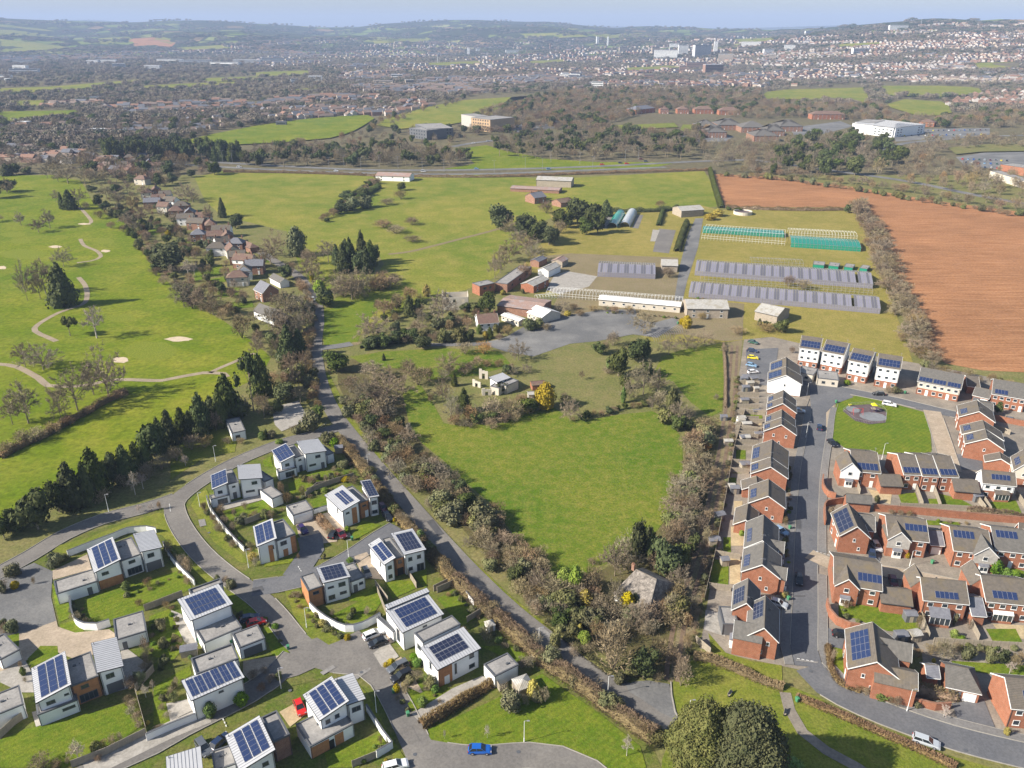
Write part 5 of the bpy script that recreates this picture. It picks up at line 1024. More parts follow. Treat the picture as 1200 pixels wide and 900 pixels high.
modern('white and timber house against the lane hedge with two solar roofs', 'E3', [
  ((362,235),(492,160),(250,118),(5.6,6.7,5.6), dict(pan=(.36,.14,.80,.80,4,5,(('x',2),),PD), wins=[(.3,4.2,1.0,.5)], sidewins=[(.3,4,.6,1.4)], face=[(.55,.85,.2,5.1,'timber')])),
  ((486,180),(552,155),(415,65),(5.0,5.0,5.0), F(wall='timber', wins=[(.5,3.8,1.2,.5)], doors=[(.7,1,2.1,'upvc')])),
  ((552,140),(627,128),(442,32),(6.2,6.0,6.2), dict(pan=(.08,.06,.92,.94,3,7,(),PB), wins=[(.5,4.2,1.4,1.1),(.5,1.3,1.5,1.0)]))])
modern('white house pair with brown entrance and two black-blue arrays beside the lane hedge', 'E3', [
  ((660,612),(742,560),(543,470),(5.6,6.5,5.6), dict(pan=(.1,.12,.92,.80,2,7,(('x',1),),PD), wins=[(.5,4.1,1.0,1.0),(.5,1.5,1.0,1.0)], sidewins=[(.3,3.8,.6,1.3)])),
  ((738,572),(802,552),(645,430),(5.0,5.0,5.0), F(wall='timber', wins=[(.5,3.9,.9,.9)], doors=[(.5,1.6,2.1,'black')])),
  ((800,542),(957,503),(680,398),(6.2,6.0,6.2), dict(pan=(.14,.12,.86,.88,5,4,(),PB), wins=[(.25,4.3,1.0,1.0),(.7,4.3,1.0,1.0),(.25,1.5,1.0,.9),(.75,1.2,1.8,2.1)]))])
modern('white house with timber cube end opposite the curved white wall', 'E3', [
  ((228,740),(425,695),(155,640),(6.2,5.8,6.2), dict(pan=(.12,.1,.88,.92,5,4,(),PB), wins=[(.25,4.2,1.4,.5),(.7,4.2,1.6,1.1),(.25,1.4,1.5,1.2),(.72,1.8,1.6,.7)])),
  ((126,797),(230,762),(55,700),(5,5,5), F(wall='timber', wins=[(.5,3.9,1.4,.8)], sidewins=[])), ((425,735),(527,697),(368,622),(3.2,3.2,3.2), F(wins=[(.7,1.9,1.0,.7)], doors=[(.3,1.0,2.1,'darkframe')]))])
modern('large white house with a two-step metal roof beside two parked cars', 'E4', [
  ((248,430),(542,297),(148,262),(5.2,5.2,6.2), dict(pan=(.14,.12,.88,.86,8,4,(('y',2),),PD), wins=[(.55,4.0,1.0,.4)], sidewins=[(.35,2.6,1.4,3.2)])),
  ((146,262),(440,140),(116,238),(6.5,6.5,6.7), dict(over=.1)), ((183,425),(206,412),(96,305),(2.7,2.7,2.7), F())])
modern('white house with timber and brown corner and dark solar block beside its driveway', 'E4', [
  ((495,692),(802,537),(400,520),(5.1,5.1,6.0), dict(pan=(.13,.22,.80,.86,7,4,(('y',2),),PB), wins=[(.82,4.0,1.1,1.0),(.82,1.4,1.4,1.0),(.42,2.8,.5,2.6)], doors=[(.2,1.2,2.2,'upvc')], face=[(0,.33,.1,4.7,'timber')], sidewins=[(.5,3.6,.8,1.6)])),
  ((392,500),(660,370),(334,432),(6.3,6.3,6.3), F(sidewins=[(.5,4.0,1.4,1.2)]))])
modern('white flat-roofed garage beside the wooden garden shed', 'E4', [((898,740),(1068,655),(818,653),(3,3,3), F())], 'garage', 'garage', 'flat-roofed white garages')
modern('white house with six-part solar roof behind the small timber-post lamp', 'D3', [
  ((262,427),(640,262),(192,288),(5.6,5.6,4.9), dict(pan=(.05,.12,.95,.90,12,3,(('x',2),('x',4),('x',6),('x',8),('x',10)),PD), wins=[(.55,4.4,.9,.4)])),
  ((300,248),(600,135),(256,138),(4.9,4.9,4.9), F(parapet=.6))])
modern('white house with three-row solar roof over a wide grey terrace roof', 'D5', [
  ((185,540),(583,381),(100,325),(6.4,6.4,5.5), dict(pan=(.13,.12,.88,.88,8,3,(('y',1),('y',2)),PD))),
  ((190,300),(492,190),(178,250),(5.2,5.2,5.2), F(parapet=.6)), ((310,755),(670,600),(228,602),(3.2,3.2,3.2), F())])
modern('flat-roofed garage with its door open beside the two parked cars', 'D5', [((640,800),(886,705),(572,665),(3,3,3), F(doors=[(.5,3.8,2.2,'darkframe')]))], 'garage', 'garage', 'flat-roofed white garages')
modern('long white house with timber ground floor and big lawn behind the curved wall', 'D1', [
  ((540,427),(730,332),(490,262),(5.4,6.7,5.4), dict(pan=(.17,.06,.90,.94,3,6,(('x',1),('x',2)),PD), wins=[(.35,4.1,1.5,.8)], face=[(.02,1,.1,2.5,'timber')])),
  ((728,348),(874,297),(690,215),(5,5,5), F(wins=[(.5,3.9,1.5,.8),(.55,1.3,3.2,1.8)])),
  ((866,280),(1020,247),(818,152),(6.4,5.8,6.4), dict(wins=[(.42,4.4,1.5,1.1)], face=[(.08,.9,.1,2.5,'darkframe')])),
  ((275,580),(566,488),(258,487),(3,3,3), F(doors=[(.78,1.0,2.1,'darkframe')]))])
modern('white block garage between the two big gardens at left', 'D1', [((692,905),(912,838),(656,762),(3,3,3), F(doors=[(.25,.9,2.0,'darkframe')]))], 'garage', 'garage', 'flat-roofed white garages')
modern('white house with brown link and tall solar roof above the striped lawn', 'D2', [
  ((250,505),(500,372),(212,262),(5.4,6.7,5.4), dict(pan=(.17,.06,.90,.94,3,6,(('x',1),('x',2)),PD), wins=[(.35,4.1,1.5,.8),(.85,4.6,.8,.4)])),
  ((262,592),(548,482),(246,520),(2.9,2.9,2.9), F(wins=[(.75,1.9,2.2,.6)])),
  ((500,390),(694,313),(470,205),(5,5,5), F(wall='timber', wins=[(.45,3.9,1.4,.8),(.5,1.3,3.2,1.8)])),
  ((682,290),(868,242),(620,88),(6.4,5.8,6.4), dict(wins=[(.42,4.4,1.5,1.1)], face=[(.15,.9,.1,2.5,'darkframe')]))])
modern('white garage at the left picture edge above the dark lawn', 'D2', [((-110,625),(168,512),(-100,470),(3.4,3.4,3.4), F())], 'garage', 'garage', 'flat-roofed white garages')
modern('white house with two tilted metal roofs beside the red car', 'D4', [
  ((265,568),(474,427),(162,380),(5.6,6.8,5.6), dict(pan=(.17,.06,.90,.92,3,6,(('x',1),('x',2)),PD), wins=[(.25,4.1,.9,.9),(.6,4.3,.9,.9)])),
  ((456,458),(590,412),(385,268),(5.7,5.5,5.7), dict(wins=[(.5,3.6,1.7,1.1)])),
  ((200,755),(507,592),(115,585),(3,3,3), F(face=[(.0,.42,.1,2.7,'timber'),(.55,.75,.1,2.7,'timber')], doors=[(.47,1,2.1,'black')]))])
modern('white house with tall solar roof and dark red flat side wing at the bottom', 'D3', [
  ((605,925),(855,770),(488,680),(5.6,6.8,5.6), dict(pan=(.20,.12,.90,.92,3,6,(('x',1),('x',2)),PD), wins=[(.3,4.1,.9,.9),(.72,4.3,1.1,.9)])),
  ((842,725),(960,668),(768,545),(4.8,4.8,4.8), F(wall='brickold', parapet=.6)), ((425,925),(585,870),(370,795),(3,3,3), F())])
modern('pale metal roof at the bottom edge left of the tall solar roof', 'D3', [((95,985),(345,905),(58,830),(5,5,5.3), dict())])
modern('flat-roofed white bungalow under the dark conifers', 'A5', [((285,112),(352,98),(333,33),(3,3,3), F(wins=[(.4,1.5,1.4,1.0)]))])
modern('small flat roof at the left edge beside the gravel', 'A1', [((0,395),(95,345),(-40,300),(2.6,2.6,2.6), F())], 'garage', 'garage', 'flat-roofed white garages')

# ---------------------------------------------------------------- pitched-roof houses
def gable(label, cr, A, B, E, hr=8.0, he=5.0, wall='brick', roof='tile', pan=None, name='brick_house', cat='house', group=None, hips=(0, 0),
          over=.3, wn=2, gw=2, barge=True, upper=None, chimney=0, span=None, dormer=None, units=1, gar=None, side2=True, wframe='upvc', baseh=2.6):
    """house under a ridge A-B; E marks the front eave under A (sets the span). local x runs along the ridge"""
    a, b = SP(cr, A, hr), SP(cr, B, hr)
    d = Vector((b.x - a.x, b.y - a.y, 0)); L = d.length; d.normalize(); n = Vector((-d.y, d.x, 0))
    if abs(d.x) > abs(d.y):
        if d.x < 0: a, b, d, n = b, a, -d, -n      # along the street: local -y looks to the camera
    else:
        if d.y < 0: pass                             # ridge towards the camera: local -y looks west
        else: a, b, d, n = b, a, -d, -n
    if span is None:
        e = SP(cr, E, he); half = abs((e - a).dot(n))
    else: half = span / 2
    if span is None: half = min(7.0, max(1.6, half))
    an = math.atan2(d.y, d.x); root = thing(name, label, cat, (a.x, a.y, 0), an, group)
    o = over; yw = half - o; x0, x1 = o, L - o; sl = (hr - he) / half
    def z(y): return hr - abs(y) * sl
    h0, h1 = hips
    w_ = MB(); zt = z(yw) - .12
    if not h0 and not h1:
        w_.add([(x0,-yw,0),(x0,yw,0),(x0,yw,zt),(x0,0,hr-.14),(x0,-yw,zt),(x1,-yw,0),(x1,yw,0),(x1,yw,zt),(x1,0,hr-.14),(x1,-yw,zt)],
               [(0,4,3,2,1),(5,6,7,8,9),(0,5,9,4),(1,2,7,6),(4,9,8,3),(3,8,7,2)])
    else: w_.hexa([(x0,-yw,0),(x1,-yw,0),(x1,yw,0),(x0,yw,0)], [(x0,-yw,zt),(x1,-yw,zt),(x1,yw,zt),(x0,yw,zt)])
    w_.build('wall', M[wall], root)
    if upper:                                        # other finish above the ground floor, a skin proud of the wall
        u = MB(); t = .05
        u.box(x0 - t, x1 + t, -yw - t, -yw - .004, baseh, zt - .02)
        u.add([(x1 + t, -yw - t, baseh), (x1 + t, yw, baseh), (x1 + t, yw, zt), (x1 + t, 0, hr - .16), (x1 + t, -yw - t, zt)], [(0,1,2,3,4)])
        u.add([(x0 - t, -yw - t, baseh), (x0 - t, yw, baseh), (x0 - t, yw, zt), (x0 - t, 0, hr - .16), (x0 - t, -yw - t, zt)], [(0,4,3,2,1)])
        u.build('upper_wall_finish', M[upper], root)
    for s in (-1, 1):
        r = MB(); a0, a1 = h0 * half, L - h1 * half
        lo = [(0, s * half, z(half)), (L, s * half, z(half)), (a1, 0, hr), (a0, 0, hr)]
        if s > 0: lo = lo[::-1]
        r.hexa([(x, y, q - .14) for x, y, q in lo], lo); r.build('roof', M[roof], root)
    for hx, X0, X1 in ((h0, 0, h0 * half), (h1, L, L - h1 * half)):
        if hx: r = MB(); lo = [(X0, half, z(half)), (X0, -half, z(half)), (X1, 0, hr)]; lo = lo if X0 == 0 else lo[::-1]; r.hexa([(x, y, q - .14) for x, y, q in lo], lo); r.build('roof', M[roof], root)
    if he > 4.2:
        for X in (x0 + .15, x1 - .15): d_ = MB(); d_.bar((X, -yw - .06, 0), (X, -yw - .06, z(yw) - .2), .05, 5); d_.build('downpipe', M['gutter'], root)
        k_ = int(abs(a.x * 5 + a.y)) % 4; d_ = MB(); X = L * (.3 + .12 * k_); d_.box(X - .12, X + .12, half * .3, half * .3 + .3, hr - half * .3 * sl - .1, hr - half * .3 * sl + .18); d_.build('roof_vent', M['gutter'], root)
        if k_ > 1:
            d_ = MB(); d_.bar((x1 - .3, 0, hr - .1), (x1 - .3, 0, hr + 1.3), .03, 4)
            for t in range(5): d_.bar((x1 - .3 - .35 + .02 * t, -.5 + .25 * t, hr + 1.2), (x1 - .3 + .35 - .02 * t, -.5 + .25 * t, hr + 1.2), .015, 3)
            d_.bar((x1 - .3, -.55, hr + 1.2), (x1 - .3, .55, hr + 1.2), .02, 3); d_.build('aerial', M['alu'], root)
    rg = MB(); rg.bar((h0 * half, 0, hr + .01), (L - h1 * half, 0, hr + .01), .10, 6); rg.build('ridge_tiles', M['tilered'] if roof == 'tilered' else M['tile'], root)
    tr = MB()
    for s in (-1, 1): tr.box(.02, L - .02, s * half - (.1 if s < 0 else -.02), s * half + (-.02 if s < 0 else .1), z(half) - .2, z(half) - .06)
    tr.build('gutter', M['gutter'] if not barge else M['upvc'], root)
    if barge and not h0 and not h1:
        for X in (0, L):
            g = MB(); t = .05 if X else -.05
            for s in (-1, 1):
                q = [(X, 0, hr + .03), (X, s * half, z(half) + .03), (X, s * half, z(half) - .22), (X, 0, hr - .22)]
                q2 = [(x + t, y, q_) for x, y, q_ in q]; g.hexa(q, q2)
            g.build('bargeboard', M['upvc'], root)
    if chimney:
        for k in range(chimney):
            c = MB(); X = L * (.12 if k == 0 else .88); c.box(X - .35, X + .35, -.3, .3, hr - .6, hr + 1.0); c.box(X - .42, X + .42, -.37, .37, hr + 1.002, hr + 1.12)
            c.bar((X - .15, 0, hr + 1.12), (X - .15, 0, hr + 1.45), .1, 6); c.bar((X + .15, 0, hr + 1.12), (X + .15, 0, hr + 1.45), .1, 6); c.build('chimney', M['brickold'], root)
    rows_ = 1 if he < 3.6 else (2 if he < 6.4 else 3)
    fl = (he - .1) / rows_
    if wn:
        for s in ((-1, 1) if side2 else (-1,)):
            for r_ in range(rows_):
                for k in range(wn):
                    X = x0 + (x1 - x0) * (k + .5) / wn; h_ = 1.05 if r_ or rows_ == 1 else 1.2
                    if r_ == 0 and rows_ > 1 and s < 0 and k % 3 == 1: door(root, (X, s * (yw + .03), 1.05), 0, .95, 2.1, 'upvc'); continue
                    window(root, (X, s * (yw + .01 + (.05 if upper and r_ else 0)), fl * r_ + fl * .56), 0 if s < 0 else math.pi, 1.2 if r_ or wn > 1 else 1.7, h_, wframe)
    if gw and not h1:
        for r_ in range(rows_):
            for k in range(gw if r_ else 1):
                Y = (k - (gw - 1) / 2) * yw * .8 * (1 if gw > 1 else 0) + (0 if r_ else yw * .4)
                window(root, (x1 + .01 + (.05 if upper and r_ else 0), Y, fl * r_ + fl * .6), math.pi / 2, .65, .95, wframe)
    if gar: door(root, ((x0 + x1) / 2 if gar == 1 else x0 + (x1 - x0) * .27, -yw - .03, 1.05), 0, min(2.3, L * .8), 2.1, 'upvc' if roof != 'tilegrey' else 'darkframe')
    if gar == 2: door(root, (x0 + (x1 - x0) * .73, -yw - .03, 1.05), 0, 2.3, 2.1, 'upvc')
    if pan:
        for (t0, s0, t1, s1, nx, ny, pm) in pan:     # t along the ridge 0..1, s up the slope 0 eave .. 1 ridge, on the -y side
            up = Vector((0, half, hr - he)); Ls = up.length; up.normalize()
            O = Vector((t0 * L, -half, z(half))) + up * (s0 * Ls)
            panels(root, O, Vector((1, 0, 0)), up, (t1 - t0) * L, (s1 - s0) * Ls, nx, ny, (), pm, .03, .02)
    root['len'] = L; root['half'] = half
    return root
def cross(root, t, wd, out, hr, he, wall='brick', roof='tile', upper=None, win=True, back=None, side=-1):
    """cross gable or lower wing standing out of the long side of a house"""
    L, half = root['len'], root['half']; X = t * L; r = MB(); y1 = side * (half + out); w2 = wd / 2; ya = back if back is not None else 0.0
    w_ = MB(); i = .22; yf = y1 - side * i
    w_.add([(X-w2+i, yf, 0), (X+w2-i, yf, 0), (X+w2-i, yf, he), (X, yf, hr-.14-.1), (X-w2+i, yf, he), (X-w2+i, ya, 0), (X+w2-i, ya, 0), (X+w2-i, ya, he), (X, ya, hr-.24), (X-w2+i, ya, he)],
           [(0,1,2,3,4),(5,9,8,7,6),(0,4,9,5),(1,6,7,2),(4,3,8,9),(3,2,7,8)]); w_.build('wing_wall', M[wall], root)
    for s in (-1, 1):
        r = MB(); q = [(X, y1, hr), (X + s * w2, y1, he - .05), (X + s * w2, ya, he - .05), (X, ya, hr)]; r.hexa([(x, y, z - .13) for x, y, z in q], q); r.build('wing_roof', M[roof], root)
    g = MB()
    for s in (-1, 1):
        q = [(X, y1, hr + .03), (X + s * w2, y1, he - .02), (X + s * w2, y1, he - .26), (X, y1, hr - .22)]; g.hexa(q, [(x, y + side * .05, z) for x, y, z in q])
    g.build('bargeboard', M['upvc'], root)
    if upper:
        u = MB(); q = [(X-w2+i-.03, 2.6), (X+w2-i+.03, 2.6), (X+w2-i+.03, he), (X, hr-.26), (X-w2+i-.03, he)]
        u.hexa([(x, yf + side * .004, z) for x, z in q], [(x, yf + side * .05, z) for x, z in q]); u.build('upper_wall_finish', M[upper], root)
    if win:
        rz = 0 if side < 0 else math.pi
        if he > 3.6: window(root, (X, yf + side * (.06 if upper else .01), he - .9), rz, 1.1, 1.1)
        b = MB(); b.box(X - 1.0, X + 1.0, min(yf, yf + side * .55), max(yf, yf + side * .55), 0, 2.2); b.build('bay', M['upvc'], root)
        c = MB(); q = [(X - 1.15, yf), (X + 1.15, yf), (X + 1.1, yf + side * .75), (X - 1.1, yf + side * .75)]; c.hexa([(x, y, 2.21) for x, y in q], [(X - 1.1, yf, 2.75), (X + 1.1, yf, 2.75), (X + 1.1, yf + side * .7, 2.3), (X - 1.1, yf + side * .7, 2.3)]); c.build('bay_roof', M['slate'], root)
        window(root, (X, yf + side * .56, 1.4), rz, 1.8, 1.2)
GR = 'brick houses of the right estate'
pW = lambda t0, t1, n=2, m=5, s0=.18, s1=.68, pm=PD: [(t0, s0, t1, s1, n, m, pm)]
G = gable
# west side of the straight road (ridges run towards the camera)
G('white-fronted rear half of the end terrace beside the car park', 'E1', (608,230), (608,296), (495,310), pan=pW(.2,.85,3,3,.05,.75), group=GR, gw=0, wall='brick', upper='render', wn=2)
G('white gabled house end on the straight road nearest the car park', 'E1', (607,296), (608,357), (478,415), pan=pW(.2,.85,3,3,.05,.75), group=GR, gw=1, upper='render', baseh=.3)
G('rear house of the second brick pair down the straight road', 'E1', (588,462), (585,510), (480,525), pan=pW(.3,.8,2,3,.05,.35), group=GR, gw=0)
G('front house of the second brick pair down the straight road', 'E1', (585,510), (585,555), (470,605), pan=pW(.3,.8,2,3,.05,.35), group=GR, gw=1)
G('rear house of the third brick pair down the straight road', 'E1', (578,598), (575,653), (465,655), pan=pW(.3,.8,2,3,.05,.35), group=GR, gw=0)
G('brick house with two small gable windows halfway down the straight road', 'E1', (575,653), (575,705), (450,752), pan=pW(.3,.8,2,3,.05,.35), group=GR)
G('rear house of the long brick pair below the two-window gable', 'A7', (420,140), (413,222), (322,235), pan=pW(.2,.8,3,4,.05,.38), group=GR, gw=0)
G('front house of the long brick pair with a cream corner panel', 'A7', (413,222), (413,268), (318,305), pan=pW(.2,.8,2,4,.05,.38), group=GR, gw=0)
G('low grey-roofed garage wing behind the long brick pair', 'A7', (345,310), (350,352), (278,385), 4.8, 2.8, pan=None, group=GR, name='brick_garage', cat='garage', gw=0, wn=0)
G('brick house with one small gable window below the long pair', 'A7', (403,325), (402,405), (307,443), pan=pW(.3,.8,3,4,.1,.4), group=GR, gw=1)
G('tall grey-roofed garage with green bush at its corner', 'E2', (460,-60), (445,55), (350,112), 4.8, 2.8, group=GR, name='brick_garage', cat='garage', gw=0, wn=0)
r_ = G('upper house of the large grey-roofed pair with porch gable', 'E2', (570,18), (562,200), (430,245), pan=pW(.35,.85,4,5,.15,.4,), roof='tilegrey', group=GR, gw=0); cross(r_, .72, 4.2, 1.3, 6.6, 4.6, side=1, upper='cream', roof='tilegrey')
r_ = G('lower house of the large grey-roofed pair with cream gable corner', 'E2', (572,210), (560,370), (410,420), pan=pW(.35,.85,4,5,.1,.38), roof='tilegrey', group=GR, gw=1); cross(r_, .72, 4.2, 1.3, 6.6, 4.6, side=1, upper='cream', roof='tilegrey')
G('grey-roofed house with a square black solar array facing the track', 'E2', (462,465), (450,640), (345,662), 7.2, 4.6, pan=pW(.25,.85,3,4,.1,.8,PB), roof='tilegrey', group=GR, gw=0)
r_ = G('last brick house before the grass bank with stepped black array', 'E2', (583,588), (574,815), (445,868), 8, 5, pan=[(.12,.35,.62,.9,4,3,PB)], roof='tilegrey', group=GR, gw=2); cross(r_, .80, 6.0, 2.6, 6.8, 4.6, side=-1, roof='tilegrey', back=0)
modern('single-storey dark flat extension beside the pale patio', 'E2', [((282,790),(395,796),(302,665),(3,3,3), F(wall='darkframe'))], 'extension', 'extension', None)
# three-storey flats and the northern terraces
for i, (lab, c, A, B_e, E) in enumerate((('leftmost white three-storey townhouse by the car park', 'E1', (718,78), (866,98), (685,182)), ('second white three-storey townhouse from the car park', 'E1', (893,106), (1050,134), (868,205)),
        ('third white three-storey townhouse from the car park', 'B1', (495,168), (584,185), (475,238)), ('rightmost white three-storey townhouse above the playground', 'B1', (600,190), (699,205), (588,262)))):
    G(lab, c, A, B_e, E, 10.6, 8.0, pan=[(.06,.12,.94,.62,6,2,PD)], group='white three-storey townhouses', name='townhouse', upper='render', roof='tile', gw=2, wn=3, baseh=2.7)
modern('left cream flat-roofed front extension below the townhouses', 'E1', [((682,335),(800,360),(690,285),(3,3,3), F(wall='cream', wins=[(.6,1.6,1.2,.9)]))], 'extension', 'extension', 'cream front extensions')
modern('right cream flat-roofed front extension below the townhouses', 'E1', [((828,378),(980,395),(840,322),(3,3,3), F(wall='cream', wins=[(.3,1.6,1.2,.9),(.75,1.6,1.0,.8)]))], 'extension', 'extension', 'cream front extensions')
G('long cream and brick terrace with three solar groups above the road', 'D6', (478,180), (783,236), (450,284), 8, 5, pan=[(.03,.06,.33,.34,4,1,PD),(.36,.06,.64,.34,4,1,PD),(.68,.06,.97,.34,4,1,PD)], group=GR, name='terrace', upper='cream', roof='tilegrey', wn=6, gw=1)
G('small brown-roofed outbuilding behind the long cream terrace', 'D6', (790,240), (882,250), (780,312), 5, 3, group=GR, name='outbuilding', cat='outbuilding', wn=0, gw=0)
G('grey garage with two white doors between the northern terraces', 'D6', (860,318), (980,345), (848,380), 4.6, 2.8, group=GR, name='brick_garage', cat='garage', roof='tilegrey', wn=0, gw=0, gar=2)
G('brick terrace at the right edge below the ploughed field', 'D6', (985,262), (1230,302), (968,385), 8, 5, pan=[(.08,.06,.45,.34,4,1,PD)], group=GR, name='terrace', roof='tilegrey', wn=5, gw=1)
G('detached grey garage beside the tree at the right edge', 'D6', (890,425), (985,440), (880,510), 4.6, 2.8, group=GR, name='brick_garage', cat='garage', roof='tilegrey', wn=0, gw=0)
# east side of the green
G('white-sided brick house at the top of the paved street', 'D6', (868,412), (886,492), (745,545), pan=pW(.45,.85,3,5,.12,.45), group=GR, gw=0)
G('rear house of the brick pair beside the paved street', 'D6', (910,553), (928,615), (765,660), pan=pW(.2,.75,3,5,.12,.42), group=GR, gw=0)
G('front house of the brick pair beside the paved street', 'D6', (928,615), (943,682), (788,735), pan=pW(.2,.75,3,5,.12,.42), group=GR, gw=1)
G('small gabled brick garage below the paved street pair', 'D6', (1030,778), (1040,826), (925,850), 4.8, 2.9, group=GR, name='brick_garage', cat='garage', wn=0, gw=0)
G('white and brick house with a lean-to at the right of the upper row', 'D7', (900,122), (1140,145), (902,215), 7.6, 5, pan=[(.28,.35,.83,.75,5,1,PD)], group=GR, upper='render', roof='tile', wn=3, gw=1)
G('cream gabled house cut by the right edge of the upper row', 'D7', (1195,-20), (1222,75), (1125,110), pan=pW(.3,.8,3,4,.2,.6), group=GR, upper='cream', gw=1)
# row south of the green
r_ = G('corner house with white front gable beside the village green', 'A7', (785,190), (912,200), (812,290), pan=[(.18,.1,.92,.42,5,1,PD)], group=GR, gw=1, wn=2); cross(r_, -.12, 5.6, .6, 8.0, 5.2, upper='render', roof='tile')
for i, (x0, x1, e) in enumerate((((310,12), (433,16), (325,155)), ((436,16), (555,21), (447,166)), ((558,21), (685,25), (569,172)))):
    G(['left', 'middle', 'right'][i] + ' house of the three-house terrace below the green', 'D7', x0, x1, e, pan=[(.06,.08,.94,.36,4,1,PD)], group=GR, over=.0 if i == 1 else .08, gw=1 if i == 2 else 0, wn=2)
G('low brick garage between the corner house and the three-house terrace', 'D7', (170,152), (332,158), (155,235), 4.7, 2.9, group=GR, name='brick_garage', cat='garage', wn=0, gw=0, barge=False)
G('low brick garage at the right end of the three-house terrace', 'D7', (690,182), (875,198), (690,270), 4.7, 2.9, group=GR, name='brick_garage', cat='garage', wn=0, gw=0, barge=False)
G('long garage with grey roof behind the big black-panelled house', 'A7', (765,392), (888,402), (768,435), 4.7, 2.9, group=GR, name='brick_garage', cat='garage', roof='tilegrey', wn=0, gw=0, barge=False)
# middle row
r_ = G('brick corner house with one large black solar array', 'A7', (775,440), (820,548), (697,490), 8.2, 5, pan=[(.12,.08,.92,.86,4,3,PB)], group=GR, gw=1)
G('dark-roofed rear wing of the corner house with the large array', 'A7', (832,490), (902,500), (835,562), 6.2, 4.2, group=GR, name='brick_garage', cat='garage', roof='tilegrey', wn=0, gw=0)
r_ = G('brick house with grey front gable at the left of the middle row', 'D7', (225,442), (512,472), (236,600), pan=[(.45,.42,.98,.72,5,1,PD)], group=GR, gw=0, wn=3, barge=True); cross(r_, .26, 5.6, .9, 7.6, 5, upper='greyclad', roof='tile')
G('dark-roofed linked garage in the middle row', 'D7', (522,545), (622,552), (524,650), 5, 2.9, group=GR, name='brick_garage', cat='garage', roof='slate', wn=0, gw=0, gar=1)
r_ = G('brick house with grey front gable at the centre of the middle row', 'D7', (675,520), (950,550), (690,688), pan=[(.07,.55,.60,.86,5,1,PD)], group=GR, gw=0, wn=3); cross(r_, .80, 5.6, .9, 7.6, 5, upper='greyclad', roof='tilegrey')
r_ = G('brick house with porch at the right edge of the middle row', 'D7', (965,520), (1225,548), (975,685), pan=[(.10,.55,.68,.86,5,1,PD)], group=GR, gw=0, wn=3, roof='tilegrey')
# lower row
r_ = G('brick house with brick front gable at the left of the lower row', 'A7', (708,687), (932,722), (716,815), pan=[(.5,.25,.99,.55,5,1,PD)], group=GR, gw=0, wn=3); cross(r_, .27, 5.4, .9, 7.4, 5, roof='tile')
G('grey-roofed garage beside the small lower lawn', 'D8', (182,222), (410,250), (180,335), 4.8, 2.9, group=GR, name='brick_garage', cat='garage', wn=0, gw=0, barge=False)
r_ = G('brick house with a grey conservatory roof in the lower row', 'D8', (470,157), (792,187), (480,318), pan=[(.28,.15,.78,.45,5,1,PD)], group=GR, gw=1, wn=3, barge=True)
cross(r_, .06, 4.0, 1.6, 7.4, 5, upper='cream', side=1, win=False)
r_ = G('brick house with a white conservatory at the right edge of the lower row', 'D8', (895,145), (1230,178), (910,325), pan=[(.17,.15,.68,.45,5,1,PD)], group=GR, gw=1, wn=4)
cross(r_, .06, 4.0, 1.6, 7.4, 5, upper='cream', side=1, win=False)
G('dark garage between the two lower-row conservatory houses', 'D8', (800,292), (905,300), (800,425), 5, 2.9, group=GR, name='brick_garage', cat='garage', roof='slate', wn=0, gw=0)
r_ = G('large brick house with cream gable on the road bend', 'A6', (490,215), (512,402), (382,300), 8.4, 5.2, span=9.6, pan=[(.15,.18,.85,.82,4,4,PD)], roof='tile', group=GR, gw=2, upper=None)
cross(r_, .86, 6.0, 3.0, 6.4, 4.6, side=1, roof='tile'); cross(r_, .28, 5.0, 2.6, 7.6, 5, side=1, roof='tilegrey', win=False)
G('double garage with hipped grey roof beside the tarmac drive', 'A6', (830,412), (1000,447), (838,520), 5.2, 2.8, group=GR, name='brick_garage', cat='garage', roof='tilegrey', wn=0, gw=0, hips=(0, .6), gar=2)
G('small dark lean-to roofed store left of the double garage', 'A6', (735,412), (800,418), (742,475), 4.4, 2.9, group=GR, name='store', cat='store', roof='slate', wn=0, gw=0)
G('brick house at the bottom right edge with white bay', 'A6', (1110,475), (1290,490), (1128,620), 8.2, 5.0, pan=[(.38,.3,.75,.62,4,1,PD)], group=GR, gw=1, wn=2, roof='tile', upper=None)
G('cream-gabled house end just above the right edge lower row', 'A8', (1175,450), (1290,460), (1160,500), 8, 5, group=GR, gw=1, wn=2)

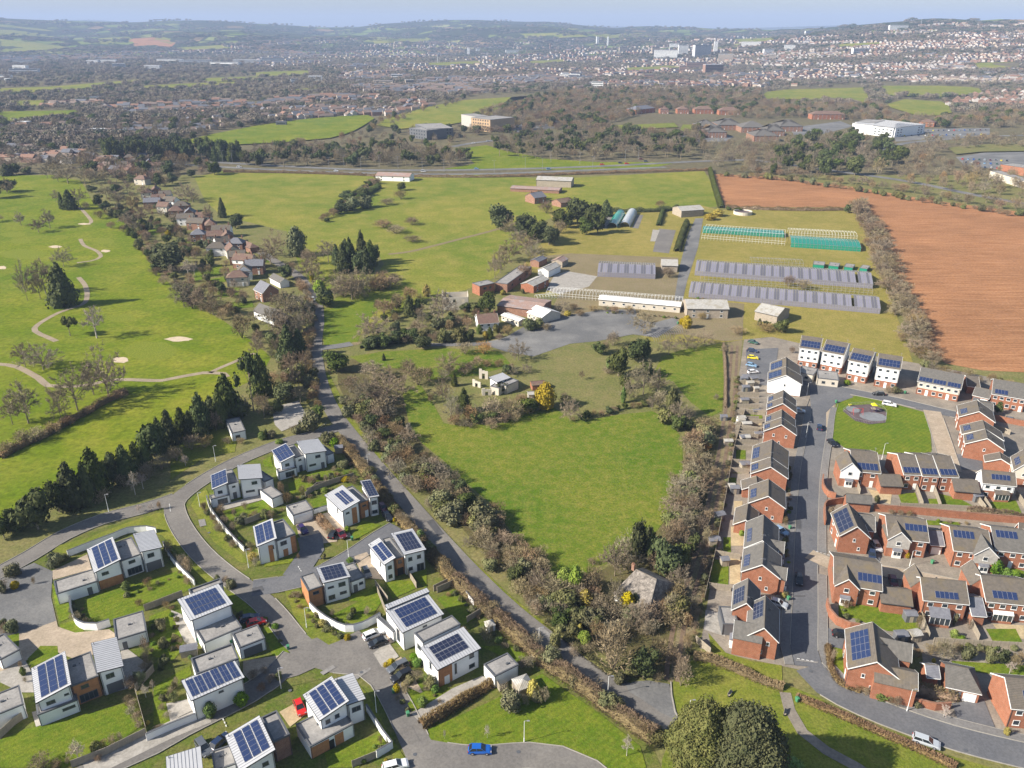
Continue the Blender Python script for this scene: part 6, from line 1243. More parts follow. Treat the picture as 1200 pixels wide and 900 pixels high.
# ---------------------------------------------------------------- village row, farm and nursery
GC = 'old houses of the cottage row'
cot = [(215,195,.2),(270,222,.3),(325,235,-.3),(375,258,.2),(415,292,-1.3),(480,312,.1),(512,348,-1.2),(565,375,.1),(566,432,.6),(632,438,0),(612,470,-1.1),(672,518,-.2),(672,570,-1.3),(165,45,.1),(225,48,-1.2),(190,130,-.3),(225,108,.9),(100,60,.3),(60,40,0),(240,240,.2),(295,262,-.2),(350,282,.3),(396,318,.1),(448,340,-.2),(455,395,.2),(535,402,.2),(590,405,-1.2),(545,460,.1),(640,500,.2),(720,545,.1),(640,600,.2),(255,185,-1.2),(300,205,.2),(130,25,.2),(200,20,.1),(250,65,.2),(140,70,-.4)]
nmz = ['far', 'small', 'narrow', 'white-walled', 'red brick']
for i, (x, y, ra) in enumerate(cot):
    p = SP('B5', (x, y + 14), 0); L = 9 + (i * 37 % 4); hip = (1, 1) if i % 3 == 0 else (0, 0)
    c = Vector((math.cos(ra), math.sin(ra), 0)) * L / 2
    ww = ['cream', 'brickold', 'render', 'brickold', 'brickold'][i % 5]; rr = ['tilered', 'tile', 'tilered', 'slate', 'tile'][(i * 2) % 5]
    def inv(q, z): # survey mark of a point
        rel = Vector((q.x, q.y, z - CAMH)); f = rel.y * cp - rel.z * sp_; return (600 + FPX * rel.x / f, 450 - FPX * (rel.y * sp_ + rel.z * cp) / f)
    lab = ('%s house from the far end of the cottage row by the golf course' % nth(i)) if i < 13 else ('%s rear house of the cottage row counted down towards the lane' % nth(i - 19)) if i > 18 else ('%s old house from the left at the village end of the cottage row' % nth({17: 1, 18: 0, 13: 2, 15: 3, 14: 4, 16: 5}[i]))
    gable(lab, 'P', inv(p - c, 7.6), inv(p + c, 7.6), None, 7.6, 4.8, wall=ww, roof=rr, span=7.5, name='cottage', group=GC, hips=hip, chimney=1 + i % 2, wn=2, gw=1, barge=False, upper='render' if i in (8, 11, 12) else None)
G('grey-roofed house at the near end of the cottage row', 'B5', (742,592), (785,612), (703,632), 8.4, 4.6, wall='brickold', roof='slate', name='cottage', group=GC, barge=True, wn=2, gw=1, span=9)
G('white cottage half hidden by trees below the cottage row', 'B5', (735,700), (830,735), (745,760), 6.2, 3.4, wall='render', roof='tilegrey', name='cottage', group=GC, wn=2, gw=1, span=7.5, barge=False)
G('little red-roofed garage in the middle of the cottage row', 'B5', (655,402), (712,425), (665,448), 5, 3, wall='brickold', roof='tilered', name='brick_garage', cat='garage', wn=0, gw=0, span=6, hips=(1, 1), barge=False)
G('small white-fronted garage beside the lane bend', 'B5', (802,560), (852,585), (800,600), 4.8, 2.8, wall='render', roof='tilegrey', name='brick_garage', cat='garage', wn=0, gw=0, span=5.5)
G('white cottage with brown roof among shrubs behind the car park', 'B3', (232,352), (330,345), (262,398), 6.6, 3.6, wall='render', roof='tilered', name='cottage', cat='house', chimney=2, wn=3, gw=1)
G('single-storey cottage with pale shingle roof hidden in the scrub', 'E5', (650,488), (850,585), (583,548), 6.4, 2.4, wall='render', roof='thatch', name='cottage', cat='house', chimney=1, wn=2, gw=1, hips=(.3, .35), barge=False, span=12.5)
def shed(label, cr, A, B, E, hr, he, wall, roof, nm='farm_shed', cat='shed', **k): return gable(label, cr, A, B, E, hr, he, wall=wall, roof=roof, name=nm, cat=cat, barge=False, **{**dict(wn=0, gw=0), **k})
shed('wide grey barn at the end of the white canopy', 'B4', (465,372), (606,374), (458,412), 7, 4.6, 'wood', 'asb', wn=3)
shed('pale corrugated barn with open end behind the flats', 'B4', (722,385), (800,402), (662,425), 6.4, 4.2, 'wood', 'asb', span=14)
shed('small pale barn beside the nursery drive', 'B4', (385,238), (441,240), (372,268), 5.4, 3.6, 'wood', 'asb')
shed('grey barn at the top of the nursery drive', 'B4', (438,62), (515,57), (437,88), 6.6, 4.6, 'wood', 'asb', wn=0)
shed('long green-sided shed with skylights near the trunk road', 'C5', (690,258), (815,263), (690,278), 7.5, 5.4, 'wood', 'asb')
shed('long low dark shed in front of the green-sided shed', 'C5', (600,292), (772,300), (598,306), 3.6, 2.6, 'brickold', 'rustsheet')
shed('red-roofed white barn standing by the trunk road', 'C5', (128,244), (248,248), (126,260), 6.4, 4.2, 'render', 'rustsheet', wn=3)
shed('orange-roofed shed in the smallholding yard', 'C5', (755,340), (800,333), (752,358), 5.4, 3.2, 'brickold', 'tilered')
shed('small slate-roofed house in the smallholding yard', 'C5', (662,318), (705,312), (660,340), 7.5, 4.4, 'brickold', 'slate', cat='house', nm='cottage', chimney=1, wn=2, gw=1)
shed('upper grey-roofed wing of the brick nursery range', 'B3', (545,135), (605,108), (520,150), 5, 3.6, 'render', 'asb', span=7)
shed('lower pale-roofed wing of the brick nursery range', 'B3', (470,205), (545,170), (435,232), 5, 3.8, 'brick', 'asb', span=8, wn=2)
shed('green-roofed shed behind the brick nursery range', 'B3', (505,95), (545,76), (495,112), 4.5, 3.4, 'brickold', 'slate', span=6)
shed('dark open shed behind the grey-roofed wing', 'B3', (610,95), (640,78), (600,120), 4.5, 3.2, 'wood', 'rustsheet', span=7)
modern('flat-roofed brick office at the left of the nursery range', 'B3', [((248,222),(320,207),(205,208),(5,5,5), F(wall='brick', wins=[(.35,3.4,1.8,1.2),(.7,3.4,1.2,1.2)]))], 'workshop', 'workshop', None)
modern('long flat-roofed brick workshop beside the alley', 'B3', [((378,212),(492,130),(330,198),(4.4,4.4,4.4), F(wall='brickold', wins=[(.2,2.2,2,1.2),(.5,2.2,2,1.2),(.8,2.2,2,1.2)]))], 'workshop', 'workshop', None)
r_ = shed('wide rust-streaked shed beside the pale glass gables', 'B3', (360,275), (560,300), (325,300), 5, 3.8, 'brickold', 'rustsheet', span=17)
shed('cream glasshouse gable at the car park edge', 'B3', (515,308), (585,335), (470,355), 5.2, 2.8, 'cream', 'whitesheet', span=12, nm='glasshouse', cat='glasshouse', wn=3)
shed('low white lean-to with windows beside the cream glasshouse', 'B3', (365,345), (450,375), (355,365), 3.2, 2.6, 'cream', 'whitesheet', span=5, nm='glasshouse', cat='glasshouse', wn=4)
shed('long white canopy building along the car park', 'B3', (812,262), (1196,296), (803,290), 4.2, 3.2, 'cream', 'whitesheet', span=8, nm='canopy_building', cat='building', wn=8)
shed('orange-roofed garden shed left of the golden conifer', 'B3', (487,668), (552,662), (490,688), 3.0, 2.2, 'brick', 'tilered', nm='garden_shed')
shed('white garden store beside the golden conifer', 'B3', (472,716), (502,714), (470,728), 2.6, 2.0, 'render', 'asb', nm='garden_shed')
modern('part-derelict flat-roofed outbuilding in the overgrown garden', 'B3', [((372,690),(432,665),(335,655),(3.2,3.2,3.2), F(wall='cream')), ((298,690),(340,700),(296,655),(3,3,3), F(wall='cream')), ((330,672),(395,650),(312,640),(4.0,3.8,4.6), dict(wall='render', wins=[(.3,2.2,1,1),(.7,2.2,1,1)]))], 'outbuilding', 'outbuilding', None)
# tall ruined house with open window holes
def ruin():
    p = SP('B3', (75, 335)); root = thing('ruined_house', 'tall roofless cream house shell among bare trees', 'ruin', p, .1)
    def wall(x0, y0, x1, y1, h, holes):
        d = Vector((x1 - x0, y1 - y0, 0)); L = d.length; d.normalize(); n = Vector((-d.y, d.x, 0)) * .2; mb = MB(); xs = [0] + [v for hh in holes for v in hh[:2]] + [L]
        def blk(a, b, z0, z1):
            P0 = Vector((x0, y0, 0)) + d * a; P1 = Vector((x0, y0, 0)) + d * b
            q = [P0, P1, P1 + n, P0 + n]; mb.hexa([(v.x, v.y, z0) for v in q], [(v.x, v.y, z1) for v in q])
        for a, b in zip(xs[0::2], xs[1::2]): blk(a, b, 0, h)
        for a, b, z0, z1 in holes:
            blk(a, b, 0, z0); blk(a, b, z1, h)
        mb.build('wall', M['cream'], root)
    wall(0, 0, 12, 0, 6.2, [(1, 2.2, 3.6, 5.2), (5, 6.2, 3.6, 5.2), (9, 10.2, 3.6, 5.2)]); wall(0, 8, 12, 8, 6.2, [(2, 3.2, 3.6, 5.2)]); wall(0.21, .21, 0.21, 7.9, 7.2, [(3, 4.2, 3.6, 5.2)]); wall(12.2, .21, 12.2, 7.9, 6.8, [])
    for i, (x, y, h) in enumerate(((215, 690, 2.8), (246, 655, 4), (260, 735, 2.8))):
        p = SP('B3', (x, y)); r = thing('ruined_wall', ['left', 'tallest', 'nearest'][i] + ' white fragment of broken wall in the overgrown garden', 'ruin', p, -.5 + .3 * i, 'broken wall fragments')
        m_ = MB(); m_.box(0, 1.1, 0, .3, 0, h); m_.box(2.2, 3.4, 0, .3, 0, h * .8); m_.box(1.1, 2.2, 0, .3, h * .55, h * .85); m_.box(0, .3, .3, 2.4, 0, h * .5); m_.build('wall', M['cream'], r)
ruin()
# glasshouses: frames with separate glass bays
def glasshouse(label, cr, a, b, c, hr, he, bays, glass='houseglass', group=None, skeleton=False, name='glasshouse', frame='alu'):
    O, an, L, D = frame3(cr, a, b, c, he, he, he); root = thing(name, label, 'glasshouse', O, an, group); f = MB(); r = .06; step = L / bays
    for i in range(bays + 1):
        x = i * step
        for p, q in (((x,0,0),(x,0,he)), ((x,D,0),(x,D,he)), ((x,0,he),(x,D/2,hr)), ((x,D/2,hr),(x,D,he))): f.bar(p, q, r, 4)
    for y, z in ((0, he), (D, he), (D / 2, hr), (0, he * .5)): f.bar((0, y, z), (L, y, z), r, 4)
    f.build('frame', M[frame], root)
    if not skeleton:
        ma, mb_ = MB(), MB(); mr = [MB(), MB()]
        me1 = None; s2 = step
        def bm(pts):
            m_ = MB(); m_.hexa(pts, [(x, y, z + .03) for x, y, z in pts]); me = bpy.data.meshes.new('roof_pane'); me.from_pydata(m_.v, [], m_.f); me.materials.append(M[glass]); return me
        A = bm([(.1, 0, he), (s2 - .1, 0, he), (s2 - .1, D / 2 - .05, hr), (.1, D / 2 - .05, hr)]); Bm = bm([(.1, D / 2 + .05, hr), (s2 - .1, D / 2 + .05, hr), (s2 - .1, D, he), (.1, D, he)])
        A2 = A.copy(); A2.materials[0] = M['houseglass2']
        m_ = MB(); m_.box(.1, s2 - .1, -.02, .02, .1, he - .08); Wm = bpy.data.meshes.new('wall_pane'); Wm.from_pydata(m_.v, [], m_.f); Wm.materials.append(M[glass])
        k = 0
        for i in range(bays):
            k += 1
            if (k * 7919) % 61: obj('roof_pane', A2 if glass == 'houseglass' and (k * 31) % 7 in (1, 4, 6) else A, root, (i * step, 0, 0))
            obj('roof_pane', Bm, root, (i * step, 0, 0)); obj('wall_pane', Wm, root, (i * step, 0, 0))
    return root
glasshouse('nearer long glasshouse with weathered purple-grey panes', 'B4', (478,350), (1120,405), (485,312), 5, 2.6, 70, group='long glasshouses')
glasshouse('farther long glasshouse with weathered purple-grey panes', 'B4', (498,278), (1095,322), (505,240), 5, 2.6, 66, group='long glasshouses')
glasshouse('empty glasshouse frame between the two long glasshouses', 'B4', (516,305), (1094,345), (520,290), 3.4, 2.2, 40, skeleton=True)
glasshouse('small glasshouse beside the pale barn', 'B4', (172,282), (366,290), (178,245), 4.4, 2.6, 24)
glasshouse('low white-framed skeleton across the nursery yard', 'B3', (560,250), (1196,300), (575,222), 3.4, 2.4, 40, skeleton=True, frame='upvc')
glasshouse('short collapsed frame beside the white skeleton', 'B3', (520,275), (640,262), (560,258), 2.6, 1.8, 9, skeleton=True, frame='upvc')
glasshouse('skeleton greenhouse with teal netting at upper left', 'B4', (521,160), (800,180), (525,122), 3.6, 2.6, 26, skeleton=True, frame='upvc')
glasshouse('teal-netted low greenhouse inside the upper left skeleton', 'B4', (524,140), (798,156), (526,128), 2.4, 2.2, 20, 'netgreen')
glasshouse('skeleton greenhouse behind the teal-netted house', 'B4', (815,150), (1042,162), (815,135), 3.4, 2.6, 22, skeleton=True, frame='upvc')
glasshouse('teal-netted greenhouse at upper right of the nursery', 'B4', (820,185), (1055,200), (818,160), 3.4, 2.6, 18, 'netgreen')
glasshouse('short green-glazed frame behind the farther glasshouse', 'B4', (688,246), (862,254), (688,232), 3.0, 2.2, 14, skeleton=True)
for i in range(4): modern('%s of the dark green crates behind the far glasshouse, from the left' % nth(i), 'B4', [((893 + i * 52, 256 + i * 4),(932 + i * 48, 260 + i * 4),(893 + i * 52, 244 + i * 4),(1.8,1.8,1.8), F(wall='netgreen', parapet=.05))], 'netted_cage', 'crate', 'green crates')
def tunnel(label, cr, a, b, wd, h, mat, hoops=8, cover=True, group=None):
    A, B = SP(cr, a), SP(cr, b); d = B - A; L = d.length; root = thing('polytunnel', label, 'polytunnel', A, math.atan2(d.y, d.x), group); n = 12
    P = [(-math.cos(math.pi * k / n) * wd / 2, math.sin(math.pi * k / n) * h) for k in range(n + 1)]
    f = MB()
    for i in range(hoops + 1):
        x = L * i / hoops
        for p, q in zip(P, P[1:]): f.bar((x, p[0], p[1]), (x, q[0], q[1]), .06, 4)
    f.build('hoop', M['alu'], root)
    if cover:
        for i in range(hoops):
            c = MB(); v = []; x0, x1 = L * i / hoops + .03, L * (i + 1) / hoops - .03
            for x in (x0, x1):
                for y, z in P: v.append((x, y * 1.02, z * 1.02 + .02))
            c.add(v, [(k, k + 1, n + 2 + k, n + 1 + k) for k in range(n)]); c.build('cover_bay', M[mat], root)
tunnel('teal polytunnel beside the tall hedge', 'B4', (220,135), (248,90), 7, 3.6, 'polygreen', group='polytunnels')
tunnel('grey polytunnel right of the teal one', 'B4', (262,133), (288,86), 7, 3.6, 'polygrey', group='polytunnels')
tunnel('bare hooped tunnel frame below the car park', 'B4', (345,510), (440,480), 6, 2.4, 'polygrey', 14, False)
def tank():
    p = SP('B4', (658, 88)); root = thing('round_tank', 'round white-walled tank with dark middle in the top glasshouse field', 'tank', p); n = 24; a = MB()
    o_ = [(6.5 * math.cos(k * 6.283 / n), 6.5 * math.sin(k * 6.283 / n)) for k in range(n)]; i_ = [(x * .95, y * .95) for x, y in o_]
    for k in range(n):
        j = (k + 1) % n; a.hexa([(*o_[k], 0), (*o_[j], 0), (*i_[j], 0), (*i_[k], 0)], [(*o_[k], 2.2), (*o_[j], 2.2), (*i_[j], 2.2), (*i_[k], 2.2)])
    a.build('tank_wall', M['cream'], root); b = MB(); b.add([(*q, 1.2) for q in i_], [tuple(range(n))]); b.build('liner', M['soft'], root)
tank()
# offices and sheds beyond the trunk road
def office(label, cr, a, b, c, h, wall, floors, nwin, roof='flat', blocks=(), name='office_block'):
    q = [(.06 + .88 * (k + .5) / nwin, h * (f + .55) / floors, 2.2, h / floors * .5) for f in range(floors) for k in range(nwin)]
    bl = [(a, b, c, (h, h, h), F(wall=wall, wins=q, parapet=.5))]
    for (a2, b2, c2, h2, w2, n2) in blocks: bl.append((a2, b2, c2, (h2, h2, h2), F(wall=w2, wins=[(.06 + .88 * (k + .5) / n2, h2 * (f + .55) / floors, 2.2, h2 / floors * .5) for f in range(floors) for k in range(n2)])))
    return modern(label, cr, bl, name, 'office', None)
office('tan four-storey office block with flat white roof', 'C2', (1008,552), (1098,562), (1015,530), 15, 'tan', 4, 7, blocks=[((1100,560),(1165,556),(1050,530),14.5,'greyclad',4)])
office('blue and glass office block left of the tan one', 'C2', (718,600), (800,612), (750,578), 11, 'darkframe', 3, 6, blocks=[((800,605),(925,600),(830,578),11.5,'darkframe',8)])
for i, (x0, x1, y) in enumerate(((690,735,500),(770,830,500),(850,945,500),(965,1068,505))):
    shed('%s brown-roofed brick office from the left, beyond the wood' % nth(i), 'C3', (x0 + 2, y - 4), (x1 - 2, y - 4), (x0, y + 8), 11, 6.4, 'brick', 'tilered', nm='brick_office', cat='office', wn=5, hips=(1, 1), span=18, group='brick offices')
shed('grey-roofed brick office on the wooded slope', 'C3', (560,498), (650,490), (548,510), 11, 6.5, 'brick', 'slate', nm='brick_office', cat='office', wn=5, hips=(1, 1), span=20)
shed('small brown-roofed lodge among the trees', 'C3', (170,560), (225,560), (165,575), 7, 4, 'brickold', 'tile', nm='lodge', cat='house', wn=2, hips=(1, 1), span=12)
for i, (x0, x1, y, sp) in enumerate(((855,960,562,30),(900,1000,588,34),(950,1070,556,40),(1060,1190,568,30),(1115,1240,604,34),(1235,1350,562,38),(1175,1270,582,32))):
    shed('%s section from the left of the sprawling dark-roofed office complex' % nth(i), 'C3', (x0 + 4, y - 2), (x1 - 4, y - 2), (x0, y + 14), 13, 6.5, 'brickold', 'tilegrey', nm='office_wing', cat='office', wn=6, hips=(1, 1), span=sp, group='dark-roofed office complex')
shed('long brick office right of the dark-roofed complex', 'C4', (200,520), (355,520), (195,535), 11, 7, 'brick', 'tilered', nm='brick_office', cat='office', wn=8, hips=(1, 1), span=18)
shed('brown-roofed brick office behind the white headquarters', 'C4', (715,556), (790,560), (710,575), 9, 6, 'brick', 'tilered', nm='brick_office', cat='office', wn=4, hips=(1, 1), span=18)
modern('white headquarters building with curved pale roof', 'C4', [((600,600),(740,582),(520,562),(11,11,12), dict(wins=[(.1 + .1 * k, 3.0 * f + 2, 3.2, 1.2) for k in range(9) for f in range(3)])), ((408,572),(500,578),(420,556),(12,12,12), F(wins=[(.1 + .2 * k, 3.0 * f + 2, 3.2, 1.4) for k in range(5) for f in range(3)])), ((495,590),(590,600),(510,566),(11,11,11.5), dict(wins=[(.1 + .2 * k, 3.0 * f + 2, 3, 1.4) for k in range(5) for f in range(3)]))], 'headquarters', 'office', None)
modern('pale flat retail building at the right edge car park', 'C4', [((1040,800),(1240,860),(1020,780),(6,6,6), F(wall='cream')), ((1090,770),(1290,800),(1080,755),(7,7,7), F(wall='brick'))], 'retail_building', 'shop', None)
# ---------------------------------------------------------------- cars
CM = {}
def car_meshes(colr, est=False, van=False):
    k = (colr, est, van)
    if k in CM: return CM[k]
    L, W = (4.3, 1.78) if not (est or van) else (4.7, 1.84); H = 1.9 if van else 1.48
    body = MB(); hl = [(-L/2, .35), (-L/2 + .05, .72), (-L/2 + .25, .90), (L * .18, .93), (L/2 - .35, .80), (L/2, .62), (L/2 + .02, .34)]
    xs = [p[0] for p in hl]; n = len(hl); v = []
    for s in (-1, 1):
        for (x, z) in hl: v.append((x, s * W / 2 * (.90 if abs(x) > L/2 - .3 else 1), min(z, .62)))
        for (x, z) in hl: v.append((x, s * W / 2 * (.84 if abs(x) > L/2 - .3 else .93), z))
        for (x, z) in hl: v.append((x, s * W / 2 * .90, .24))
    o = 3 * n; f = []
    for i in range(n - 1):
        f += [(2*n + i, 2*n + i + 1, i + 1, i), (i, i + 1, n + i + 1, n + i), (o + 2*n + i + 1, o + 2*n + i, o + i, o + i + 1), (o + i + 1, o + i, o + n + i, o + n + i + 1), (n + i, n + i + 1, o + n + i + 1, o + n + i), (2*n + i + 1, 2*n + i, o + 2*n + i, o + 2*n + i + 1)]
    for e in (0, n - 1): f += [(2*n + e, e, o + e, o + 2*n + e), (e, n + e, o + n + e, o + e)]
    body.add(v, f)
    a0, a1, b0, b1 = (-L/2 + .2, L * .24, -L/2 + (.35 if est or van else .75), L * (.2 if van else .06))
    roof = MB(); zt = H - .03; q = [(b0, -W*.36), (b1, -W*.36), (b1, W*.36), (b0, W*.36)]; roof.hexa([(x, y, zt - .03) for x, y in q], [(x * .98, y * .93, H) for x, y in q])
    for s in (-1, 1):
        for xa, xb in ((a0, b0), (a1, b1), ((a0 + a1) / 2, (b0 + b1) / 2)): roof.bar((xa, s * W * .445, .90), (xb, s * W * .355, zt - .02), .045, 4)
    gl = MB(); q0 = [(a0, -W*.44), (a1, -W*.44), (a1, W*.44), (a0, W*.44)]; gl.hexa([(x, y, .88) for x, y in q0], [(x, y * .97, zt - .035) for x, y in q])
    wh = MB(); wh.bar((0, -.11, .32), (0, .11, .32), .32, 12); rim = MB(); rim.bar((0, -.125, .32), (0, .125, .32), .19, 8)
    hd = MB(); hd.box(L/2 - .22, L/2 - .01, -.19, .19, .60, .72); tl = MB(); tl.box(-L/2 - .015, -L/2 + .1, -.16, .16, .62, .80)
    out = {}
    for nm, mb, mt in (('body', body, M['car_' + colr]), ('roof', roof, M['car_' + colr]), ('window_glass', gl, M['carglass']), ('wheel', wh, M['rubber']), ('rim', rim, M['alu']), ('headlight', hd, M['alu']), ('taillight', tl, paintm('tail_lamp', (.35, .01, .01)) if 'tail_lamp' not in MATS else MATS['tail_lamp'])):
        me = bpy.data.meshes.new(nm); me.from_pydata(mb.v, [], mb.f); me.materials.append(mt); out[nm] = me
    out['L'] = L; out['W'] = W; CM[k] = out; return out
def car(label, cr, back, front, colr, est=False, van=False, z=.2, group='parked cars', name='parked_car', parts=True):
    A, B = SP(cr, back, z + .6), SP(cr, front, z + .6); d = B - A; c = (A + B) / 2; m = car_meshes(colr, est, van)
    r = thing(name, label, 'van' if van else 'car', (c.x, c.y, z), math.atan2(d.y, d.x), group)
    obj('body', m['body'], r); obj('roof', m['roof'], r); obj('window_glass', m['window_glass'], r)
    if parts:
        for sx in (-1, 1):
            for sy in (-1, 1): w_ = obj('wheel', m['wheel'], r, (sx * m['L'] * .30, sy * (m['W'] / 2 - .1), 0)); obj('rim', m['rim'], w_)
        for sy in (-1, 1): obj('headlight', m['headlight'], r, (0, sy * .62, 0)); obj('taillight', m['taillight'], r, (0, sy * .68, 0))
    return r
car('bright blue hatchback on the road below the lawn', 'A3', (603,812), (695,812), 'blue', name='blue_car')
car('white people carrier on the paved drive of the two-step roof house', 'A3', (112,286), (188,255), 'white', est=True)
car('black car beside the white people carrier', 'A3', (208,298), (138,322), 'black')
car('grey estate car parked above the dark one near the golden bush', 'A3', (302,405), (228,440), 'grey', est=True)
car('dark estate car parked below the grey one near the golden bush', 'A3', (325,445), (243,485), 'black', est=True)
car('white car at the bottom edge beside the white wall', 'A3', (215,898), (290,878), 'white', est=True)
car('bright red hatchback between two white houses', 'A2', (592,580), (618,645), 'red')
car('dark blue car in front of the flat terrace roof', 'A2', (328,205), (412,188), 'navy')
car('red car half hidden behind the open garage', 'A2', (375,222), (428,208), 'red')
car('dark car next to the trailer on the back lane', 'D3', (440,735), (490,690), 'navy')
car('dark trailer-like car under a grey cover on the back lane', 'D3', (325,715), (375,790), 'grey', est=True)
car('dark purple car in front of the double garage', 'A5', (605,545), (632,575), 'purple')
car('black car left of the maroon one by the clipped hedge', 'A5', (750,600), (775,560), 'black')
car('maroon car by the clipped hedge', 'A5', (780,565), (815,598), 'maroon')
car('dark red car behind the timber-clad house against the hedge', 'A5', (985,445), (1005,470), 'maroon')
car('black car in front of the dark red one against the hedge', 'A5', (1005,485), (1030,515), 'black')
car('dark grey car beside the wall of the brown-entrance house', 'A5', (905,735), (930,785), 'grey')
car('dark green car at the far end of the small car park', 'E1', (350,118), (400,130), 'green')
car('dark blue car second in the small car park', 'E1', (345,180), (395,188), 'navy')
car('yellow sports car in the small car park', 'E1', (340,228), (408,236), 'yellow')
car('blue car with red nose below the yellow one', 'E1', (330,278), (398,292), 'lightblue')
car('white car nearest the gardens in the small car park', 'E1', (340,335), (412,330), 'white')
car('dark blue car driving on the straight road by the green', 'E1', (842,745), (845,698), 'navy', group='cars on the road')
car('black car parked at the corner of the village green', 'E1', (915,818), (950,850), 'black')
car('black car on the road below the third townhouse', 'D6', (225,368), (135,365), 'black')
car('white estate car on the road above the village green', 'D6', (208,430), (300,448), 'white', est=True)
car('silver car outside the second brick pair', 'E1', (680,605), (715,608), 'silver')
car('black car in the middle of the straight road', 'E2', (820,420), (822,525), 'black', group='cars on the road')
car('pale blue car outside the last brick house', 'E2', (628,625), (715,655), 'silver')
car('pale car beside the porch of the upper grey-roofed house', 'E2', (672,120), (708,140), 'lightblue')
car('silver car in the passage beside the corner house', 'D7', (140,625), (185,690), 'silver')
car('dark blue car in front of the silver one in the passage', 'D7', (130,690), (135,750), 'navy')
car('maroon car in front of the lower row garage', 'D8', (272,155), (290,215), 'maroon')
car('black car on the drive below the curved brick wall', 'A6', (318,268), (382,278), 'black')
car('silver estate car driving round the road bend', 'A6', (680,752), (805,795), 'silver', est=True, group='cars on the road')
car('grey car behind the hedge at the right edge', 'D6', (1065,545), (1160,560), 'grey')
car('light grey car on the lane by the village', 'B5', (985,672), (990,692), 'silver', group='cars on the road')
car('white van on the trunk road at left', 'B5', (628,62), (655,62), 'white', van=True, group='vehicles on the trunk road')
for i, (cr, x, y, c, v) in enumerate((('C2',375,800,'white',0),('C2',785,803,'white',1),('C2',1033,790,'lightblue',0),('C3',172,792,'lightblue',1),('C3',422,770,'red',0),('C3',508,763,'navy',0),('C3',538,766,'red',0),('C3',606,745,'maroon',0),('C3',628,757,'grey',1),('C2',1020,670,'white',0),('C2',1088,660,'silver',0))):
    car('%s vehicle on the distant trunk road, %s in row from the left' % (c, nth(i)), cr, (x - 9, y), (x + 9, y - .3), c, van=bool(v), z=.25, group='vehicles on the trunk road', parts=False)
k = 0
for (x0, y0, x1, y1, n, cr) in ((1128,186,1180,188,9,'P'),(1132,190,1190,193,9,'P'),(1140,195,1190,198,8,'P'),(1075,153,1155,152,14,'P'),(1060,159,1150,157,12,'P'),(800,158,850,160,9,'P'),(600,149,640,146,7,'P')):
    for i in range(n):
        k += 1; x = x0 + (x1 - x0) * i / (n - 1); y = y0 + (y1 - y0) * i / (n - 1); cc = list(CARC)[(k * 5) % 11]
        ar = 'right edge' if x0 > 1100 else ('headquarters' if x0 > 1000 else ('dark-roofed offices' if x0 > 700 else 'tan office block'))
        car('%s tiny car, %s in its row by the %s' % (cc if cc != 'lightblue' else 'pale blue', nth(i), ar), cr, (x - .3, y + .8), (x + .3, y - .8), cc, group='cars in the distant car parks', parts=False)
# ---------------------------------------------------------------- lamps, walls, fences
def lamp(label, cr, base, top, arm=(1, 0), green=False):
    p = SP(cr, base); q = pt(cr, top); h = min(9, max(4.5, height_to(p, q[1]))); r = thing('street_lamp', label, 'street lamp', p, 0, 'street lamps')
    a = MB(); a.bar((0, 0, 0), (0, 0, 1.1), .11, 8); a.bar((0, 0, 1.1), (0, 0, h), .065, 8, .045); a.build('post', M['upvc'] if not green else M['alu'], r)
    b = MB(); b.bar((0, 0, h), (arm[0] * .5, arm[1] * .5, h + .08), .035, 6); b.build('arm', M['alu'], r)
    c = MB(); x, y = arm; c.hexa([(x*.45-y*.12, y*.45-x*.12, h+.02), (x*1.0-y*.12, y*1.0-x*.12, h+.06), (x*1.0+y*.12, y*1.0+x*.12, h+.06), (x*.45+y*.12, y*.45+x*.12, h+.02)], [(x*.45-y*.1, y*.45-x*.1, h+.16), (x*.95-y*.1, y*.95-x*.1, h+.14), (x*.95+y*.1, y*.95+x*.1, h+.14), (x*.45+y*.1, y*.45+x*.1, h+.16)]); c.build('lamp_head', M['alu'], r)
for t in (('on the lawn above the blue car', 'A3', (857,780), (857,680)), ('beside the narrow road right of the red car house', 'A3', (165,642), (157,540)), ('at the grass tip above the junction', 'A2', (638,243), (625,150)),
    ('beside the flat brown court in the bed', 'A2', (518,528), (505,432)), ('at the bend by the rock bed', 'A5', (366,742), (350,655)), ('where the curved white wall starts', 'A5', (138,458), (124,390)),
    ('in the shade of the conifer belt', 'A4', (510,198), (492,118)), ('on the dark verge by the bungalow', 'A5', (211,243), (200,170)), ('by the mouth of the cul-de-sac', 'A5', (835,695), (828,612)),
    ('on the village green', 'D6', (200,832), (226,718)), ('beside the straight road by the second brick pair', 'E1', (745,800), (765,688)), ('at the top of the straight road', 'E1', (752,500), (765,412)), ('on the footway of the road bend', 'A6', (650,635), (680,532)),
    ('beside the lane above the long hedge', 'A3', (926,320), (926,262)), ('beside the lane near the northern houses', 'A5', (925,272), (922,225)), ('on the lane opposite the driveway houses', 'B2', (288,565), (290,470)), ('on the grass bank by the junction', 'B2', (667,665), (671,608)), ('between the middle and lower brick rows', 'D7', (395,800), (402,745))):
    lamp('street lamp ' + t[0], *t[1:])
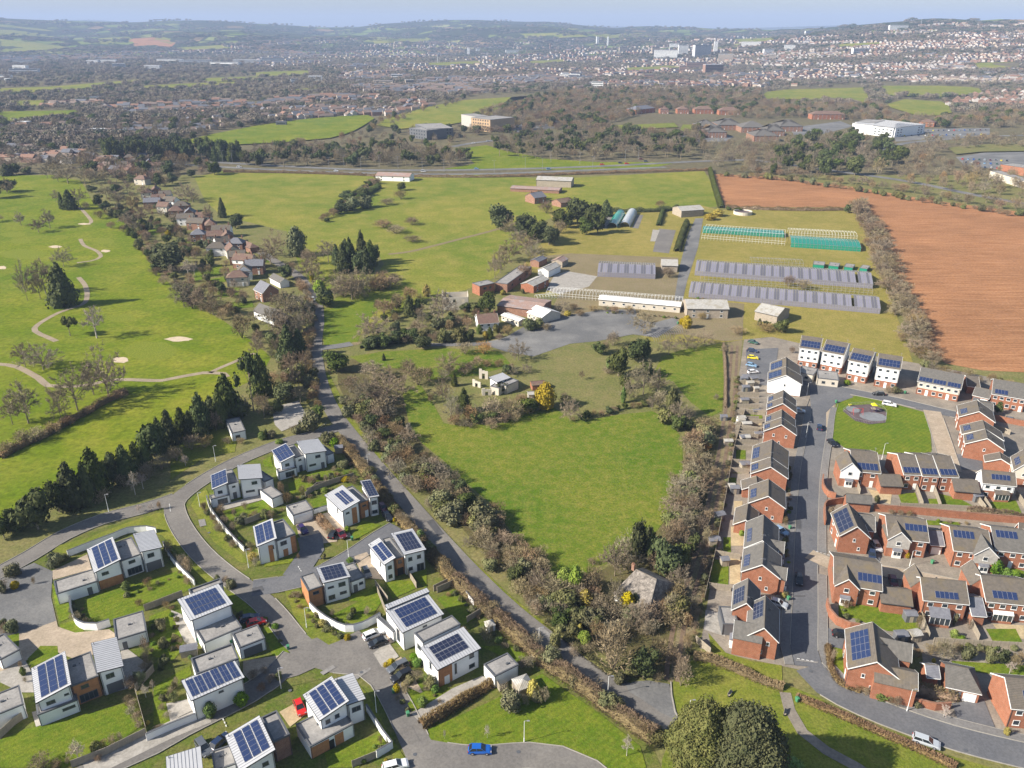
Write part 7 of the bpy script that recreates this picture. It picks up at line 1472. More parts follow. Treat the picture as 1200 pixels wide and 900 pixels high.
HL = [('C1', 1045, 760, 715), ('C1', 1090, 762, 705), ('C2', 28, 780, 735), ('C2', 113, 770, 715), ('C2', 258, 780, 725), ('C2', 343, 795, 740), ('C2', 413, 785, 730), ('C2', 493, 795, 750), ('C2', 578, 785, 730), ('C2', 666, 790, 750), ('C2', 780, 800, 750), ('C2', 882, 805, 750), ('C2', 1117, 810, 750), ('C3', 62, 790, 735), ('C3', 142, 800, 740), ('C3', 182, 760, 718), ('C3', 318, 770, 718), ('C3', 378, 790, 735), ('C3', 387, 750, 700), ('C3', 530, 755, 705), ('C3', 592, 745, 690)]
for i, (c, x, b, t) in enumerate(HL):
    p = SP(c, (x, b)); r = thing('road_lamp', '%s tall lamp column from the left along the distant trunk road' % nth(i), 'street lamp', p, 0, 'tall lamp columns along the trunk road')
    a = MB(); a.bar((0, 0, 0), (0, 0, 11), .14, 6, .08); a.build('post', M['alu'], r); a = MB(); a.bar((-1.2, 0, 11.1), (1.2, 0, 11.1), .06, 4); a.box(-1.7, -1.0, -.15, .15, 11.0, 11.15); a.box(1.0, 1.7, -.15, .15, 11.0, 11.15); a.build('lamp_head', M['alu'], r)
def gwall(label, cr, pts, h=1.8, mat='render', t=.25, cop='coping', name='garden_wall', sm=True, group=None):
    P = line_pts(pts, cr, 1.5, sm); r = thing(name, label, 'wall', P[0], 0, group); Q = [p - P[0] for p in P]
    o = strip('wall', M[mat], Q, t / 2, -t / 2, 0, h, None); o.parent = r; o = strip('coping', M[cop], Q, t / 2 + .05, -t / 2 - .05, h + .002, h + .08, None); o.parent = r
gwall('long white curved wall in front of the patio house', 'A5', [(172,425),(190,480),(240,550),(300,620),(345,665)], 1.6)
gwall('white curved wall round the garden with the gold bush', 'A2', [(655,155),(690,190),(750,232),(820,262),(900,250),(985,205)], 2.0)
gwall('white wall curling round the garden of the long white house', 'A4', [(335,625),(340,680),(360,730),(400,752),(460,755),(520,735)], 2.0)
gwall('thin white wall behind the long white house', 'A4', [(320,410),(420,370),(540,325),(600,300),(690,292),(735,300)], 1.8)
gwall('white wall running down from the long white house to the road', 'A4', [(770,365),(800,420),(850,480),(915,545)], 1.8)
gwall('white wall beside the lower left drive', 'A1', [(690,775),(800,725),(925,675)], 1.8)
gwall('white wall around the small garden of the red car house', 'D4', [(600,500),(650,580),(715,680),(780,765),(670,830)], 1.8, sm=False)
gwall('short white wall linking garage and hedge', 'A5', [(672,490),(735,470)], 1.5)
gwall('short white wall behind the lane hedge', 'A3', [(585,95),(622,140)], 1.6)
gwall('curved red brick wall beside the conservatory lawn', 'A6', [(272,140),(285,190),(320,230),(380,255),(425,262)], 2.2, 'brick', .3, 'brickold', group='red brick walls')
gwall('curved red brick wall by the corner house', 'A7', [(655,330),(655,375),(680,410),(715,420)], 2.0, 'brick', .3, 'brickold', group='red brick walls')
gwall('red brick wall beside the large-array house', 'A7', [(665,545),(662,490),(672,455),(760,440)], 2.0, 'brick', .3, 'brickold', group='red brick walls')
gwall('brick wall under the hedge near the road bend', 'A6', [(645,590),(700,610),(780,630),(850,625)], 1.8, 'brick', .3, 'brickold', group='red brick walls')
gwall('long brick wall between the middle rows of gardens', 'D7', [(140,415),(420,435),(780,470),(1200,505)], 2.2, 'brick', .3, 'brickold', sm=False, group='red brick walls')
gwall('brick wall by the paved street corner', 'D6', [(985,555),(1100,580),(1210,600)], 2.0, 'brick', .3, 'brickold', group='red brick walls')
FM = {}
def fence(label, cr, pts, h=1.8, step=1.83, mat='fence', group='timber garden fences'):
    P = line_pts(pts, cr, 1, False); r = thing('fence', label, 'fence', P[0], 0, group)
    if (h, mat) not in FM:
        a = MB(); w_ = step - .12
        for i in range(11): x = w_ * i / 11; a.box(x, x + w_ / 11 + .01, -.02 + .012 * (i % 2), .005 + .012 * (i % 2), .05, h)
        a.box(0, w_, -.035, .035, h + .001, h + .04); m1 = bpy.data.meshes.new('fence_panel'); m1.from_pydata(a.v, [], a.f); m1.materials.append(M[mat])
        b = MB(); b.box(-.055, .055, -.055, .055, 0, h + .1); m2 = bpy.data.meshes.new('fence_post'); m2.from_pydata(b.v, [], b.f); m2.materials.append(M['wood']); FM[(h, mat)] = (m1, m2)
    m1, m2 = FM[(h, mat)]
    for A, B in zip(P, P[1:]):
        d = B - A; n = max(1, round(d.length / step)); an = math.atan2(d.y, d.x)
        for i in range(n):
            q = A + d * (i / n) - P[0]; obj('fence_post', m2, r, q, an); c = obj('fence_panel', m1, r, q + d.normalized() * .06, an); c.scale = (d.length / n / step, 1, 1)
fn = [('between the garage and the striped lawn', 'A1', [(680,165),(770,130),(860,95)]), ('below the striped lawn', 'A1', [(340,900),(500,840),(690,745)]), ('right of the brown shrubs', 'A1', [(640,540),(725,445)]),
 ('down the side of the striped lawn', 'A1', [(640,560),(690,740)]), ('at the bottom left corner', 'A1', [(0,765),(70,700),(135,655)]), ('behind the curved white wall garden', 'A2', [(970,80),(1010,180)]), ('beside the brown-entrance house garden', 'E3', [(815,660),(890,780)]),
 ('beside the lower garden of the brown-entrance house', 'E3', [(600,760),(690,880)]), ('below the brown-entrance house lawn', 'E3', [(1010,800),(1110,750)]), ('behind the timber-clad house lawn', 'E3', [(110,140),(190,70),(290,50)]), ('below the small red car garden', 'D4', [(500,900),(670,830)]),
 ('behind the two-step house', 'A3', [(450,80),(530,45)]), ('between the two-step house and the hedge', 'A3', [(590,220),(655,180)]), ('along the golden field hedge garden', 'A5', [(640,395),(760,350),(860,320)]), ('along the far side of the patio garden', 'A5', [(350,540),(450,500)]),
 ('beside the wooden shed', 'E4', [(900,790),(935,850)]), ('closing the track side gardens', 'A7', [(290,20),(240,190),(200,420),(150,690),(100,900)]), ('top garden of the straight road', 'B1', [(40,440),(130,450)]), ('second garden of the straight road', 'B1', [(20,505),(120,518)]),
 ('third garden of the straight road', 'A7', [(245,95),(370,108)]), ('fourth garden of the straight road', 'A7', [(230,255),(320,262)]), ('fifth garden of the straight road', 'A7', [(222,295),(310,302)]), ('below the pale decking garden', 'E2', [(230,310),(405,340)]), ('above the round patio garden', 'E2', [(185,540),(340,560)]),
 ('left of the three-house terrace gardens', 'D7', [(430,240),(485,390)]), ('middle of the three-house terrace gardens', 'D7', [(555,245),(610,400)]), ('right of the three-house terrace gardens', 'D7', [(850,320),(925,415)]), ('left of the white house lawn', 'D7', [(900,325),(965,425)]), ('right of the white house lawn', 'D7', [(1140,300),(1205,400)]),
 ('between the two lower-row conservatory gardens', 'D8', [(800,450),(880,610)]), ('left of the grey conservatory garden', 'D8', [(470,440),(530,600)]), ('below the lower row gardens', 'D8', [(560,630),(900,650),(1200,665)]), ('below the grass by the last brick house', 'B2', [(700,310),(770,370)]), ('by the east gate of the paved street', 'D6', [(990,620),(1100,660)]),
 ('behind the three-house terrace lawns', 'D7', [(320,395),(600,405),(890,420)]), ('beside the gold side gate', 'D7', [(10,200),(45,300)]), ('between the townhouse yards', 'E1', [(275,620),(460,640)]), ('behind the second brick pair', 'E1', [(280,690),(440,700)]), ('behind the third brick pair', 'E1', [(245,780),(430,790)])]
for a_, c_, p_ in fn: fence('timber fence ' + a_, c_, p_)
def hedge(label, cr, pts, wd, h, mat='brownleaf', dens=26, seed=0, sm=True, name='hedge', group=None):
    """clipped or loose hedge: short shoots over a dense body that follows the line"""
    P = line_pts(pts, cr, 1.0, sm); r = thing(name, label, 'hedge', P[0], 0, group); N = normals2(P); rr = random.Random(seed + len(pts)); c = MB(); body = MB()
    K_ = [(-.5, 0), (-.52, .55), (-.38, .88), (0, .96), (.38, .88), (.52, .55), (.5, 0)]; v = []; n = len(K_)
    for i, (p, nn) in enumerate(zip(P, N)):
        vh = 1 + .22 * math.sin(i * .37 + seed) + .14 * math.sin(i * .91)
        for a, b in K_:
            j = rr.uniform(.78, 1.08); q = p - P[0] + nn * (a * wd * j * .72); v.append((q.x, q.y, b * h * vh * rr.uniform(.5, .8)))
    body.add(v, [(i * n + k, i * n + k + 1, (i + 1) * n + k + 1, (i + 1) * n + k) for i in range(len(P) - 1) for k in range(n - 1)])
    body.build('hedge_body', M[mat], r)
    global R_
    for i in range(len(P) - 1):
        for k in range(dens * 6):
            t = rr.random(); p = P[i] + (P[i + 1] - P[i]) * t - P[0]; a = rr.uniform(0, math.pi); nn = N[i]; o_ = math.cos(a) * wd * .52; z = max(.1, math.sin(a) * h * .97 * (1 + .22 * math.sin(i * .37 + seed) + .14 * math.sin(i * .91)))
            q = (p + nn * o_ * rr.uniform(.75, 1.05) + Vector((0, 0, z * rr.uniform(.75, 1.05)))); d = (nn * math.cos(a) + Vector((0, 0, math.sin(a) + .2)) + Vector((rr.gauss(0, .4), rr.gauss(0, .4), 0))).normalized() * rr.uniform(.25, .6)
            s = d.cross(Vector((rr.random(), rr.random(), rr.random()))).normalized() * rr.uniform(.05, .12); c.add([q - s, q + s, q + d], [(0, 1, 2)])
    c.build('shoots', M[mat], r)['kind'] = 'stuff'
hedge('long brown hedge along the west side of the lane, upper half', 'P', [(398,518),(412,535),(432,560),(452,588),(475,617),(497,642),(515,662),(532,682)], 3.2, 2.6, dens=40)
hedge('long brown hedge along the west side of the lane, lower half', 'P', [(532,682),(555,702),(580,723),(610,752),(640,778),(675,802),(710,828),(738,848),(768,868)], 3.4, 2.8, dens=44)
hedge('short clipped brown hedge beside the driveway and big lawn', 'A3', [(372,708),(450,665),(540,610),(620,560),(710,505)], 2.2, 1.9, dens=40)
hedge('brown hedge separating the grass bank from the last brick garden', 'B2', [(690,385),(780,400),(880,440),(1000,490),(1112,530)], 2.0, 1.5)
hedge('brown roadside hedge along the inside of the road bend', 'A6', [(130,570),(200,602),(300,640),(420,692),(560,752),(700,815),(880,905)], 1.5, 1.0)
hedge('dark field hedge crossing the golf course', 'B7', [(0,630),(100,575),(200,530),(300,475),(400,420),(480,375),(590,320)], 2.6, 2.2, 'bush' if 'bush' in M else 'brownleaf')
hedge('olive verge bank hedge on the east side of the lane', 'B2', [(0,215),(100,300),(200,385),(300,455),(390,495)], 1.6, .8, 'olive')
hedge('trimmed green hedge beside the nursery drive', 'B4', [(470,122),(455,160),(438,215)], 4, 3.2, 'dark')
hedge('short trimmed green hedge in the nursery grass', 'B4', [(392,75),(376,128)], 3, 2.6, 'dark')
hedge('tall dark hedge behind the polytunnels', 'B4', [(205,80),(300,82),(400,78),(440,70)], 4, 3.0, 'dark')
hedge('dark hedge dividing the two upper pastures', 'C5', [(0,385),(60,345),(130,300)], 6, 3.5, 'dark')
hedge('dark hedge between pasture and ploughed field', 'P', [(832,200),(838,222),(845,244)], 4, 3.2, 'dark')
hedge('brown hedge above the glasshouse field', 'P', [(850,244),(900,246),(950,247),(1000,246)], 3.5, 2.4)
hedge('hedge along the trunk road verge, left', 'P', [(262,202),(340,203),(430,206),(440,208)], 3, 2.2)
hedge('hedge along the trunk road verge, right', 'P', [(450,207),(560,208),(640,206),(720,203),(830,200)], 3, 2.0)
hedge('clipped hedge block left of the brown-drive entrance', 'A5', [(690,505),(735,560),(770,590)], 2.4, 1.4, 'brownleaf')
hedge('long dark evergreen hedge across the wooded garden', 'B8', [(500,440),(580,415),(650,405),(720,400)], 5, 3, 'dark')
hedge('loose hedge beside the terraced lawn path', 'A6', [(280,330),(290,430),(340,510),(430,545)], 1.2, .8)
hedge('ivy-topped wall hedge across the brick estate', 'D7', [(800,430),(950,445),(1200,470)], 2.2, 2.0, 'brownleaf')
hedge('hedge beside the passage of the grass track', 'P', [(848,404),(850,440),(850,478)], .8, .9)
hedge('hedge on top of the brick wall near the road bend', 'A6', [(650,545),(720,555),(800,570),(860,580),(865,545)], 2.6, 2.2)
# ---------------------------------------------------------------- playground, sheds, bins, odds
def playground():
    P = [SP('B1', q) for q in ((450,432),(485,408),(560,404),(612,420),(630,440),(626,480),(560,487),(500,472))]
    r = thing('playground', 'fenced playground with dark octagonal surface on the village green', 'playground', P[0], 0); z = .24
    m_ = MB(); m_.add([(p.x - P[0].x, p.y - P[0].y, z) for p in P], [tuple(range(len(P)))]); m_.build('rubber_surface', M['soft'], r)
    c = SP('B1', (575,455)) - P[0]; m_ = MB(); m_.add([(c.x + 4.5 * math.cos(k * .52), c.y + 3.5 * math.sin(k * .52), z + .015) for k in range(12)], [tuple(range(12))]); m_.build('grey_patch', M['softgrey'], r)
    c = SP('B1', (492,425)) - P[0]; m_ = MB(); m_.add([(c.x + 2.2 * math.cos(k * .52), c.y + 2.6 * math.sin(k * .52), z + .015) for k in range(12)], [tuple(range(12))]); m_.build('grey_patch', M['softgrey'], r)
    for a, b in zip(P, P[1:] + P[:1]):
        f = MB(); d = b - a; n = max(2, int(d.length / .5))
        for i in range(n): q = a + d * (i / n) - P[0]; f.bar((q.x, q.y, z), (q.x, q.y, z + 1.0), .02, 4)
        q, s = a - P[0], b - P[0]; f.bar((q.x, q.y, z + 1.0), (s.x, s.y, z + 1.0), .03, 4); f.build('fence_side', M['alu'], r)
    def play(nm, lab, q, cols):
        p = SP('B1', q); t = thing(nm, lab, 'play equipment', (p.x, p.y, z)); return t
    t = play('swing_frame', 'red swing frame on the playground', (510,445), 0); a = MB()
    for x in (-1.6, 1.6):
        for y in (-.8, .8): a.bar((x, y, 0), (x, 0, 2.2), .05, 6)
    a.bar((-1.6, 0, 2.2), (1.6, 0, 2.2), .05, 6); a.build('frame', M['car_red'], t)
    for x in (-.7, .7): s = MB(); s.box(x - .22, x + .22, -.09, .09, .5, .54); s.bar((x - .2, 0, .54), (x - .2, 0, 2.2), .015, 4); s.bar((x + .2, 0, .54), (x + .2, 0, 2.2), .015, 4); s.build('swing_seat', M['black'], t)
    t = play('climbing_tower', 'multicoloured climbing tower with yellow roof and slide', (574,435), 0)
    for x in (-.7, .7):
        for y in (-.7, .7): a = MB(); a.bar((x, y, 0), (x, y, 2.6), .06, 6); a.build('post', M['car_purple'], t)
    a = MB(); a.box(-.75, .75, -.75, .75, 1.2, 1.3); a.build('deck', M['wood'], t); a = MB(); a.hexa([(-.9,-.9,2.6),(.9,-.9,2.6),(.9,.9,2.6),(-.9,.9,2.6)], [(-.05,-.05,3.4),(.05,-.05,3.4),(.05,.05,3.4),(-.05,.05,3.4)]); a.build('roof', M['car_yellow'], t)
    a = MB(); a.hexa([(.75,-.3,1.2),(.75,.3,1.2),(2.9,.3,.2),(2.9,-.3,.2)], [(.75,-.3,1.27),(.75,.3,1.27),(2.9,.3,.27),(2.9,-.3,.27)]); a.build('slide', M['car_purple'], t)
    t = play('spring_seat', 'small orange play seat near the playground edge', (478,412), 0); a = MB(); a.bar((0,0,0), (0,0,.5), .12, 8); a.box(-.5,.5,-.2,.2,.5,.8); a.build('seat', M['car_yellow'], t)
playground()
def hut(label, cr, q, wx, wy, h, mat='wood', roof='flatpyr', rz=.3, name='garden_shed'):
    p = SP(cr, q); r = thing(name, label, 'shed', p, rz, 'garden sheds'); a = MB(); a.box(-wx/2, wx/2, -wy/2, wy/2, 0, h); a.build('wall', M[mat], r)
    b = MB(); o = .15; rt = M['asb'] if mat in ('render', 'wood') else M['slate']
    if roof == 'flatpyr': b.hexa([(-wx/2-o,-wy/2-o,h+.002),(wx/2+o,-wy/2-o,h+.002),(wx/2+o,wy/2+o,h+.002),(-wx/2-o,wy/2+o,h+.002)], [(-.1,-.1,h+.8),(.1,-.1,h+.8),(.1,.1,h+.8),(-.1,.1,h+.8)])
    else: b.hexa([(-wx/2-o,-wy/2-o,h-.1),(wx/2+o,-wy/2-o,h-.1),(wx/2+o,wy/2+o,h+.1),(-wx/2-o,wy/2+o,h+.1)], [(-wx/2-o,-wy/2-o,h+.02),(wx/2+o,-wy/2-o,h+.02),(wx/2+o,0,h+.5),(-wx/2-o,0,h+.5)])
    b.build('roof', rt, r); d = MB(); d.box(-.4, .4, -wy/2 - .04, -wy/2 - .003, .05, 1.85); d.build('door', M['fence'], r)
hut('pale wooden pyramid-roofed shed right of the white garage', 'E4', (1095,835), 3.2, 3.2, 2.2, rz=.45)
hut('small white hexagonal garden hut by the lane hedge', 'E4', (865,405), 1.8, 1.8, 1.7, 'render', rz=.4)
hut('grey flat shed between two gardens at lower left', 'D3', (255,100), 3.2, 1.8, 1.8, 'fence', 'lean', .3)
r9 = random.Random(5)
for j in range(0, 26, 2):
    cr = 'E1' if j < 12 else 'A7'; x, y = (r9.uniform(300, 420), 400 + j * 40 + r9.uniform(-12, 12)) if j < 12 else (r9.uniform(150, 290) - (j - 12) * 4 + 20, 60 + (j - 12) * 56 + r9.uniform(-14, 14))
    hut('low store of the track-side plots, %s from the top' % nth(j // 2), cr, (x, y), r9.uniform(1.6, 3), r9.uniform(1.4, 2.2), r9.uniform(1.5, 2.1), r9.choice(['fence', 'wood', 'darkframe', 'fence']), 'lean', r9.uniform(0, .4))
for j in range(12):
    yy = 395 + j * 42; lawn('E1', [(300, yy), (345, yy), (345, yy + 20), (300, yy + 20)], 7 + j % 2 * .5)
    fence('track-side dividing fence %s from the car park' % nth(j), 'E1', [(275 - j * 3, yy + 28), (420 - j, yy + 34)])
for i, (cr, x, y, m) in enumerate((('E1',320,395,'fence'),('E1',350,440,'wood'),('E1',290,690,'render'),('E1',320,825,'wood'),('E1',320,470,'darkframe'),('A7',285,150,'fence'),('A7',240,390,'darkframe'),('A7',270,70,'render'),('D7',860,340,'darkframe'),('D8',390,460,'darkframe'),('D8',325,605,'darkframe'),('D8',420,600,'wood'),('D7',215,275,'darkframe'),('D8',845,470,'fence'),('A5',790,200,'fence'),('B1',40,310,'darkframe'))):
    hut(['weathered', 'pale', 'white', 'small wooden', 'dark', 'brown', 'charcoal', 'white-painted', 'dark grey', 'black', 'slate-grey', 'open-fronted', 'low dark', 'leaning', 'lane-side', 'far dark'][i] + ' garden shed in the brick estate gardens, ' + nth(i) + ' going down', cr, (x, y), 2.4, 1.9, 2.0, m, 'lean', .1 * (i % 3))
def bin_(label, cr, q, mat='netgreen', k=1.0):
    p = SP(cr, q); r = thing('wheelie_bin', label, 'bin', (p.x, p.y, .1), .4, 'green bins'); a = MB()
    a.hexa([(-.22,-.27,.05),(.22,-.27,.05),(.22,.27,.05),(-.22,.27,.05)], [(-.29,-.36,1.0),(.29,-.36,1.0),(.29,.36,1.0),(-.29,.36,1.0)]); a.build('body', M['binc'], r); b = MB(); b.hexa([(-.31,-.4,1.002),(.31,-.4,1.002),(.31,.38,1.002),(-.31,.38,1.002)], [(-.27,-.3,1.09),(.27,-.3,1.09),(.27,.36,1.07),(-.27,.36,1.07)]); b.build('lid', M['binc'], r)
M['binc'] = plain('green_bin_plastic', (.06, .22, .11), .5, .08)
for lab, cr, q in (('kerbside by the open garage drive', 'A2', (552,345)), ('beside the golden bush and dark estate car', 'A3', (245,550)), ('at the corner of the gravel driveway', 'A3', (313,658)), ('against the three-row solar house', 'D5', (245,700)), ('second against the three-row solar house', 'D5', (270,742)), ('beside the open garage wall', 'D3', (548,25)),
    ('on the footway of the straight road', 'E2', (752,122)), ('beside the pale blue car', 'E2', (742,622)), ('beside the footpath on the grass', 'A6', (135,590)), ('in the middle-row drive', 'D7', (552,785)), ('right of the middle-row gable house', 'D7', (760,865)), ('near the cul-de-sac hedge', 'E3', (437,440)), ('at the edge of the village green', 'E1', (958,555)), ('below the flats', 'D6', (362,370)), ('under the white canopy', 'B3', (848,330)), ('at the end of the old car park', 'B3', (1177,400))):
    bin_('green bin ' + lab, cr, q)
def bench(label, cr, q, rz):
    p = SP(cr, q); r = thing('bench', label, 'bench', (p.x, p.y, .1), rz, 'benches'); a = MB(); a.box(-.8, .8, -.2, .2, .42, .47); a.build('seat', M['wood'], r); a = MB(); a.box(-.8, .8, .2, .25, .5, .95); a.build('backrest', M['wood'], r)
    for x in (-.7, .7): a = MB(); a.box(x - .04, x + .04, -.18, .22, 0, .42); a.build('leg', M['black'], r)
bench('dark bench beside the footpath', 'A6', (80,645), 1.1); bench('pale bench high on the grass bank', 'B2', (862,558), .9); bench('pale bench lower on the grass bank', 'B2', (1005,638), .9)
# conservatories and porches
def conserv(label, cr, a, b, c, h0, h1, mat, wall='upvc'):
    O, an, W, D = frame3(cr, a, b, c, h0, h0, h1); root = thing('conservatory', label, 'conservatory', O, an, 'conservatories')
    m_ = MB(); m_.hexa([(.1,.1,0),(W-.1,.1,0),(W-.1,D,0),(.1,D,0)], [(.1,.1,.7),(W-.1,.1,.7),(W-.1,D,.7),(.1,D,.7)]); m_.build('base_wall', M['brick'], root)
    m_ = MB(); q = [(0,0),(W,0),(W,D),(0,D)]; m_.hexa([(0,0,h0),(W,0,h0),(W,D,h1),(0,D,h1)], [(0,0,h0+.1),(W,0,h0+.1),(W,D,h1+.1),(0,D,h1+.1)]); m_.build('roof', M[mat], root)
    n = max(3, int(W / .9))
    for i in range(n): g = MB(); g.box(.1 + (W-.2) * i / n + .05, .1 + (W-.2) * (i+1) / n - .05, .12, .16, .75, h0 - .03); g.build('pane', M['glass'], root)
    for i in range(n + 1): g = MB(); x = .1 + (W-.2) * i / n; g.box(x - .045, x + .045, .1, .2, .7, h0); g.build('post', M['upvc'], root)
conserv('grey-roofed conservatory with two rooflights in the lower row', 'D8', (540,440), (690,460), (515,360), 2.5, 3.6, 'slate')
conserv('white-framed conservatory with pale roof at the lower right', 'D8', (985,420), (1130,435), (975,390), 2.4, 3.0, 'whitesheet')
conserv('lean-to porch on the white house of the upper row', 'D7', (1000,300), (1105,305), (990,262), 2.4, 3.2, 'tile')

# road details: worn patches, covers, junction lines
for i, (cr, x, y) in enumerate((('A2',420,250),('A2',470,420),('A3',95,455),('A3',345,840),('A3',830,828),('A5',250,760),('A5',120,640),('A4',980,300),('D5',870,170),('E2',800,700),('E2',900,200),('E2',960,170),('A6',925,820),('A6',200,450),('A7',560,330),('A7',635,560),('A2',560,540),('P',465,590),('P',540,660),('P',660,765),('A5',700,700),('E1',850,640))):
    p = SP(cr, (x, y)); m_ = MB(); m_.add([(p.x + .38 * math.cos(k * .6283), p.y + .38 * math.sin(k * .6283), .235) for k in range(10)], [tuple(range(10))]); m_.build('manhole_cover', M['coping'])['kind'] = 'structure'
M['patch'] = hard('tarmac_repair', (.075, .075, .08), patchc=(.10, .10, .105), s=.5); M['patch2'] = hard('pale_tarmac_repair', (.21, .20, .19), patchc=(.27, .255, .24), s=.5)
for i, (cr, pts) in enumerate((('A2', [(700,455),(760,420),(775,432),(715,468)]), ('A2', [(380,60),(430,50),(438,70),(388,82)]), ('A3', [(60,470),(110,440),(120,452),(70,485)]), ('P', [(500,612),(507,609),(520,626),(513,629)]), ('P', [(628,738),(635,735),(655,752),(648,756)]), ('E2', [(760,590),(860,592),(860,600),(760,598)]), ('A6', [(130,395),(235,405),(233,412),(130,400)]), ('E2', [(800,60),(830,60),(832,120),(802,120)]), ('A5', [(130,520),(160,515),(168,545),(138,552)]), ('P', [(446,548),(451,546),(462,560),(457,563)]), ('D4', [(520,270),(620,200),(630,210),(530,282)]))):
    sheet('road_patch', M['patch' if i % 2 else 'patch2'], pts, 10.9, cr=cr)
for cr, a, b in (('A2', (245,672), (270,728)), ('A4', (795,165), (800,205)), ('A5', (598,738), (618,770)), ('A6', (135,390), (225,406)), ('A7', (625,668), (700,690)), ('A5', (690,95), (735,60))):
    A, B = SP(cr, a), SP(cr, b); d = (B - A).normalized(); n = int((B - A).length / .9)
    for i in range(n): q = A + d * (i * .9); s_ = d * .55; w_ = Vector((-d.y, d.x, 0)) * .1; m_ = MB(); m_.add([(v.x, v.y, .238) for v in (q - w_, q + s_ - w_, q + s_ + w_, q + w_)], [(0, 1, 2, 3)]); m_.build('give_way_dash', M['paint'])['kind'] = 'structure'
# ---------------------------------------------------------------- far town
def inv(q, z):
    rel = Vector((q.x, q.y, z - CAMH)); f = rel.y * cp - rel.z * sp_; return (600 + FPX * rel.x / f, 450 - FPX * (rel.y * sp_ + rel.z * cp) / f)
M['ft_wall'] = plain('far_pale_wall', (.48, .445, .42), var=.1); M['ft_brick'] = plain('far_brick_wall', (.27, .17, .13), var=.1); M['ft_cream'] = plain('far_cream_wall', (.42, .35, .28), var=.1)
M['ft_roof'] = plain('far_brown_roof', (.20, .15, .125), var=.1); M['ft_slate'] = plain('far_slate_roof', (.13, .135, .155), var=.1); M['ft_red'] = plain('far_red_roof', (.24, .14, .10), var=.1); M['ft_flat'] = plain('far_pale_roof', (.55, .56, .58), var=.1)
FT = ['ft_wall', 'ft_brick', 'ft_cream', 'ft_roof', 'ft_slate', 'ft_red', 'ft_flat']
def ghouse(mb, p, L, W, he, hr, an, wi, ri):
    c, s = math.cos(an), math.sin(an)
    def t(x, y, z): return (p.x + x * c - y * s, p.y + x * s + y * c, p.z + z)
    mb.add([t(-L,-W,-2), t(L,-W,-2), t(L,W,-2), t(-L,W,-2), t(-L,-W,he), t(L,-W,he), t(L,W,he), t(-L,W,he), t(-L,0,hr-.1), t(L,0,hr-.1)], [(0,1,5,4),(1,2,6,9,5),(2,3,7,6),(3,0,4,8,7)], wi)
    o = .4; mb.add([t(-L-o,-W-o,he-.2), t(L+o,-W-o,he-.2), t(L+o,0,hr), t(-L-o,0,hr), t(L+o,W+o,he-.2), t(-L-o,W+o,he-.2)], [(0,1,2,3),(3,2,4,5)], ri)
def fbox(mb, p, L, W, h, an, wi, ri=6):
    c, s = math.cos(an), math.sin(an)
    def t(x, y, z): return (p.x + x * c - y * s, p.y + x * s + y * c, p.z + z)
    mb.add([t(-L,-W,-2), t(L,-W,-2), t(L,W,-2), t(-L,W,-2), t(-L,-W,h), t(L,-W,h), t(L,W,h), t(-L,W,h)], [(0,1,5,4),(1,2,6,5),(2,3,7,6),(3,0,4,7)], wi)
    mb.add([t(-L,-W,h), t(L,-W,h), t(L,W,h), t(-L,W,h)], [(0,1,2,3)], ri)
RF = random.Random(11)
def D_mask(u, v): return math.sin(u * .023 + v * .27) * .6 + math.sin(u * .011 - v * .47 + 2) * .5 + math.sin(u * .05 + v * .8) * .3 + .15
fieldpolys = [[(0,131),(88,130),(100,136),(60,141),(18,147),(0,148)], [(205,170),(235,161),(290,150),(345,141),(430,135),(440,139),(420,152),(395,162),(330,168),(250,172)], [(430,150),(455,139),(500,126),(555,116),(620,113),(628,118),(600,128),(560,141),(520,148),(470,152)],
   [(893,109),(935,104),(1012,103),(1020,120),(1012,124),(985,118),(900,118)], [(1032,101),(1100,101),(1146,103),(1152,110),(1100,114),(1040,113)], [(1035,124),(1060,117),(1100,118),(1112,125),(1116,134),(1080,138)], [(0,104),(60,102),(160,94),(168,97),(70,108),(0,110)], [(12,119),(52,118),(50,125),(10,125)], [(165,101),(275,96),(275,99),(172,105)], [(-60,29),(0,29),(50,34),(76,39),(60,44),(0,43)], [(0,46),(40,50),(92,57),(40,60),(0,62)], [(148,46),(180,44),(208,49),(200,56),(160,56)], [(300,85),(360,83),(365,88),(300,90)], [(240,92),(300,90),(310,94),(240,97)], [(500,74),(560,72),(565,75),(505,78)], [(730,80),(790,77),(800,80),(735,84)], [(620,72),(660,70),(665,73),(622,75)], [(980,52),(1030,50),(1035,53),(985,56)], [(1140,74),(1190,73),(1195,80),(1145,82)], [(420,48),(500,44),(510,48),(430,52)], [(205,56),(260,53),(270,57),(215,60)], [(860,46),(905,44),(908,48),(865,50)]]
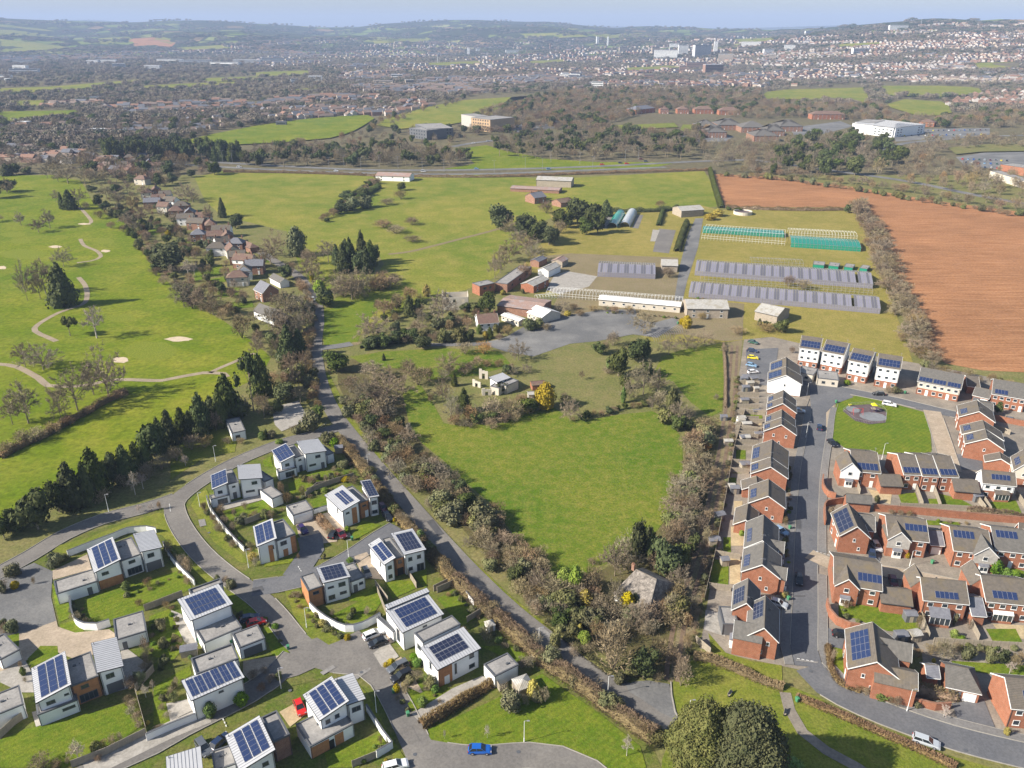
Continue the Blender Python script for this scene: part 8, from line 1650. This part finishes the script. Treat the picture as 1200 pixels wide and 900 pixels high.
# town districts in survey marks: polygon, spacing u, spacing v, wall mix, roof mix
DIST = [([(-40,176),(60,174),(118,186),(150,192),(150,206),(60,190),(-40,190)], 9, 3.2, (0,1,2), (4,3,5)),
 ([(20,127),(120,116),(240,116),(300,120),(300,135),(240,140),(150,136),(100,128),(20,130)], 8, 2.3, (0,0,2,1), (3,4,5)),
 ([(300,120),(380,112),(440,114),(500,118),(510,124),(450,138),(390,140),(330,142),(300,138)], 8, 2.1, (0,2,1), (3,5,4)),
 ([(105,158),(150,146),(260,140),(280,148),(230,160),(160,163)], 11, 3.5, (0,2,1), (3,4)),
 ([(-40,150),(60,148),(100,140),(110,152),(60,160),(-40,165)], 12, 3.5, (0,2,1), (3,4,5)),
 ([(400,85),(480,82),(600,80),(700,88),(700,103),(600,106),(540,112),(440,110),(390,98)], 5.5, 1.7, (1,2,1,0), (4,3,3)),
 ([(700,84),(800,90),(900,80),(900,104),(760,104),(700,103)], 6, 1.9, (1,2,0), (4,3,5)),
 ([(0,58),(100,62),(200,60),(300,48),(440,45),(520,48),(600,50),(600,66),(400,66),(200,70),(0,72)], 4.5, 1.7, (0,2,2,1), (3,5,4)),
 ([(300,66),(600,62),(600,82),(400,84),(300,80)], 6, 2.2, (0,2,1), (3,4)),
 ([(600,50),(700,45),(800,48),(900,40),(900,80),(800,88),(700,86),(600,80)], 4.6, 1.8, (0,2,1), (3,5,4)),
 ([(890,45),(1000,40),(1060,34),(1100,27),(1210,28),(1210,60),(1100,62),(1000,60),(890,62)], 4.2, 1.5, (0,2,1,0), (3,5,4)),
 ([(890,62),(1210,60),(1210,84),(1140,84),(1080,86),(1080,96),(900,102)], 5.2, 1.8, (0,2,1,0), (5,3,4)),
 ([(1040,88),(1080,84),(1150,86),(1240,90),(1240,100),(1160,98),(1040,96)], 7, 2.0, (0,0,2), (3,4,5)),
 ([(1105,122),(1120,114),(1160,104),(1240,100),(1240,128),(1180,128),(1110,124)], 9, 3.0, (0,1,1), (5,3,5))]
mass = MB(); nind = 0; cand = []
for di, (poly, du, dvv, wm, rm) in enumerate(DIST):
    u0, u1 = min(p[0] for p in poly), max(p[0] for p in poly); v0, v1 = min(p[1] for p in poly), max(p[1] for p in poly)
    ddir = .2 + di * .7; v = v0
    while v < v1:
        u = u0 + RF.uniform(0, du)
        while u < u1:
            uu, vv = u + RF.uniform(-.2, .2) * du, v + RF.uniform(-.1, .1) * dvv + dvv * .9 * math.sin(u * .035 + di)
            if inside((uu, vv), poly) and not any(inside((uu, vv), f) for f in fieldpolys) and RF.random() < (.88 if D_mask(uu, vv) > 0 else .05):
                p = T(uu, vv)
                if p is not None:
                    D = p.length; k = 1 if D < 1500 else 1.25
                    L = RF.uniform(4, 7.5) * (1 if D < 1600 else RF.choice((1, 1.5, 2.4))); W = RF.uniform(3.6, 4.8); he = RF.uniform(3.0, 5.6); hr = he + RF.uniform(2, 3)
                    an = ddir * .12 + .5 * hn(p.x * 2, p.y * 2) + RF.choice((0, 0, 0, 0, math.pi / 2))
                    cand.append((D, p, L, W, he, hr, an, RF.choice(wm), RF.choice(rm), uu))
            u += du
        v += dvv
cand.sort(key=lambda c: c[0])
for c in cand[290:]: ghouse(mass, *c[1:9])
HN = {}
near = sorted(cand[:290], key=lambda c: c[9])
def bandname(c):
    v = inv(c[1], c[1].z)[1]
    return 'beside the far golf course' if v > 170 else ('on the right-hand hillside' if c[9] > 1000 else ('in the wooded suburb' if v > 138 else 'in the far left suburb'))
cnt = {}
for c in near: cnt.setdefault(bandname(c), []).append(c)
for bn_, L_ in cnt.items():
    for j, c in enumerate(L_):
        mb = MB(); ghouse(mb, Vector((0, 0, 0)), *c[2:6], 0, 0, 1)
        n = len(L_); wc = {0: 'white', 1: 'brick', 2: 'cream'}[c[7]]
        r = thing('suburban_house', '%s distant %s house from the %s %s' % (nth(j if j < n / 2 else n - 1 - j), wc, 'left' if j < n / 2 else 'right', bn_), 'house', c[1], c[6], 'suburban houses ' + bn_)
        w_ = MB(); w_.v = mb.v[:10]; w_.f = mb.f[:4]; w_.m = [0] * 4; w_.build('wall', M[FT[c[7]]], r)
        q = MB(); q.v = mb.v[10:]; q.f = [tuple(i - 10 for i in f) for f in mb.f[4:]]; q.m = [0] * 2; q.build('roof', M[FT[c[8]]], r)
o = mass.build('town_houses', [M[k] for k in FT]); o['kind'] = 'stuff'; o['label'] = 'far town of small pale and brown houses'
# larger far buildings, each one a thing
BIG = [(780,68,70,18,22,0),(800,64,30,14,26,0),(822,66,55,20,30,6),(838,62,14,14,42,0),(768,62,26,12,16,2),(850,72,40,14,18,2),(815,80,50,14,14,1),(835,86,46,16,18,1),(800,84,22,12,16,1),(700,53,14,12,46,0),(712,54,8,10,50,0),(667,55,9,9,30,2),(645,58,7,7,30,1),(549,64,12,10,34,0),(560,60,20,10,14,0),
 (668,91,55,10,9,0),(680,93,60,12,8,6),(662,90,20,10,10,0),(700,102,26,10,12,0),(465,92,30,12,10,0),(450,99,50,10,9,2),(370,94,34,12,10,6),(345,97,16,8,9,0),(10,96,14,8,8,0),(30,74,70,24,9,6),(110,75,40,14,9,6),(125,74,60,18,10,0),(140,81,30,14,12,6),(200,73,80,20,9,0),(230,75,90,22,10,6),(265,77,90,22,9,0),(290,74,80,20,9,6),(320,72,70,18,10,0),
 (180,82,40,16,10,6),(30,87,60,22,11,6),(25,82,40,14,10,0),(5,92,40,14,9,0),(480,99,20,8,10,2),(760,93,24,12,12,1),(900,63,30,12,12,0),(925,58,30,10,12,0),(1052,36,60,14,16,0),(950,40,60,10,12,0),(790,56,36,12,14,0),(730,60,30,12,13,2),(880,54,60,14,12,0),(870,60,30,10,11,2),(1010,62,60,10,10,0),(1112,57,26,10,10,2),(600,62,50,12,10,0),(905,70,22,12,16,2),(118,157,22,10,6,6),(150,158,18,8,6,6),(245,146,16,8,5,0),(112,117,16,9,6,0),(30,148,14,8,6,2),(330,147,14,5,5,4),(10,148,0,0,0,0)]
for i, (u, v, L, W, h, wi) in enumerate(BIG):
    if not L: continue
    if v < 90 and L > 25: L, h = L * 1.3, h * 1.35
    p = T(u, v)
    if p is None: continue
    mb = MB(); fbox(mb, Vector((0, 0, 0)), L / 2, W / 2, h, 0, 0, 0)
    r = thing('far_building', '%s %s block from the left among the large distant buildings' % (nth(sorted(range(len(BIG)), key=lambda k_: (BIG[k_][0], k_)).index(i)), ['white', 'brick', 'cream', 'brown', 'dark', 'red', 'pale grey'][wi]), 'building', p, .15 * ((i * 7) % 5 - 2), 'large distant buildings')
    w_ = MB(); w_.v = mb.v[:8]; w_.f = mb.f[:4]; w_.m = [0] * 4; w_.build('wall', M['render' if wi == 0 else FT[wi]], r); q = MB(); q.box(-L/2 - .3, L/2 + .3, -W/2 - .3, W/2 + .3, h + .01, h + .6); q.build('roof', M['ft_flat' if i % 2 else 'ft_slate'], r)
    nb = max(1, int(h / 4)); s = MB()
    for f in range(nb): z = h * (f + .35) / nb; s.box(-L/2 + 1, L/2 - 1, -W/2 - .08, -W/2 - .01, z, z + h / nb * .4)
    s.build('window_band', M['glass'], r)
def crane(u, v, h, lab):
    p = T(u, v); r = thing('tower_crane', lab, 'crane', p, .4); a = MB(); a.bar((0, 0, 0), (0, 0, h), 1.2, 4); a.build('mast', M['ft_flat'], r); b = MB(); b.bar((-12, 0, h), (2, 0, h), .8, 4); b.bar((0, 0, h), (-18, 0, h + h * .45), .7, 4); b.build('jib', M['ft_flat'], r)
crane(176, 76, 42, 'pale slanting crane above the industrial estate at left'); crane(513, 74, 34, 'thin orange crane in the middle of the town')
def mast(u, v, vt, lab):
    p = T(u, v)
    r = thing('radio_mast', lab, 'mast', p); a = MB(); h = max(20, min(60, height_to(p, vt))); a.bar((0, 0, 0), (0, 0, h), .9, 4, .4); a.build('mast', M['ft_flat'], r)
mast(562, 26, 20, 'thin radio mast on the hill top'); mast(1079, 30, 21, 'thin radio mast on the right-hand ridge')
# woodland and gardens of trees through the town: one mass of grown trees per kind
FTREE = {'far_bare_trees': ('farwood', []), 'far_evergreen_trees': ('farpine', [])}
def grove(name, lm, n=9):
    a = MB(); c = MB(); a.bar((0, 0, 0), (0, 0, .3), .02, 3)
    for i in range(n):
        p = Vector((R_.uniform(-.4, .4), R_.uniform(-.4, .4), R_.uniform(.35, .6))); r = R_.uniform(.18, .3)
        for k in range(34):
            d = rv().normalized(); q = p + Vector((d.x, d.y, d.z)) * r; q.z = max(.02, q.z); leafquad(c, q, (d + rv(.3)).normalized(), .075)
    return norm_pair(name, a, c, B_, lm)['whole']
TW = [([(-40,190),(-40,90),(60,88),(200,84),(330,84),(440,110),(700,104),(900,104),(1010,102),(1080,98),(1240,84),(1240,130),(1110,134),(1060,122),(1000,126),(860,110),(640,108),(560,112),(440,134),(360,142),(290,148),(200,166),(120,166),(100,180)], 5.5, 2.3),
      ([(-40,90),(-40,56),(200,56),(400,44),(600,46),(760,44),(860,40),(900,38),(1000,34),(1240,27),(1240,84),(1080,96),(900,102),(700,102),(440,108),(330,84)], 3.6, 1.35)]
for poly, du, dvv in TW:
    v = min(p[1] for p in poly)
    while v < max(p[1] for p in poly):
        u = -40 + RF.uniform(0, du)
        while u < 1240:
            uu, vv = u + RF.uniform(-.5, .5) * du, v + RF.uniform(-.5, .5) * dvv
            if inside((uu, vv), poly) and not any(inside((uu, vv), f) for f in fieldpolys):
                indist = any(inside((uu, vv), d[0]) for d in DIST)
                if RF.random() < ((.20 if D_mask(uu, vv) > 0 else .97) if indist else .92):
                    p = T(uu, vv)
                    if p is not None:
                        s = RF.uniform(6, 12 if not indist else 8.5); wd = s * RF.uniform(1, 1.6) * (1 + p.length / 5000)
                        FTREE['far_evergreen_trees' if RF.random() < .12 else 'far_bare_trees'][1].append(('x', p, s, wd))
            u += du
        v += dvv
v = 22.0
while v < 60:
    u = -40 + RF.uniform(0, 4)
    while u < 1240:
        uu, vv = u + RF.uniform(-2, 2), v + RF.uniform(-.6, .6)
        if math.sin(uu * .06 + vv * .9) + math.sin(uu * .023 - vv * .7 + 1) + .8 * math.sin(uu * .17 + 2) > .35 and not any(inside((uu, vv), f) for f in fieldpolys):
            p = T(uu, vv)
            if p is not None and p.length > 3800: s = RF.uniform(9, 14); FTREE['far_evergreen_trees' if RF.random() < .4 else 'far_bare_trees'][1].append(('x', p, s, s * RF.uniform(1.6, 3.2)))
        u += 4
    v += 1.1
for nm, (mt, L) in FTREE.items():
    if L: scatter(nm, grove(nm, M[mt]), L, 'trees between the houses of the far town')
# ---------------------------------------------------------------- air
def haze():
    mb = MB(); mb.box(-21500, 21500, -21500, 21500, -1.5, 420); m = bpy.data.materials.new('haze'); m.use_nodes = True; n = m.node_tree; n.nodes.clear()
    out = n.nodes.new('ShaderNodeOutputMaterial'); v = n.nodes.new('ShaderNodeVolumePrincipled'); v.inputs['Color'].default_value = (.52, .67, 1.0, 1); v.inputs['Density'].default_value = 1.0e-4
    n.links.new(v.outputs[0], out.inputs['Volume']); o = mb.build('haze', m); o['kind'] = 'stuff'; o['label'] = 'pale blue haze'
haze()
